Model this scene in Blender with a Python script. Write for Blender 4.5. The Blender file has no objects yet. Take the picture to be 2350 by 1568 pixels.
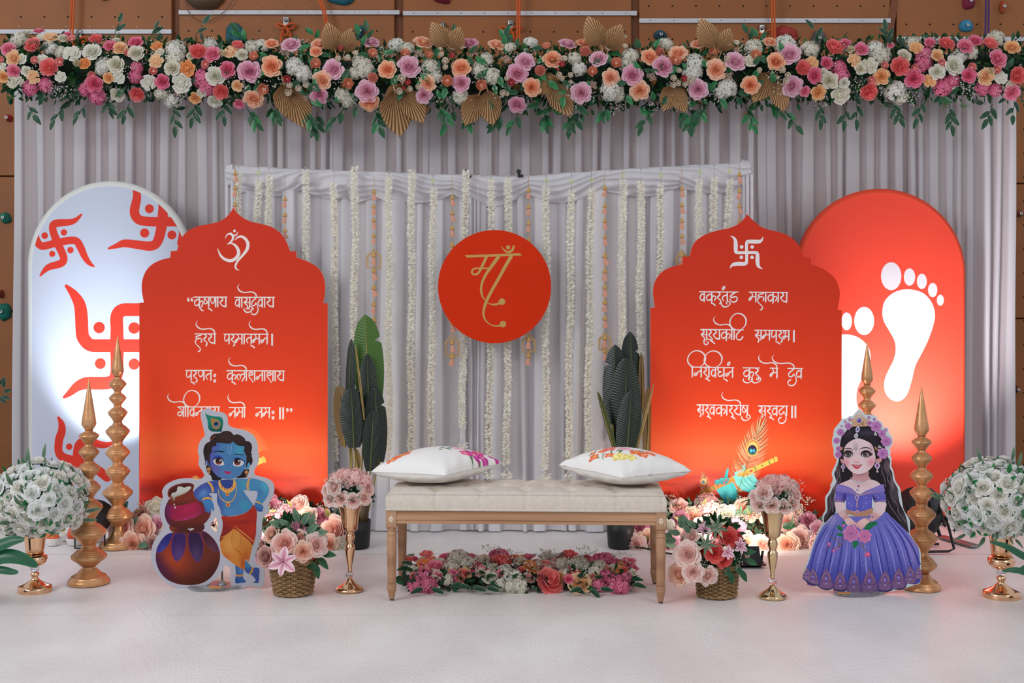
import bpy, bmesh, math, random
import numpy as np
from mathutils import Vector, Matrix, Euler, noise
from mathutils.geometry import delaunay_2d_cdt

R = random.Random(7)
PI = math.pi
sc = bpy.context.scene
COL = sc.collection
F = 2836.0            # focal length in pixels of the 2350 px wide frame
CX, HY, CH = 1175.0, 668.0, 1.27

# ------------------------------------------------------------------ camera, world, lights, exposure
cam_d = bpy.data.cameras.new('camera')
cam_d.sensor_width = 36.0
cam_d.lens = F / 2350.0 * 36.0
cam_d.shift_y = -(784.0 - HY) / 2350.0
cam_d.clip_start = 0.05
cam_d.clip_end = 100
cam = bpy.data.objects.new('camera', cam_d)
cam.location = (0, 0, CH)
cam.rotation_euler = (PI / 2, 0, 0)
COL.objects.link(cam)
sc.camera = cam

world = bpy.data.worlds.new('world')
sc.world = world
world.use_nodes = True
world.node_tree.nodes['Background'].inputs[0].default_value = (0.90, 0.92, 1.0, 1)
world.node_tree.nodes['Background'].inputs[1].default_value = 0.58

def area(name, loc, target, size, power, color, size_y=None, spread=PI):
    d = bpy.data.lights.new(name, 'AREA')
    d.energy = power
    d.color = color
    d.shape = 'RECTANGLE'
    d.size = size
    d.size_y = size_y or size
    d.spread = spread
    o = bpy.data.objects.new(name, d)
    o.location = loc
    o.rotation_euler = (Vector(target) - Vector(loc)).to_track_quat('-Z', 'Y').to_euler()
    COL.objects.link(o)
    return o

def spot(name, loc, target, power, color, deg, blend=0.6, rad=0.05):
    d = bpy.data.lights.new(name, 'SPOT')
    d.energy = power
    d.color = color
    d.spot_size = math.radians(deg)
    d.spot_blend = blend
    d.shadow_soft_size = rad
    o = bpy.data.objects.new(name, d)
    o.location = loc
    o.rotation_euler = (Vector(target) - Vector(loc)).to_track_quat('-Z', 'Y').to_euler()
    COL.objects.link(o)
    return o

area('window_light', (-5.5, 0.5, 4.2), (0.5, 6, 0.6), 3.2, 215, (0.97, 0.98, 1.0), 2.6)
area('window_light', (4.5, -1.0, 5.0), (0.3, 6, 0.3), 3.0, 95, (1.0, 0.97, 0.94), 2.4)
# the stage lamps on the floor: cool beams up the two arches, warm glow on the red panels
spot('arch_beam', (-2.10, 6.25, 0.25), (-2.20, 6.80, 0.82), 105, (0.80, 0.90, 1.0), 58, 0.75, 0.04)
spot('arch_beam', (2.06, 6.27, 0.28), (2.16, 6.80, 0.84), 135, (1.0, 0.93, 0.97), 84, 1.0, 0.05)
area('panel_glow', (-1.165, 5.90, 0.15), (-1.25, 6.34, 0.42), 0.14, 2.6, (1.0, 0.84, 0.66), 0.10)
area('panel_glow', (1.09, 5.84, 0.13), (1.12, 6.34, 0.42), 0.16, 4.0, (1.0, 0.86, 0.72), 0.10)

vs = sc.view_settings
sc.display_settings.display_device = 'sRGB'
vs.view_transform = 'Standard'
vs.look = 'None'
vs.exposure = 0.08
vs.gamma = 1.0
vs.use_curve_mapping = False

# ------------------------------------------------------------------ helpers
def P(x, y, D):
    return Vector(((x - CX) * D / F, D, CH - (y - HY) * D / F))

def floorD(y):
    return CH * F / (y - HY)

def lin(c):
    out = []
    for v in c[:3]:
        v = v / 255.0
        out.append(v / 12.92 if v <= 0.04045 else ((v + 0.055) / 1.055) ** 2.4)
    return tuple(out)

def tag(o, label=None, cat=None, group=None, kind=None):
    if label: o['label'] = label
    if cat: o['category'] = cat
    if group: o['group'] = group
    if kind: o['kind'] = kind
    return o

def empty(name, loc=(0, 0, 0), rz=0.0, label=None, cat=None, group=None, parent=None):
    o = bpy.data.objects.new(name, None)
    o.empty_display_size = 0.05
    o.location = loc
    o.rotation_euler = (0, 0, rz)
    COL.objects.link(o)
    if parent: o.parent = parent
    return tag(o, label, cat, group)

MATS = {}
def mat(name, color, rough=0.6, metal=0.0, var=0.0, vscale=8.0, bump=0.0, bscale=40.0, trans=0.0,
        sheen=0.0, coat=0.0, glass=0.0, emis=None, estr=0.0, stretch=None, color2=None, ior=1.45, spec=None):
    """procedural principled material; color in sRGB 0-255"""
    if name in MATS: return MATS[name]
    m = bpy.data.materials.new(name)
    m.use_nodes = True
    nt = m.node_tree
    b = nt.nodes['Principled BSDF']
    c = lin(color)
    b.inputs['Base Color'].default_value = (*c, 1)
    b.inputs['Roughness'].default_value = rough
    b.inputs['Metallic'].default_value = metal
    b.inputs['IOR'].default_value = ior
    if spec is not None: b.inputs['Specular IOR Level'].default_value = spec
    if glass: b.inputs['Transmission Weight'].default_value = glass
    if sheen: b.inputs['Sheen Weight'].default_value = sheen
    if coat:
        b.inputs['Coat Weight'].default_value = coat
        b.inputs['Coat Roughness'].default_value = 0.15
    tc = nt.nodes.new('ShaderNodeTexCoord')
    mp = nt.nodes.new('ShaderNodeMapping')
    nt.links.new(tc.outputs['Object'], mp.inputs['Vector'])
    if stretch: mp.inputs['Scale'].default_value = stretch
    if var or color2:
        n = nt.nodes.new('ShaderNodeTexNoise')
        n.inputs['Scale'].default_value = vscale
        n.inputs['Detail'].default_value = 5
        nt.links.new(mp.outputs[0], n.inputs['Vector'])
        rp = nt.nodes.new('ShaderNodeValToRGB')
        c2 = lin(color2) if color2 else tuple(max(0, v * (1 - var)) for v in c)
        c1 = c if color2 else tuple(min(1, v * (1 + var * 0.6)) for v in c)
        rp.color_ramp.elements[0].position = 0.35
        rp.color_ramp.elements[1].position = 0.66
        rp.color_ramp.elements[0].color = (*c2, 1)
        rp.color_ramp.elements[1].color = (*c1, 1)
        nt.links.new(n.outputs['Fac'], rp.inputs[0])
        nt.links.new(rp.outputs[0], b.inputs['Base Color'])
    if bump:
        n2 = nt.nodes.new('ShaderNodeTexNoise')
        n2.inputs['Scale'].default_value = bscale
        n2.inputs['Detail'].default_value = 4
        nt.links.new(mp.outputs[0], n2.inputs['Vector'])
        bp = nt.nodes.new('ShaderNodeBump')
        bp.inputs['Strength'].default_value = bump
        bp.inputs['Distance'].default_value = 0.01
        nt.links.new(n2.outputs['Fac'], bp.inputs['Height'])
        nt.links.new(bp.outputs[0], b.inputs['Normal'])
    if emis:
        b.inputs['Emission Color'].default_value = (*lin(emis), 1)
        b.inputs['Emission Strength'].default_value = estr
    if trans:
        tr = nt.nodes.new('ShaderNodeBsdfTranslucent')
        tr.inputs[0].default_value = (*c, 1)
        mx = nt.nodes.new('ShaderNodeMixShader')
        mx.inputs[0].default_value = trans
        out = nt.nodes['Material Output']
        nt.links.new(b.outputs[0], mx.inputs[1])
        nt.links.new(tr.outputs[0], mx.inputs[2])
        nt.links.new(mx.outputs[0], out.inputs[0])
    MATS[name] = m
    return m

def matg(name, c0, c1, rough=0.6, trans=0.25, mid=0.5, metal=0.0):
    """petal or leaf material: attribute g (0 heart, 1 rim) blends two colours"""
    if name in MATS: return MATS[name]
    m = bpy.data.materials.new(name)
    m.use_nodes = True
    nt = m.node_tree
    b = nt.nodes['Principled BSDF']
    b.inputs['Roughness'].default_value = rough
    b.inputs['Metallic'].default_value = metal
    at = nt.nodes.new('ShaderNodeAttribute')
    at.attribute_name = 'g'
    rp = nt.nodes.new('ShaderNodeValToRGB')
    rp.color_ramp.elements[0].color = (*lin(c0), 1)
    rp.color_ramp.elements[1].color = (*lin(c1), 1)
    rp.color_ramp.elements[0].position = max(0, mid - 0.45)
    rp.color_ramp.elements[1].position = min(1, mid + 0.45)
    nt.links.new(at.outputs['Fac'], rp.inputs[0])
    nt.links.new(rp.outputs[0], b.inputs['Base Color'])
    if trans:
        tr = nt.nodes.new('ShaderNodeBsdfTranslucent')
        nt.links.new(rp.outputs[0], tr.inputs[0])
        mx = nt.nodes.new('ShaderNodeMixShader')
        mx.inputs[0].default_value = trans
        out = nt.nodes['Material Output']
        nt.links.new(b.outputs[0], mx.inputs[1])
        nt.links.new(tr.outputs[0], mx.inputs[2])
        nt.links.new(mx.outputs[0], out.inputs[0])
    MATS[name] = m
    return m

def matcol(name, rough=0.5, bump=0.0, bscale=60, trans=0.0, coat=0.0):
    """printed surface: colours come from the mesh colour attribute Col"""
    if name in MATS: return MATS[name]
    m = bpy.data.materials.new(name)
    m.use_nodes = True
    nt = m.node_tree
    b = nt.nodes['Principled BSDF']
    b.inputs['Roughness'].default_value = rough
    b.inputs['Specular IOR Level'].default_value = 0.22
    if coat: b.inputs['Coat Weight'].default_value = coat
    at = nt.nodes.new('ShaderNodeVertexColor')
    at.layer_name = 'Col'
    nt.links.new(at.outputs[0], b.inputs['Base Color'])
    if bump:
        n2 = nt.nodes.new('ShaderNodeTexNoise')
        n2.inputs['Scale'].default_value = bscale
        bp = nt.nodes.new('ShaderNodeBump')
        bp.inputs['Strength'].default_value = bump
        bp.inputs['Distance'].default_value = 0.01
        nt.links.new(n2.outputs['Fac'], bp.inputs['Height'])
        nt.links.new(bp.outputs[0], b.inputs['Normal'])
    if trans:
        tr = nt.nodes.new('ShaderNodeBsdfTranslucent')
        nt.links.new(at.outputs[0], tr.inputs[0])
        mx = nt.nodes.new('ShaderNodeMixShader')
        mx.inputs[0].default_value = trans
        nt.links.new(b.outputs[0], mx.inputs[1])
        nt.links.new(tr.outputs[0], mx.inputs[2])
        nt.links.new(mx.outputs[0], nt.nodes['Material Output'].inputs[0])
    MATS[name] = m
    return m

class MB:
    """collects faces; build() links them as one mesh object"""
    def __init__(s):
        s.v = []; s.f = []; s.g = []; s.c = []
    def add(s, vs_, fs, g=None, c=None):
        n = len(s.v)
        s.v.extend(vs_)
        s.f.extend([tuple(i + n for i in f) for f in fs])
        if g is None: s.g.extend([0.5] * len(vs_))
        elif isinstance(g, (int, float)): s.g.extend([g] * len(vs_))
        else: s.g.extend(g)
        if c is not None: s.c.extend(c)
    def merge(s, o, M=None, gadd=0.0):
        vs_ = [tuple(M @ Vector(p)) for p in o.v] if M is not None else list(o.v)
        s.add(vs_, o.f, [g + gadd for g in o.g], o.c if o.c else None)
    def box(s, c, d, rot=None):
        x, y, z = c; a, b, h = d[0] / 2, d[1] / 2, d[2] / 2
        vs_ = [Vector((i * a, j * b, k * h)) for i in (-1, 1) for j in (-1, 1) for k in (-1, 1)]
        if rot is not None: vs_ = [rot @ v for v in vs_]
        vs_ = [(v.x + x, v.y + y, v.z + z) for v in vs_]
        s.add(vs_, [(0, 1, 3, 2), (4, 6, 7, 5), (0, 4, 5, 1), (2, 3, 7, 6), (0, 2, 6, 4), (1, 5, 7, 3)])
    def lathe(s, prof, n=32, flute=0, famp=0.0, fz=None, ctr=(0, 0)):
        vs_ = []
        for (r, z) in prof:
            for k in range(n):
                a = 2 * PI * k / n
                rr = r
                if flute and (fz is None or fz[0] <= z <= fz[1]):
                    rr = r * (1 + famp * (abs(math.cos(flute * a / 2)) - 0.5))
                vs_.append((ctr[0] + rr * math.cos(a), ctr[1] + rr * math.sin(a), z))
        fs = []
        for i in range(len(prof) - 1):
            for k in range(n):
                k2 = (k + 1) % n
                fs.append((i * n + k, i * n + k2, (i + 1) * n + k2, (i + 1) * n + k))
        if prof[0][0] > 1e-6: fs.append(tuple(reversed(range(n))))
        if prof[-1][0] > 1e-6:
            b = (len(prof) - 1) * n
            fs.append(tuple(b + k for k in range(n)))
        s.add(vs_, fs)
    def tube(s, pts, r, n=6, closed=False, g=None):
        pts = [Vector(p) for p in pts]
        m = len(pts)
        rs = r if isinstance(r, (list, tuple)) else [r] * m
        vs_ = []
        up = Vector((0, 0, 1))
        prevn = None
        for i, p in enumerate(pts):
            if closed: t = pts[(i + 1) % m] - pts[(i - 1) % m]
            else: t = pts[min(i + 1, m - 1)] - pts[max(i - 1, 0)]
            if t.length < 1e-9: t = Vector((0, 0, 1))
            t.normalize()
            if prevn is None:
                a = up if abs(t.z) < 0.9 else Vector((1, 0, 0))
                nn = t.cross(a).normalized()
            else:
                nn = (prevn - t * prevn.dot(t))
                nn = nn.normalized() if nn.length > 1e-6 else t.orthogonal().normalized()
            prevn = nn
            bb = t.cross(nn)
            for k in range(n):
                a = 2 * PI * k / n
                q = p + (nn * math.cos(a) + bb * math.sin(a)) * rs[i]
                vs_.append(tuple(q))
        fs = []
        lim = m if closed else m - 1
        for i in range(lim):
            j = (i + 1) % m
            for k in range(n):
                k2 = (k + 1) % n
                fs.append((i * n + k, i * n + k2, j * n + k2, j * n + k))
        if not closed:
            fs.append(tuple(reversed(range(n))))
            fs.append(tuple((m - 1) * n + k for k in range(n)))
        s.add(vs_, fs, g)
    def grid(s, fn, nu, nv, closeu=False):
        """fn(i/nu, j/nv) -> (x,y,z) or (x,y,z,g)"""
        vs_ = []; gs = []
        cu = nu if closeu else nu + 1
        for j in range(nv + 1):
            for i in range(cu):
                q = fn(i / nu, j / nv)
                vs_.append(tuple(q[:3])); gs.append(q[3] if len(q) > 3 else 0.5)
        fs = []
        for j in range(nv):
            for i in range(nu):
                i2 = (i + 1) % cu if closeu else i + 1
                fs.append((j * cu + i, j * cu + i2, (j + 1) * cu + i2, (j + 1) * cu + i))
        s.add(vs_, fs, gs)
    def mesh(s, name, smooth=True):
        me = bpy.data.meshes.new(name)
        me.from_pydata([tuple(v) for v in s.v], [], s.f)
        if s.g and len(s.g) == len(s.v):
            a = me.attributes.new('g', 'FLOAT', 'POINT')
            a.data.foreach_set('value', s.g)
        if s.c and len(s.c) == len(s.v):
            a = me.color_attributes.new('Col', 'FLOAT_COLOR', 'POINT')
            a.data.foreach_set('color', np.array([(*q[:3], 1.0) for q in s.c], dtype=np.float32).ravel())
        if smooth: me.polygons.foreach_set('use_smooth', [True] * len(me.polygons))
        me.validate()
        me.update()
        return me
    def build(s, name, m, parent=None, smooth=True, loc=None, sharp=None):
        me = s.mesh(name, smooth)
        me.materials.append(m)
        o = bpy.data.objects.new(name, me)
        COL.objects.link(o)
        if parent: o.parent = parent
        if loc is not None: o.location = loc
        if sharp and smooth:
            try: me.set_sharp_from_angle(angle=math.radians(sharp))
            except Exception: pass
        return o

def bevel(o, w=0.004, seg=2):
    md = o.modifiers.new('bevel', 'BEVEL')
    md.width = w
    md.segments = seg
    md.limit_method = 'ANGLE'
    return o

def place(me, m, name, parent=None, M=None, label=None):
    """another object on shared mesh data with its own material"""
    if not me.materials: me.materials.append(None)
    o = bpy.data.objects.new(name, me)
    COL.objects.link(o)
    o.material_slots[0].link = 'OBJECT'
    o.material_slots[0].material = m
    if parent: o.parent = parent
    if M is not None: o.matrix_local = M
    if label: o['label'] = label
    return o

def smooth_pts(pts, n=5, closed=True):
    m = len(pts); out = []
    rng = range(m) if closed else range(m - 1)
    for i in rng:
        if closed: p0, p1, p2, p3 = pts[i - 1], pts[i], pts[(i + 1) % m], pts[(i + 2) % m]
        else: p0, p1, p2, p3 = pts[max(i - 1, 0)], pts[i], pts[i + 1], pts[min(i + 2, m - 1)]
        for k in range(n):
            t = k / n; t2 = t * t; t3 = t2 * t
            out.append(tuple(0.5 * ((2 * b) + (-a + c) * t + (2 * a - 5 * b + 4 * c - d) * t2 + (-a + 3 * b - 3 * c + d) * t3)
                             for a, b, c, d in zip(p0, p1, p2, p3)))
    if not closed: out.append(tuple(pts[-1]))
    return out

def inpoly(x, y, poly):
    px = np.array([p[0] for p in poly]); py = np.array([p[1] for p in poly])
    qx = np.roll(px, -1); qy = np.roll(py, -1)
    x = np.asarray(x)[:, None]; y = np.asarray(y)[:, None]
    cond = ((py > y) != (qy > y))
    den = np.where(np.abs(qy - py) < 1e-12, 1e-12, qy - py)
    xi = (qx - px) * (y - py) / den + px
    return (np.sum(cond & (x < xi), axis=1) % 2) == 1

def tri_fill(outer, holes=(), spacing=None):
    """triangulate a 2-D outline with holes; spacing adds inner points for colour"""
    pts = []; edges = []
    for loop in [outer] + list(holes):
        clean = []
        for p in loop:
            if not clean or (abs(p[0] - clean[-1][0]) + abs(p[1] - clean[-1][1])) > 1e-5: clean.append(p)
        b = len(pts); n = len(clean)
        pts += [Vector((p[0], p[1])) for p in clean]
        edges += [(b + i, b + (i + 1) % n) for i in range(n)]
    if spacing:
        xs = [p[0] for p in outer]; ys = [p[1] for p in outer]
        gx = np.arange(min(xs) + spacing * .5, max(xs), spacing)
        gy = np.arange(min(ys) + spacing * .5, max(ys), spacing)
        if len(gx) and len(gy):
            X, Y = np.meshgrid(gx, gy)
            X = X + (np.arange(X.shape[0]) % 2)[:, None] * spacing * .5
            X = X.ravel(); Y = Y.ravel()
            k = inpoly(X, Y, outer)
            for h in holes: k &= ~inpoly(X, Y, h)
            pts += [Vector((a, b)) for a, b in zip(X[k], Y[k])]
    v, e, f, _, _, _ = delaunay_2d_cdt(pts, edges, [], 0, 1e-6)
    v = [(p[0], p[1]) for p in v]
    cx = np.array([sum(v[i][0] for i in t) / 3 for t in f]); cy = np.array([sum(v[i][1] for i in t) / 3 for t in f])
    if len(f) == 0: return v, []
    k = inpoly(cx, cy, outer)
    for h in holes: k &= ~inpoly(cx, cy, h)
    return v, [tuple(t) for t, q in zip(f, k) if q]

def slab(name, outer, D, thick, m_front, m_side, parent=None, holes=(), spacing=None, colfn=None, origin=None):
    """board standing at distance D from an outline in picture pixels, front face coloured by colfn; origin = local zero"""
    v, f = tri_fill(outer, holes, spacing)
    org = origin if origin is not None else Vector((0, 0, 0))
    mb = MB()
    vs_ = [tuple(P(a, b, D) - org) for a, b in v]
    cols = [lin(colfn(a, b)) for a, b in v] if colfn else None
    fs = []
    for t in f:
        a, b, c = (v[i] for i in t)
        ar = (b[0] - a[0]) * (c[1] - a[1]) - (b[1] - a[1]) * (c[0] - a[0])
        fs.append(t if ar < 0 else (t[0], t[2], t[1]))
    mb.add(vs_, fs, None, cols)
    front = mb.build(name, m_front, parent, smooth=False)
    mb2 = MB()
    vb = [(x, y + thick, z) for x, y, z in vs_]
    vf = [(x, y + 0.0002, z) for x, y, z in vs_]
    n = len(vb)
    mb2.add(vb, [tuple(reversed(t)) for t in fs])
    for loop in [outer] + list(holes):
        q = [P(a, b, D) - org for a, b in loop]
        m = len(q)
        ring = [(p.x, p.y + 0.0002, p.z) for p in q] + [(p.x, p.y + thick, p.z) for p in q]
        mb2.add(ring, [(i, (i + 1) % m, m + (i + 1) % m, m + i) for i in range(m)])
    side = mb2.build('board_core', m_side, parent, smooth=False)
    return front, side

class Art:
    """flat print: filled shapes and pen strokes stacked a hair apart on a plane at distance D"""
    def __init__(s, D, origin=Vector((0, 0, 0)), step=0.00004, start=0.0003):
        s.bb = []; s.clip = None
        s.D = D; s.org = origin; s.step = step; s.k = 0; s.start = start
        s.mb = MB(); s.T = (0, 0, 1)
    def frame(s, ox, oy, sc_): s.T = (ox, oy, sc_)
    def w(s, x, y):
        return P(s.T[0] + x * s.T[2], s.T[1] + y * s.T[2], s.D)
    def _emit(s, v, f, cols, ramp=None):
        T = s.T
        if s.clip:
            v = [s.clip(T[0] + p[0] * T[2], T[1] + p[1] * T[2]) for p in v]
            v = [((a - T[0]) / T[2], (b - T[1]) / T[2]) for a, b in v]
        x0 = T[0] + min(p[0] for p in v) * T[2]; x1 = T[0] + max(p[0] for p in v) * T[2]
        y0 = T[1] + min(p[1] for p in v) * T[2]; y1 = T[1] + max(p[1] for p in v) * T[2]
        k = 0
        for a0, b0, a1, b1, kk in s.bb:
            if kk >= k and a0 <= x1 and x0 <= a1 and b0 <= y1 and y0 <= b1: k = kk + 1
        s.bb.append((x0, y0, x1, y1, k))
        off = Vector((0, -(s.start + k * s.step), 0)) - s.org
        fs = []
        for t in f:
            a, b, c = (v[i] for i in t[:3])
            ar = (b[0] - a[0]) * (c[1] - a[1]) - (b[1] - a[1]) * (c[0] - a[0])
            fs.append(tuple(t) if ar < 0 else tuple(reversed(t)))
        if ramp is None: ramp = [0.0] * len(v)
        s.mb.add([(lambda q, r: (q.x, q.y - r * s.step * .8, q.z))(s.w(a, b) + off, r) for (a, b), r in zip(v, ramp)], fs, None, cols)
    def color(s, pts, col, grads):
        c = np.tile(np.array(lin(col)), (len(pts), 1))
        if grads:
            X = np.array([p[0] for p in pts]); Y = np.array([p[1] for p in pts])
            for g in grads:
                if g[0] == 'l':      # linear: x0,y0,x1,y1,colour
                    _, x0, y0, x1, y1, c2 = g
                    d = (x1 - x0) ** 2 + (y1 - y0) ** 2
                    t = np.clip(((X - x0) * (x1 - x0) + (Y - y0) * (y1 - y0)) / d, 0, 1)
                    t = t * t * (3 - 2 * t)
                elif g[0] == 'r':    # soft disc: cx,cy,rx,ry,colour,strength
                    _, cx, cy, rx, ry, c2, al = g
                    t = al * np.exp(-(((X - cx) / rx) ** 2 + ((Y - cy) / ry) ** 2))
                elif g[0] == 'n':    # grain: scale, colour, strength
                    _, s_, c2, al = g
                    t = np.array([al * max(0, min(1, 0.5 + noise.noise(Vector((x * s_, y * s_, 1.3))) * 1.2)) for x, y in zip(X, Y)])
                c = c * (1 - t[:, None]) + np.array(lin(c2)) * t[:, None]
        return [tuple(q) for q in c]
    def fill(s, pts, col, grads=None, sm=5, sp=None, holes=()):
        if sm: pts = smooth_pts(pts, sm)
        v, f = tri_fill(pts, holes, sp if grads else None)
        s._emit(v, f, s.color(v, col, grads))
    def ell(s, cx, cy, rx, ry, col, rot=0, grads=None, n=20, sp=None):
        c_, s_ = math.cos(math.radians(rot)), math.sin(math.radians(rot))
        pts = []
        for k in range(n):
            a = 2 * PI * k / n
            x, y = rx * math.cos(a), ry * math.sin(a)
            pts.append((cx + x * c_ - y * s_, cy + x * s_ + y * c_))
        if grads:
            v, f = tri_fill(pts, (), sp)
        else:
            v = pts; f = [tuple(range(n))]
        s._emit(v, f, s.color(v, col, grads))
    def stroke(s, pts, w, col, sm=5, nib=None, grads=None, closed=False):
        """pen stroke; w number or list; nib=(width, thin, angle) makes a broad-edged pen"""
        if isinstance(w, (int, float)): w = [w] * len(pts)
        q = [(p[0], p[1], w_) for p, w_ in zip(pts, w)]
        if sm: q = smooth_pts(q, sm, closed)
        n = len(q); L = []; Rr = []
        for i in range(n):
            if closed: a, b = q[i - 1], q[(i + 1) % n]
            else: a, b = q[max(i - 1, 0)], q[min(i + 1, n - 1)]
            dx, dy = b[0] - a[0], b[1] - a[1]
            l = math.hypot(dx, dy) or 1
            dx /= l; dy /= l
            hw = q[i][2] / 2
            if nib:
                na = math.radians(nib[2])
                cr = abs(dx * math.sin(na) - dy * math.cos(na))
                hw = hw * math.sqrt(nib[1] ** 2 + (cr * (1 - nib[1])) ** 2 + 2 * nib[1] * cr * (1 - nib[1]))
            L.append((q[i][0] - dy * hw, q[i][1] + dx * hw))
            Rr.append((q[i][0] + dy * hw, q[i][1] - dx * hw))
        v = L + Rr
        f = [(i, i + 1, n + i + 1, n + i) for i in range(n - 1)]
        if closed: f.append((n - 1, 0, n, 2 * n - 1))
        rp = [i / n for i in range(n)]
        s._emit(v, f, s.color(v, col, grads), rp + rp)
    def build(s, name, m, parent):
        return s.mb.build(name, m, parent, smooth=False)
# ------------------------------------------------------------------ the setting
M_blue = mat('blue_sports_floor', (88, 140, 165), 0.35, var=0.1, vscale=3)
mb = MB(); mb.box((0, 5, -0.03), (16, 12, 0.04))
tag(mb.build('floor', M_blue, smooth=False), kind='structure')

# white non-woven carpet in four lengths laid across, one vertical join near the middle
M_carpet = mat('white_carpet', (236, 232, 229), 0.4, color2=(224, 218, 216), vscale=3, bump=0.32, bscale=85, stretch=(1, .6, 1))
carpet = empty('white_carpet', (0, 0, 0), label='white shiny carpet lengths laid over the whole stage floor', cat='carpet')
rows = [(-0.6, 3.62), (3.62, 4.86), (4.86, 5.98), (5.98, 6.97)]
def crp(x0, x1, y0, y1, zo):
    m_ = MB()
    nx = int((x1 - x0) / 0.09); ny = max(6, int((y1 - y0) / 0.06))
    def fn(u, v):
        x = x0 + (x1 - x0) * u; y = y0 + (y1 - y0) * v
        z = noise.noise(Vector((x * 0.9, y * 2.6, 3.1))) * 0.0022 + noise.noise(Vector((x * 3, y * 7, 9))) * 0.0008
        z += 0.002 + zo * v * .5 + 0.0008 * math.exp(-((v) * 30) ** 2)
        return (x, y, z)
    m_.grid(fn, nx, ny)
    return m_.build('carpet_strip', M_carpet, carpet)
for i, (a, b) in enumerate(rows):
    if i == 1:
        crp(-3.6, 0.17, a - 0.03, b, 0.001); crp(0.15, 3.6, a - 0.03, b, 0.0025)
    else:
        crp(-3.6, 3.6, a - 0.03 if i else a, b, 0.001 * (i % 2))

# plywood climbing wall behind
DW = 8.3
M_ply = mat('orange_plywood', (146, 86, 38), 0.55, var=0.12, vscale=2.5, bump=0.05, bscale=120)
M_plyd = mat('dark_plywood_edge', (118, 66, 32), 0.6, var=0.1)
M_strip = mat('white_steel_strip', (196, 194, 198), 0.4, var=0.08)
M_hole = mat('black_bolt_hole', (18, 16, 15), 0.9)
M_screw = mat('screw_steel', (120, 116, 110), 0.4, metal=0.7)
wall = empty('wall_back', (0, DW + 0.06, 0)); wall['kind'] = 'structure'
W0 = Vector((0, DW + 0.06, 0))
def wbox(x0, y0, x1, y1, d, th, name, m, par=wall):
    a = P(x0, y0, DW); b = P(x1, y1, DW)
    m_ = MB(); m_.box(((a.x + b.x) / 2, d - 0.06 + th / 2, (a.z + b.z) / 2), (abs(b.x - a.x), th, abs(a.z - b.z)))
    return m_.build(name, m, par, smooth=False)
m_ = MB(); m_.box((0, 0.06, 1.9), (9.5, 0.16, 3.85)); m_.build('backing_board', M_plyd, wall, smooth=False)
cols = [(-190, 394), (411, 905), (925, 1449), (1467, 2043), (2058, 2540)]
stripy = [73, 29, 31, 48, 90]
for ci, (x0, x1) in enumerate(cols):
    ys = stripy[ci]
    pan = []
    pan.append(wbox(x0, -110, x1, ys - 6, 0.0, 0.10, 'plywood_panel', M_ply))
    pan.append(wbox(x0, ys + 5, x1, ys + 330, 0.0, 0.10, 'plywood_panel', M_ply))
    pan.append(wbox(x0, ys + 333, x1, ys + 640, 0.0, 0.10, 'plywood_panel', M_ply))
    pan.append(wbox(x0, ys + 643, x1, 1096, 0.0, 0.10, 'plywood_panel', M_ply))
    for p_ in pan: bevel(p_, 0.004, 1)
    wbox(x0 + (0 if ci else 0), ys - 5, x1 + (12 if ci in (1, 2) else 0), ys + 5, -0.012, 0.02, 'steel_strip', M_strip)
    # rows of bolt holes and screws, joined
    hb = MB(); sb = MB()
    step = 54
    def disc(px, py, r, dd, mbx):
        c = P(px, py, DW)
        n = 10
        vs_ = [(c.x + r * math.cos(2 * PI * k / n), dd - 0.06, c.z + r * math.sin(2 * PI * k / n)) for k in range(n)]
        vs_ += [(x, y + 0.006, z) for x, y, z in vs_]
        mbx.add(vs_, [tuple(reversed(range(n)))] + [(k, (k + 1) % n, n + (k + 1) % n, n + k) for k in range(n)])
    x = x0 + 22
    while x < x1 - 8:
        for yy in ([ys - 34] + [ys + 42 + 55 * q for q in range(20)]):
            if yy < 1090: disc(x, yy, 0.0062, -0.001, hb)
        disc(x + 3, ys, 0.004, -0.0135, sb); disc(x - 4, ys + 13, 0.0035, -0.0015, sb); disc(x - 4, ys - 12, 0.0035, -0.0015, sb)
        x += step
    tag(hb.build('bolt_holes', M_hole, wall, smooth=False), kind='stuff')
    tag(sb.build('screws', M_screw, wall, smooth=False), kind='stuff')
# slanted dark reveal by the right column
m_ = MB()
q = [P(2046, 0, DW), P(2062, 0, DW), P(2044, 110, DW), P(2024, 110, DW)]
m_.add([(p.x, -0.0632, p.z) for p in q] + [(p.x, -0.05, p.z) for p in q], [(0, 3, 2, 1), (0, 1, 5, 4), (1, 2, 6, 5), (2, 3, 7, 6), (3, 0, 4, 7)])
m_.build('dark_reveal', M_plyd, wall, smooth=False)

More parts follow.
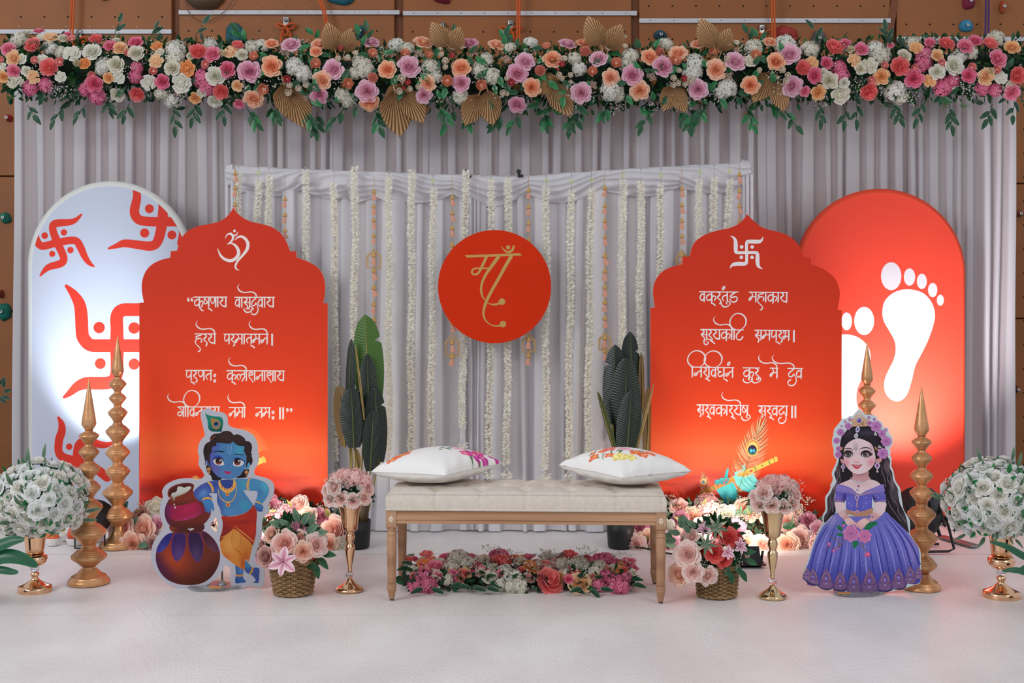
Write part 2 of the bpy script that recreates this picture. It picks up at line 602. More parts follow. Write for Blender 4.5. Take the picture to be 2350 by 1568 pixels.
# climbing holds, each a lump with a bolt
def hold(px, py, w, h, color, label, name='climbing_hold', ang=0, seed=1):
    c = P(px, py, DW)
    rt = empty(name, (c.x, DW, c.z), label=label, cat='climbing hold')
    s_ = DW / F
    m1 = MB()
    def fn(u, v):
        a = 2 * PI * u; t = v * PI / 2
        d = 1 + 0.28 * noise.noise(Vector((math.cos(a) * 1.3, math.sin(a) * 1.3, seed * 5.1 + v)))
        r = math.cos(t) ** 0.8 * d
        x = r * math.cos(a) * w / 2 * s_; z = r * math.sin(a) * h / 2 * s_
        ca, sa = math.cos(ang), math.sin(ang)
        return (x * ca - z * sa, -0.055 * math.sin(t) * (1 + 0.2 * math.sin(a)) + 0.004, x * sa + z * ca)
    m1.grid(fn, 18, 7, closeu=True)
    m1.build('grip', mat('hold_' + str(seed), color, 0.65, var=0.15, bump=0.2), rt)
    m2 = MB(); m2.lathe([(0.011, 0), (0.011, 0.006), (0.006, 0.006), (0.006, 0.002), (0, 0.002)], 12)
    b_ = m2.build('bolt', mat('bolt_steel', (205, 205, 205), 0.3, metal=0.5), rt)
    b_.rotation_euler = (PI / 2, 0, 0); b_.location = (0, -0.054, 0)
    return rt
for a in [
    (540, 80, 46, 52, (30, 92, 98), 'teal pointed climbing hold above the left end of the flower row'),
    (784, -4, 60, 34, (28, 96, 110), 'teal climbing hold cut by the top edge above the rope'),
    (828, 74, 20, 30, (32, 78, 88), 'small dark teal climbing hold beside the dried fans'),
    (1014, -2, 46, 22, (120, 30, 52), 'crimson climbing hold cut by the top edge'),
    (1016, 62, 20, 22, (110, 100, 90), 'small grey climbing hold behind the dried fan leaves'),
    (1515, 82, 34, 24, (36, 72, 80), 'dark teal climbing hold with a white bolt, behind green leaves'),
    (1800, 84, 66, 44, (150, 44, 34), 'large red climbing hold behind the flower row, beside the orange rope'),
    (1877, 90, 34, 40, (88, 84, 82), 'dark grey climbing hold peeking over the flowers'),
    (2222, 5, 28, 36, (128, 34, 60), 'crimson triangular climbing hold, upper right wall'),
    (2215, 61, 34, 28, (52, 128, 160), 'bright blue climbing hold, upper right wall'),
    (2298, 18, 12, 30, (170, 78, 36), 'small curved orange climbing hold beside the purple rope'),
    (240, -3, 14, 8, (40, 44, 44), 'black climbing hold nub at the top edge'),
    (14, 500, 26, 26, (26, 112, 92), 'green curved climbing hold left of the curtain, upper one'),
    (10, 715, 32, 42, (20, 104, 88), 'green climbing hold left of the curtain, lower one'),
    (22, 272, 16, 16, (150, 44, 40), 'small red climbing hold left of the curtain just below the flowers'),
    (4, 675, 10, 18, (140, 52, 40), 'red climbing hold sliver beside the green one'),
    (2336, 491, 26, 16, (130, 62, 44), 'brown two-bolt climbing hold right of the curtain, upper'),
    (2330, 893, 18, 16, (112, 54, 40), 'brown two-bolt climbing hold right of the curtain, lower'),
]:
    hold(*a, ang=R.uniform(-.3, .3), seed=R.randint(1, 9999))

# ropes
M_rope = mat('orange_rope', (206, 92, 34), 0.7, bump=0.4, bscale=300)
M_ropep = mat('purple_rope', (70, 44, 110), 0.7, bump=0.4, bscale=300)
M_steel = mat('brushed_steel', (150, 148, 146), 0.3, metal=0.9)
def rope(pts, lab, m, dx=5.5, r=0.0065, name='climbing_rope'):
    rt = empty(name, P(pts[-1][0], pts[-1][1], DW - 0.09), label=lab, cat='rope')
    o = rt.location.copy()
    for k in (0, 1):
        m1 = MB(); q = [P(x + k * dx, y, DW - 0.09) - o for x, y in pts]
        m1.tube(smooth_pts([tuple(v) for v in q], 6, False), r, 8)
        m1.build('strand', m, rt)
rope([(164, -80), (164, 0), (162, 60), (160, 130)], 'taut double orange climbing rope at the left of the wall', M_rope)
rope([(705, -60), (732, 0), (744, 40), (756, 110)], 'slanting double orange climbing rope left of the dried fans', M_rope)
rope([(1187, -60), (1187, 40), (1186, 120)], 'straight double orange rope hanging over the middle of the flower row', M_rope)
rope([(1771, -60), (1772, 40), (1774, 120)], 'straight double orange rope in front of the red hold', M_rope)
rope([(2262, -60), (2262, 40), (2260, 120)], 'double purple climbing rope on the upper right wall', M_ropep, 7)
def knot(px, py, s_, lab, seed):
    rt = empty('knotted_rope', P(px, py, DW - 0.016), label=lab, cat='rope')
    u = DW / F
    m1 = MB(); pts = []
    for k in range(60):
        a = 2 * PI * k / 60
        pts.append(((math.sin(a) + 1.2 * math.sin(2 * a)) * s_ * u * .42, -0.02 + math.sin(3 * a) * 0.012, (math.cos(a) - 1.3 * math.cos(2 * a)) * s_ * u * .28))
    m1.tube(pts, 0.0068, 8, closed=True); m1.build('knot', M_rope, rt)
    for k in (-1, 1):
        m1 = MB(); m1.tube(smooth_pts([(k * 6 * u, -.02, -4 * u), (k * 11 * u, -.02, -20 * u), (k * 9 * u, -.02, -44 * u)], 5, False), 0.0068, 8)
        m1.build('tail', M_rope, rt)
    m1 = MB(); m1.box((0, -0.01, 16 * u), (13 * u, 0.012, 22 * u)); b_ = m1.build('wall_hanger', M_steel, rt, smooth=False); bevel(b_, 0.008, 3)
    m1 = MB(); m1.lathe([(0.012, 0), (0.012, 0.014), (0, 0.014)], 12); b_ = m1.build('bolt', M_steel, rt); b_.rotation_euler = (PI / 2, 0, 0); b_.location = (0, -0.016, 18 * u)
knot(657, 66, 26, 'knotted orange rope on a steel hanger above the flower row', 1)
knot(1172, 74, 30, 'looped orange rope knot beside the middle rope', 2)
knot(1748, 84, 30, 'loose orange rope loops on a hanger near the red hold', 3)
knot(182, 96, 22, 'orange rope tied at a hanger behind the left flowers', 4)
# thin grey wire hanging in an arc
m1 = MB(); q = [(432, -60), (425, 0), (440, 38), (470, 49), (500, 38), (530, 8), (545, -40)]
m1.tube([tuple(P(x, y, DW - .03)) for x, y in smooth_pts(q, 6, False)], 0.0025, 6)
tag(m1.build('hanging_wire', mat('grey_wire', (96, 74, 58), 0.6)), 'thin grey wire sagging in a loop at the top of the wall', 'wire')
m1 = MB(); m1.lathe([(0.0, 0), (0.055, 0.01), (0.09, 0.06), (0.1, 0.2), (0.0, 0.24)], 20)
m1.v = [(x * 1.4, y * .5, z) for x, y, z in m1.v]
tag(m1.build('auto_belay_housing', mat('brown_plastic', (84, 62, 40), 0.4), loc=P(470, 22, DW - .02)), 'dark brown rounded housing hanging at the top of the wall', 'device')

# ------------------------------------------------------------------ outer backdrop curtain
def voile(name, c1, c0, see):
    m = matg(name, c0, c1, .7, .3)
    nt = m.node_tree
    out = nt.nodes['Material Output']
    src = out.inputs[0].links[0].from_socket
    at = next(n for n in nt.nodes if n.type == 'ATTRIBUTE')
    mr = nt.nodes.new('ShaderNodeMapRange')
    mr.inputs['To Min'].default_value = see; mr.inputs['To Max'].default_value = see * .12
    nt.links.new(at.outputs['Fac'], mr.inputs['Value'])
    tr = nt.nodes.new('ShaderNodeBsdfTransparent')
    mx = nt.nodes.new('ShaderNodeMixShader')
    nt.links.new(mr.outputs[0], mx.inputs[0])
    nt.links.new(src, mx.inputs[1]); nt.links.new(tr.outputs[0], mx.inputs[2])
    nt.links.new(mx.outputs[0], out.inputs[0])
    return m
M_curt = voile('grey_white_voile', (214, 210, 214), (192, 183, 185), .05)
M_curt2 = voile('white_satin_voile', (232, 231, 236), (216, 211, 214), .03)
DB = 7.08
backdrop = empty('backdrop_curtain', (0, DB, 0), label='tall pleated grey-white backdrop curtain spanning the whole stage behind everything', cat='curtain')
M_pole = mat('steel_pole', (150, 150, 152), 0.35, metal=0.8)
m1 = MB(); m1.tube([(-2.9, 0.03, 2.42), (2.9, 0.03, 2.42)], 0.019, 12); m1.build('crossbar', M_pole, backdrop)
for x in (-2.75, 0.0, 2.75):
    m1 = MB(); m1.tube([(x, 0.08, 0), (x, 0.08, 2.42)], 0.02, 12); m1.build('upright_pole', M_pole, backdrop)
    m1 = MB(); m1.box((x, 0.08, 0.006), (0.42, 0.3, 0.008)); m1.build('foot_plate', M_pole, backdrop, smooth=False)
def pleated(x0, x1, z0, z1, seed, amp, per, name, m, par, res=0.0042, fan=0.0, nz=16, bottom=0.0):
    rr = random.Random(seed)
    xs = [x0]
    while xs[-1] < x1: xs.append(xs[-1] + per * rr.uniform(0.55, 1.5))
    am = [amp * rr.uniform(0.35, 1.25) for _ in xs]
    dr = [rr.uniform(-1, 1) * per * .5 for _ in xs]
    dcs = [rr.uniform(.35, .66) for _ in xs]; gl = []
    n = int((x1 - x0) / res)
    U = np.linspace(x0, x1, n + 1)
    m_ = MB(); vs_ = []
    xs_ = np.array(xs)
    for j in range(nz + 1):
        v = j / nz
        z = z1 + (z0 - z1) * v
        sh = np.array([d * v ** 1.3 for d in dr])
        cx_ = xs_ + sh
        for x in U:
            k = int(np.clip(np.searchsorted(cx_, x) - 1, 0, len(xs) - 2))
            t = (x - cx_[k]) / max(1e-4, cx_[k + 1] - cx_[k])
            t = min(1, max(0, t))
            # asymmetric pleat: gentle face then quick tuck
            dc = dcs[k]
            # flat pressed pleat: doubled face in front, single layer tucked behind
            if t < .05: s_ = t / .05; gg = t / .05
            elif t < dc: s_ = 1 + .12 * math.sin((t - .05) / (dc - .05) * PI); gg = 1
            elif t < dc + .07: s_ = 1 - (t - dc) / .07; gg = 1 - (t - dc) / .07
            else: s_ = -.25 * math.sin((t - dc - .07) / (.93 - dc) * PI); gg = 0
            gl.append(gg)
            a_ = am[k] * (0.45 + 0.3 * v ** .5)
            y = -a_ * s_ + 0.0022 * noise.noise(Vector((x * 30, z * 1.2, seed)))
            y += 0.018 * noise.noise(Vector((x * 2.2, z * .8, seed * 2)))
            yy = y - bottom * max(0, v - .93) / .07 * (0.5 + 0.5 * noise.noise(Vector((x * 5, 0, seed))))
            xx = x + fan * (x - (x0 + x1) / 2) * v
            vs_.append((xx, yy, z + (0.006 * noise.noise(Vector((x * 8, 1, seed))) if j == nz else 0)))
    fs = []
    w = n + 1
    for j in range(nz):
        for i in range(n):
            fs.append((j * w + i, (j + 1) * w + i, (j + 1) * w + i + 1, j * w + i + 1))
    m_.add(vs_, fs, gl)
    return m_.build(name, m, par)
edges = [35, 345, 565, 760, 985, 1115, 1470, 1760, 2085, 2322]
for i in range(len(edges) - 1):
    a = (edges[i] - CX) * DB / F; b = (edges[i + 1] - CX) * DB / F
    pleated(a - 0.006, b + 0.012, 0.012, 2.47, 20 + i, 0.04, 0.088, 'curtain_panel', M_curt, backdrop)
# ------------------------------------------------------------------ inner white curtain on its low frame
DI = 6.55
inner = empty('inner_curtain', (0, DI, 0), label='white satin curtain with gathered valance on a low frame behind the bench', cat='curtain')
def bary(px):
    pts = [(528, 384), (640, 391), (860, 399), (1080, 408), (1200, 409), (1330, 400), (1450, 392), (1600, 384), (1714, 378)]
    for (a, ya), (b, yb) in zip(pts, pts[1:]):
        if px <= b: return ya + (yb - ya) * (px - a) / (b - a)
    return pts[-1][1]
def X_(px, D): return (px - CX) * D / F
def Z_(py, D): return CH - (py - HY) * D / F
ztop = lambda x: Z_(bary(x * F / DI + CX), DI)
m1 = MB(); m1.tube([(X_(p, DI), 0.0, Z_(bary(p), DI) - 0.01) for p in range(532, 1716, 24)], 0.014, 10); m1.build('crossbar', M_pole, inner)
for p in (532, 1080, 1190, 1713):
    m1 = MB(); m1.tube([(X_(p, DI), 0.05, 0), (X_(p, DI), 0.05, Z_(bary(p), DI) - .03)], 0.014, 10); m1.build('upright_pole', M_pole, inner)
ie = [538, 700, 905, 1082, 1100, 1290, 1500, 1712]
for i in range(len(ie) - 1):
    if ie[i] == 1082: continue
    a = X_(ie[i], DI); b = X_(ie[i + 1], DI)
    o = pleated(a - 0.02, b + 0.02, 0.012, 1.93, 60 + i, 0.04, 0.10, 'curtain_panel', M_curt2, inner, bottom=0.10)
    for v in o.data.vertices:
        if v.co.z > 1.6: v.co.z = 1.6 + (v.co.z - 1.6) * (ztop(v.co.x) - 0.03 - 1.6) / 0.33
# two narrow satin tails falling at the centre and one at each end
for p0, p1, sd in ((1078, 1106, 90), (1700, 1722, 91), (522, 548, 92)):
    o = pleated(X_(p0, DI), X_(p1, DI), 0.02 if p0 == 1078 else 0.9, 1.88, sd, 0.03, 0.03, 'satin_tail', M_curt2, inner)
    o.location.y = -0.045
# gathered valance rolled over the bar
m_ = MB()
nx = 420
def val(u, v):
    px = 524 + (1718 - 524) * u
    x = X_(px, DI); zt = Z_(bary(px), DI) + 0.008
    sw = 0.5 + 0.5 * math.cos((px - 590) / 118 * 2 * PI * 0.5)
    seg = (px % 173) / 173
    drop = 0.10 + 0.055 * math.sin(PI * seg) + 0.02 * noise.noise(Vector((x * 4, 0, 2)))
    if 800 < px < 900: drop += 0.03
    rid = math.sin((v * 4.2 + seg * 2.2 * math.sin(px / 97) + noise.noise(Vector((x * 3, v * 2, 5))) * 1.2) * PI * 2)
    puff = 0.03 + 0.035 * math.sin(PI * min(1, v * 1.1)) ** .7 + 0.009 * rid
    if v < 0.08: return (x, 0.03 - puff * v / 0.08, zt + 0.006 * math.sin(v / .08 * PI) + 0.004 * noise.noise(Vector((x * 12, 0, 0))))
    return (x, -puff, zt - drop * (v - 0.08) / 0.92)
m_.grid(val, nx, 26)
m_.build('valance', M_curt2, inner)
for i, (px, py, r) in enumerate([(536, 394, 0.024), (1706, 386, 0.027), (532, 420, 0.018)]):
    m_ = MB()
    def kn(u, v, px=px, py=py, r=r):
        a = 2 * PI * u; b = PI * v
        q = r * (1 + 0.7 * noise.noise(Vector((math.cos(a) * 2.4, math.sin(a) * 2.4, v * 3 + px))))
        return (X_(px, DI) + q * math.sin(b) * math.cos(a), -0.04 + q * math.sin(b) * math.sin(a) * .8, Z_(py, DI) + q * 1.2 * math.cos(b))
    m_.grid(kn, 24, 14, closeu=True)
    m_.build('fabric_knot', M_curt2, inner)
M_black = mat('black_plastic', (20, 20, 22), 0.4)
for px in (1073, 1191):
    m_ = MB(); c = P(px, 401, DI)
    m_.box((c.x, -0.045, c.z), (0.016, 0.05, 0.04)); m_.box((c.x + .008, -0.05, c.z - .012), (0.03, 0.03, 0.014)); m_.box((c.x - .002, -.05, c.z + .012), (0.022, 0.016, 0.02), Matrix.Rotation(.5, 3, 'Y'))
    bevel(m_.build('spring_clamp', M_black, inner, smooth=False), 0.003, 2)

# ------------------------------------------------------------------ white flower strings
M_jas = matg('jasmine_white', (250, 246, 232), (255, 254, 250), 0.7, 0.5)
M_bead = mat('pearl_bead', (232, 224, 206), 0.3)
M_hook = mat('steel_wire_hook', (170, 170, 165), 0.3, metal=0.8)
M_lime = mat('lime_ring', (190, 206, 90), 0.5)
DG = 6.44
def petals_string(L, r, seed):
    rr = random.Random(seed); m_ = MB()
    n = int(L / 0.0098)
    for i in range(n):
        z = -L * i / n
        for k in range(15):
            a = 2 * PI * (k + rr.random()) / 15
            if math.sin(a) > 0.75: continue
            le = r * rr.uniform(.75, 1.2); dz = rr.uniform(-.8, .5) * le * .7
            w = 0.0066 * rr.uniform(.8, 1.3)
            ca, sa = math.cos(a), math.sin(a)
            z0 = z + rr.uniform(-.006, .006)
            tx, ty = -sa * w, ca * w
            tilt = rr.uniform(-1, 1) * w
            m_.add([(ca * .003, sa * .003, z0), (ca * le * .6 + tx, sa * le * .6 + ty, z0 + dz * .5 + tilt + .002),
                    (ca * le, sa * le, z0 + dz), (ca * le * .6 - tx, sa * le * .6 - ty, z0 + dz * .5 - tilt)],
                   [(0, 1, 2, 3)], [0.0, .7, 1.0, .7])
    return m_
def flower_string(px, top, bot, pxb, tip, idx, lab, lime):
    c = P(px, top, DG)
    rt = empty('flower_string', (c.x, DG, c.z), label=lab, cat='garland', group='white flower strings hanging in front of the inner curtain')
    L = (bot - top) * DG / F
    m_ = petals_string(L, 0.0225, idx)
    sx = (pxb - px) * DG / F
    m_.v = [(x + sx * (-z / L) + 0.004 * math.sin(z * 9 + idx), y, z) for x, y, z in m_.v]
    tag(m_.build('blossoms', M_jas, rt), kind='stuff')
    hz = (top - bary(px) + 4) * DG / F
    h = MB()
    if hz > .01:
        h.tube([(0, 0, -.01), (0, 0, hz * .6), (0, 0.01, hz)], 0.0012, 5)
    pr = [(0.007 * math.cos(2 * PI * k / 12), 0.0, hz + 0.006 + 0.007 * math.sin(2 * PI * k / 12)) for k in range(12)]
    h.tube(pr, 0.0013, 5, closed=True)
    h.build('hook', M_hook, rt)
    if lime:
        h = MB(); zz = hz * .55
        h.tube([(0.008 * math.cos(2 * PI * k / 12), -0.004, zz + 0.011 * math.sin(2 * PI * k / 12)) for k in range(12)], 0.0018, 5, closed=True)
        h.build('lime_ring', M_lime, rt)
    if tip:
        for s_ in (-1, 1):
            b = MB(); n = 14
            for k in range(n):
                t = k / n
                b.lathe([(0, -.0028), (.0028, 0), (0, .0028)], 5)
                b.v[-15:] = [(x + sx + s_ * .018 * t, y, z - L - 0.005 - tip * DG / F * t * .8) for x, y, z in b.v[-15:]]
            tag(b.build('bead_chain', M_bead, rt), kind='stuff')
        m_ = petals_string(0.03, 0.026, idx + 50)
        m_.v = [(x * 1.2 + sx, y, z - L - tip * DG / F * .85) for x, y, z in m_.v]
        tag(m_.build('end_blossom', M_jas, rt), kind='stuff')
    return rt
strings = [(547, 397, 600, 548, 0, 'short white flower string beside the left tassel string, at the curtain corner', 0),
 (593, 413, 600, 590, 0, 'white flower string behind the left red panel, left one of a close pair', 1),
 (617, 405, 600, 614, 0, 'white flower string behind the left red panel, right one of a close pair', 0),
 (701, 393, 780, 702, 0, 'white flower string falling behind the shoulder of the left red panel', 0),
 (766, 420, 1060, 770, 24, 'white flower string just right of the left red panel, running down to the plant', 0),
 (815, 386, 1000, 812, 0, 'white flower string ending behind the top of the left banana plant', 0),
 (893, 404, 1045, 892, 18, 'white flower string right of the long tassel string above the left banana plant', 0),
 (945, 393, 1040, 943, 16, 'white flower string above the left cushion, topped above the bar', 0),
 (994, 434, 1025, 989, 22, 'white flower string with a long hook above the left cushion tip', 1),
 (1068, 392, 985, 1061, 44, 'white flower string passing behind the left rim of the round sign', 0),
 (1127, 410, 1065, 1123, 24, 'white flower string behind the middle of the round sign, left one', 0),
 (1167, 411, 1070, 1163, 22, 'white flower string behind the middle of the round sign, right one', 0),
 (1254, 430, 1080, 1252, 16, 'white flower string touching the right rim of the round sign', 1),
 (1311, 439, 1080, 1304, 14, 'white flower string with green ring, second right of the round sign', 1),
 (1357, 436, 1060, 1348, 18, 'white flower string next to the long tassel string above the right cushion', 1),
 (1429, 416, 1035, 1424, 0, 'white flower string left of the right banana plant top', 1),
 (1471, 419, 1035, 1467, 0, 'white flower string behind the tip of the right banana plant', 0),
 (1517, 424, 700, 1512, 0, 'white flower string at the left edge of the right red panel', 1),
 (1606, 414, 580, 1603, 0, 'white flower string over the right red panel, left of the last three', 1),
 (1640, 407, 580, 1638, 0, 'white flower string over the right red panel, middle of the last three', 0),
 (1674, 413, 570, 1670, 0, 'white flower string over the right red panel, nearest the corner tassels', 1)]
for i, (px, t, b, pb, tip, lab, lime) in enumerate(strings):
    flower_string(px, t, b, pb, tip, i, lab, lime)

# ------------------------------------------------------------------ gold bell and peach tassel strings
M_gold = mat('gold_thread', (205, 165, 100), 0.4, metal=0.45, bump=0.5, bscale=500)
M_tas = matg('peach_tassel', (214, 150, 122), (240, 188, 166), 0.8, 0.2)
cap = MB(); cap.lathe([(0.013, 0), (0.0142, 0.003), (0.012, 0.005), (0.0085, 0.012), (0.004, 0.02), (0.0028, 0.026), (0, 0.028)], 14)
cap_me = cap.mesh('bell_cap')
ts = MB(); rr = random.Random(5)
for k in range(46):
    a = rr.uniform(0, 2 * PI); r1 = 0.014 * math.sqrt(rr.random()); w = .0011
    ts.add([(math.cos(a) * .004 - w, math.sin(a) * .004, 0), (math.cos(a) * .004 + w, math.sin(a) * .004, 0),
            (math.cos(a) * r1 + w, math.sin(a) * r1, -0.034 + rr.uniform(-.004, .004)), (math.cos(a) * r1 - w, math.sin(a) * r1, -0.034 + rr.uniform(-.004, .004))],
           [(0, 1, 2, 3)], [0, 0, 1, rr.random()])
ts.lathe([(0.003, 0.002), (0.005, 0), (0.0115, -0.03), (0, -.031)], 10)
tas_me = ts.mesh('tassel')
def tassel_string(px, top, bot, caps, house, hscale, lab, seed):
    rr = random.Random(seed); D = 6.40; u = D / F
    c = P(px, top, D)
    rt = empty('tassel_string', tuple(c), label=lab, cat='tassel string', group='gold bell and peach tassel strings')
    b = MB(); n = int((bot - top) / 1.9)
    for k in range(n):
        z = -(bot - top) * u * k / n
        o = len(b.v); b.lathe([(0, -.0022), (.0026, 0), (0, .0022)], 5)
        b.v[o:] = [(x, y, zz + z) for x, y, zz in b.v[o:]]
    tag(b.build('bead_chain', M_gold, rt), kind='stuff')
    for i, cy in enumerate(caps):
        z = -(cy - top) * u
        s_ = 1.15 if cy > 560 else 1.0
        t = rr.uniform(-.35, .35)
        place(cap_me, M_gold, 'bell_cap', rt, Matrix.Translation((0, -.002, z)) @ Matrix.Scale(s_, 4))
        place(tas_me, M_tas, 'tassel', rt, Matrix.Translation((math.sin(t) * .006, -.004, z)) @ Matrix.Rotation(t * .8, 4, 'Y') @ Matrix.Scale(s_, 4))
    if house:
        zt = -(house[0] - top) * u; zb = -(house[1] - top) * u; w = 0.036 * hscale / 1.0
        zs = zt - (zt - zb) * .38
        h = MB()
        for w_, rr_ in ((w, .004), (w * .78, .0018)):
            h.tube([(0, 0, zt if w_ == w else zt - .014), (w_, 0, zs), (w_, 0, zb if w_ == w else zb + .008), (-w_, 0, zb if w_ == w else zb + .008), (-w_, 0, zs)], rr_, 6, closed=True)
        h.build('house_frame', M_gold, rt)
tassel_string(540, 380, 492, [402, 436, 474], None, 1, 'tassel string at the far left corner of the inner curtain', 1)
tassel_string(654, 402, 560, [461, 497, 533], None, 1, 'tassel string dipping behind the left shoulder panel edge', 2)
tassel_string(858, 402, 775, [444, 478, 510, 545, 590, 626, 664, 702, 738], (572, 615), 1, 'longest tassel string with a small house, left of the round sign', 3)
tassel_string(1038, 408, 840, [457, 493, 528, 567, 745, 790, 822], (768, 816), 1.0, 'tassel string with house frame below the left side of the round sign', 4)
tassel_string(1213, 404, 838, [441, 479, 517, 555, 783, 820], (766, 808), .9, 'tassel string with house frame below the right side of the round sign', 5)
tassel_string(1388, 396, 810, [436, 476, 511, 548, 592, 627, 664, 698, 735, 780, 810], (764, 803), .85, 'tassel string with house frame beside the right banana plant', 6)
tassel_string(1565, 388, 640, [437, 475, 511, 546, 590], (573, 620), .8, 'tassel string whose house hides behind the right red panel', 7)
tassel_string(1697, 376, 520, [405, 442, 477, 512], None, 1, 'tassel string at the far right corner of the inner curtain', 8)

# ------------------------------------------------------------------ arch backdrops
M_fab = matcol('printed_stretch_fabric', 0.55, trans=0.25)
M_tubew = mat('white_fabric_edge', (205, 205, 200), 0.7)
M_tubeo = mat('orange_fabric_edge', (216, 64, 36), 0.7)
def arch(cx, r, ytop, yspr, ybase, D, colfn, mside, lab, cat, label_extra=None):
    rt = empty('arch_panel', (X_(cx, D), D, 0.006), label=lab, cat=cat)
    org = rt.location.copy()
    pts = []
    for k in range(0, 41):
        a = PI - PI * k / 40
        pts.append((cx + r * math.cos(a), yspr - (yspr - ytop) * math.sin(a)))
    pts += [(cx + r, ybase), (cx - r, ybase)]
    slab('fabric_cover', pts, D, 0.055, M_fab, mside, rt, spacing=5, colfn=colfn, origin=org)
    m_ = MB()
    q = [P(a, b, D) - org for a, b in pts]
    m_.tube([(p.x, 0.0275, p.z) for p in q], 0.0285, 10, closed=True)
    m_.build('fabric_rim', mside, rt)
    m_ = MB(); m_.box((0, 0.03, 0.006), (0.62, 0.32, 0.01)); m_.build('foot_plate', M_pole, rt, smooth=False)
    return rt, org
DA = 6.80
al, ol = arch(252, 180, 426, 612, 1188, DA, lambda x, y: (206, 212, 228), M_tubew, 'white arch panel printed with red swastika emblems, behind the left red panel', 'backdrop panel')
A = Art(DA, ol, start=0.0006)
def clip_arch(cx, r, ytop, yspr):
    def f(x, y):
        if y >= yspr: return (min(cx + r - 2, max(cx - r + 2, x)), y)
        q = math.hypot((x - cx) / (r - 2), (y - yspr) / (yspr - ytop - 2))
        return (x, y) if q <= 1 else (cx + (x - cx) / q, yspr + (y - yspr) / q)
    return f
A.clip = clip_arch(252, 180, 426, 612)
def estroke(pts, w):
    A.stroke(pts, w, OR)
    A.ell(*pts[0], w[0] / 2, w[0] / 2, OR); A.ell(*pts[-1], w[-1] / 2, w[-1] / 2, OR)
A.frame(0, 380, 500 / 1568)
OR = (232, 62, 44)
K = 54
estroke([(585, 354), (545, 392), (500, 408), (420, 414), (384, 428), (382, 470), (413, 555), (455, 650), (455, 690), (425, 710), (360, 728), (325, 752), (290, 793)], [14, 34, 46, K, K, K, K + 4, K, K, K, 48, 36, 12])
estroke([(262, 505), (270, 550), (300, 580), (350, 572), (413, 555), (500, 540), (552, 546), (580, 590), (612, 660), (645, 705), (676, 726)], [36, 52, K, K, K, K, K, K, 46, 32, 12])
for x, y, r in ((322, 505, 24), (460, 482, 23), (376, 636, 22), (507, 609, 23)): A.ell(x, y, r, r, OR)
K = 68
estroke([(980, 168), (986, 230), (968, 320), (976, 364), (1004, 392), (1056, 402), (1160, 405), (1270, 405), (1330, 425)], [50, 60, K, K, K, K, K, K, 60])
estroke([(1178, 258), (1168, 400), (1150, 500), (1125, 560), (1080, 580), (1000, 572), (900, 560), (850, 575), (782, 597)], [K, K + 6, K + 4, K, K, 62, 56, 40, 14])
estroke([(1325, 425), (1318, 500), (1300, 560)], [60, 62, 50])
for x, y, r in ((1075, 311, 32), (1041, 486, 33), (1237, 500, 32)): A.ell(x, y, r, r, OR)
K = 92
estroke([(478, 868), (530, 925), (573, 1000), (586, 1090), (590, 1180), (600, 1240), (650, 1292), (740, 1297), (842, 1297), (1100, 1297)], [24, 60, 84, K, K, K, K, K, K, K])
estroke([(1100, 1038), (960, 1038), (880, 1042), (842, 1085), (842, 1180), (842, 1300), (842, 1420), (835, 1520), (790, 1562), (700, 1568), (620, 1568), (560, 1590), (500, 1640), (462, 1668)], [K, K, K, K, K, K + 6, K, K, K, K, 88, 70, 44, 20])
for x, y, r in ((714, 1167, 41), (965, 1170, 41), (722, 1426, 39), (965, 1430, 40)): A.ell(x, y, r, r, OR)
A.frame(0, 850, 400 / 1140)
estroke([(382, 310), (402, 350), (404, 400), (388, 450), (382, 520), (400, 560), (440, 580), (520, 600), (600, 625), (700, 700)], [16, 40, 52, 54, 52, 56, 58, 60, 60, 60])
estroke([(740, 470), (700, 488), (650, 485), (600, 466), (560, 462), (525, 480), (510, 520), (500, 620), (480, 700), (430, 760)], [14, 36, 48, 50, 56, 58, 60, 60, 60, 60])
for x, y, r in ((453, 500, 21), (425, 650, 24), (560, 560, 22)): A.ell(x, y, r, r, OR)
A.build('printed_emblems', M_fab, al)

def rcol(x, y):
    return (236, 76, 56)
ar, orr = arch(2022, 185, 444, 628, 1190, DA, rcol, M_tubeo, 'coral arch panel printed with white footprints, behind the right red panel', 'backdrop panel')
A = Art(DA, orr, start=0.0006)
A.frame(1850, 400, 500 / 1307)
WH = (216, 217, 222)
for x, y, a, b in ((510, 612, 61, 84), (620, 617, 34, 52), (694, 643, 30, 46), (759, 695, 28, 43), (805, 756, 21, 33), (243, 883, 32, 54), (348, 880, 60, 85), (148, 896, 28, 46)):
    A.ell(x, y, a, b, WH, n=32)
A.fill([(615, 690), (700, 712), (752, 768), (773, 840), (762, 910), (728, 1005), (688, 1085), (655, 1150), (635, 1230), (610, 1310), (580, 1350), (543, 1363), (500, 1345), (472, 1300), (470, 1240), (492, 1180), (522, 1120), (537, 1060), (530, 1000), (498, 940), (465, 880), (457, 820), (475, 755), (535, 705)], WH)
A.fill([(235, 961), (310, 978), (365, 1025), (385, 1080), (380, 1140), (345, 1210), (318, 1260), (303, 1310), (303, 1370), (325, 1440), (355, 1520), (350, 1600), (300, 1680), (240, 1700), (160, 1660), (120, 1500), (100, 1300), (90, 1100), (150, 985)], WH)
A.build('printed_footprints', M_fab, ar)

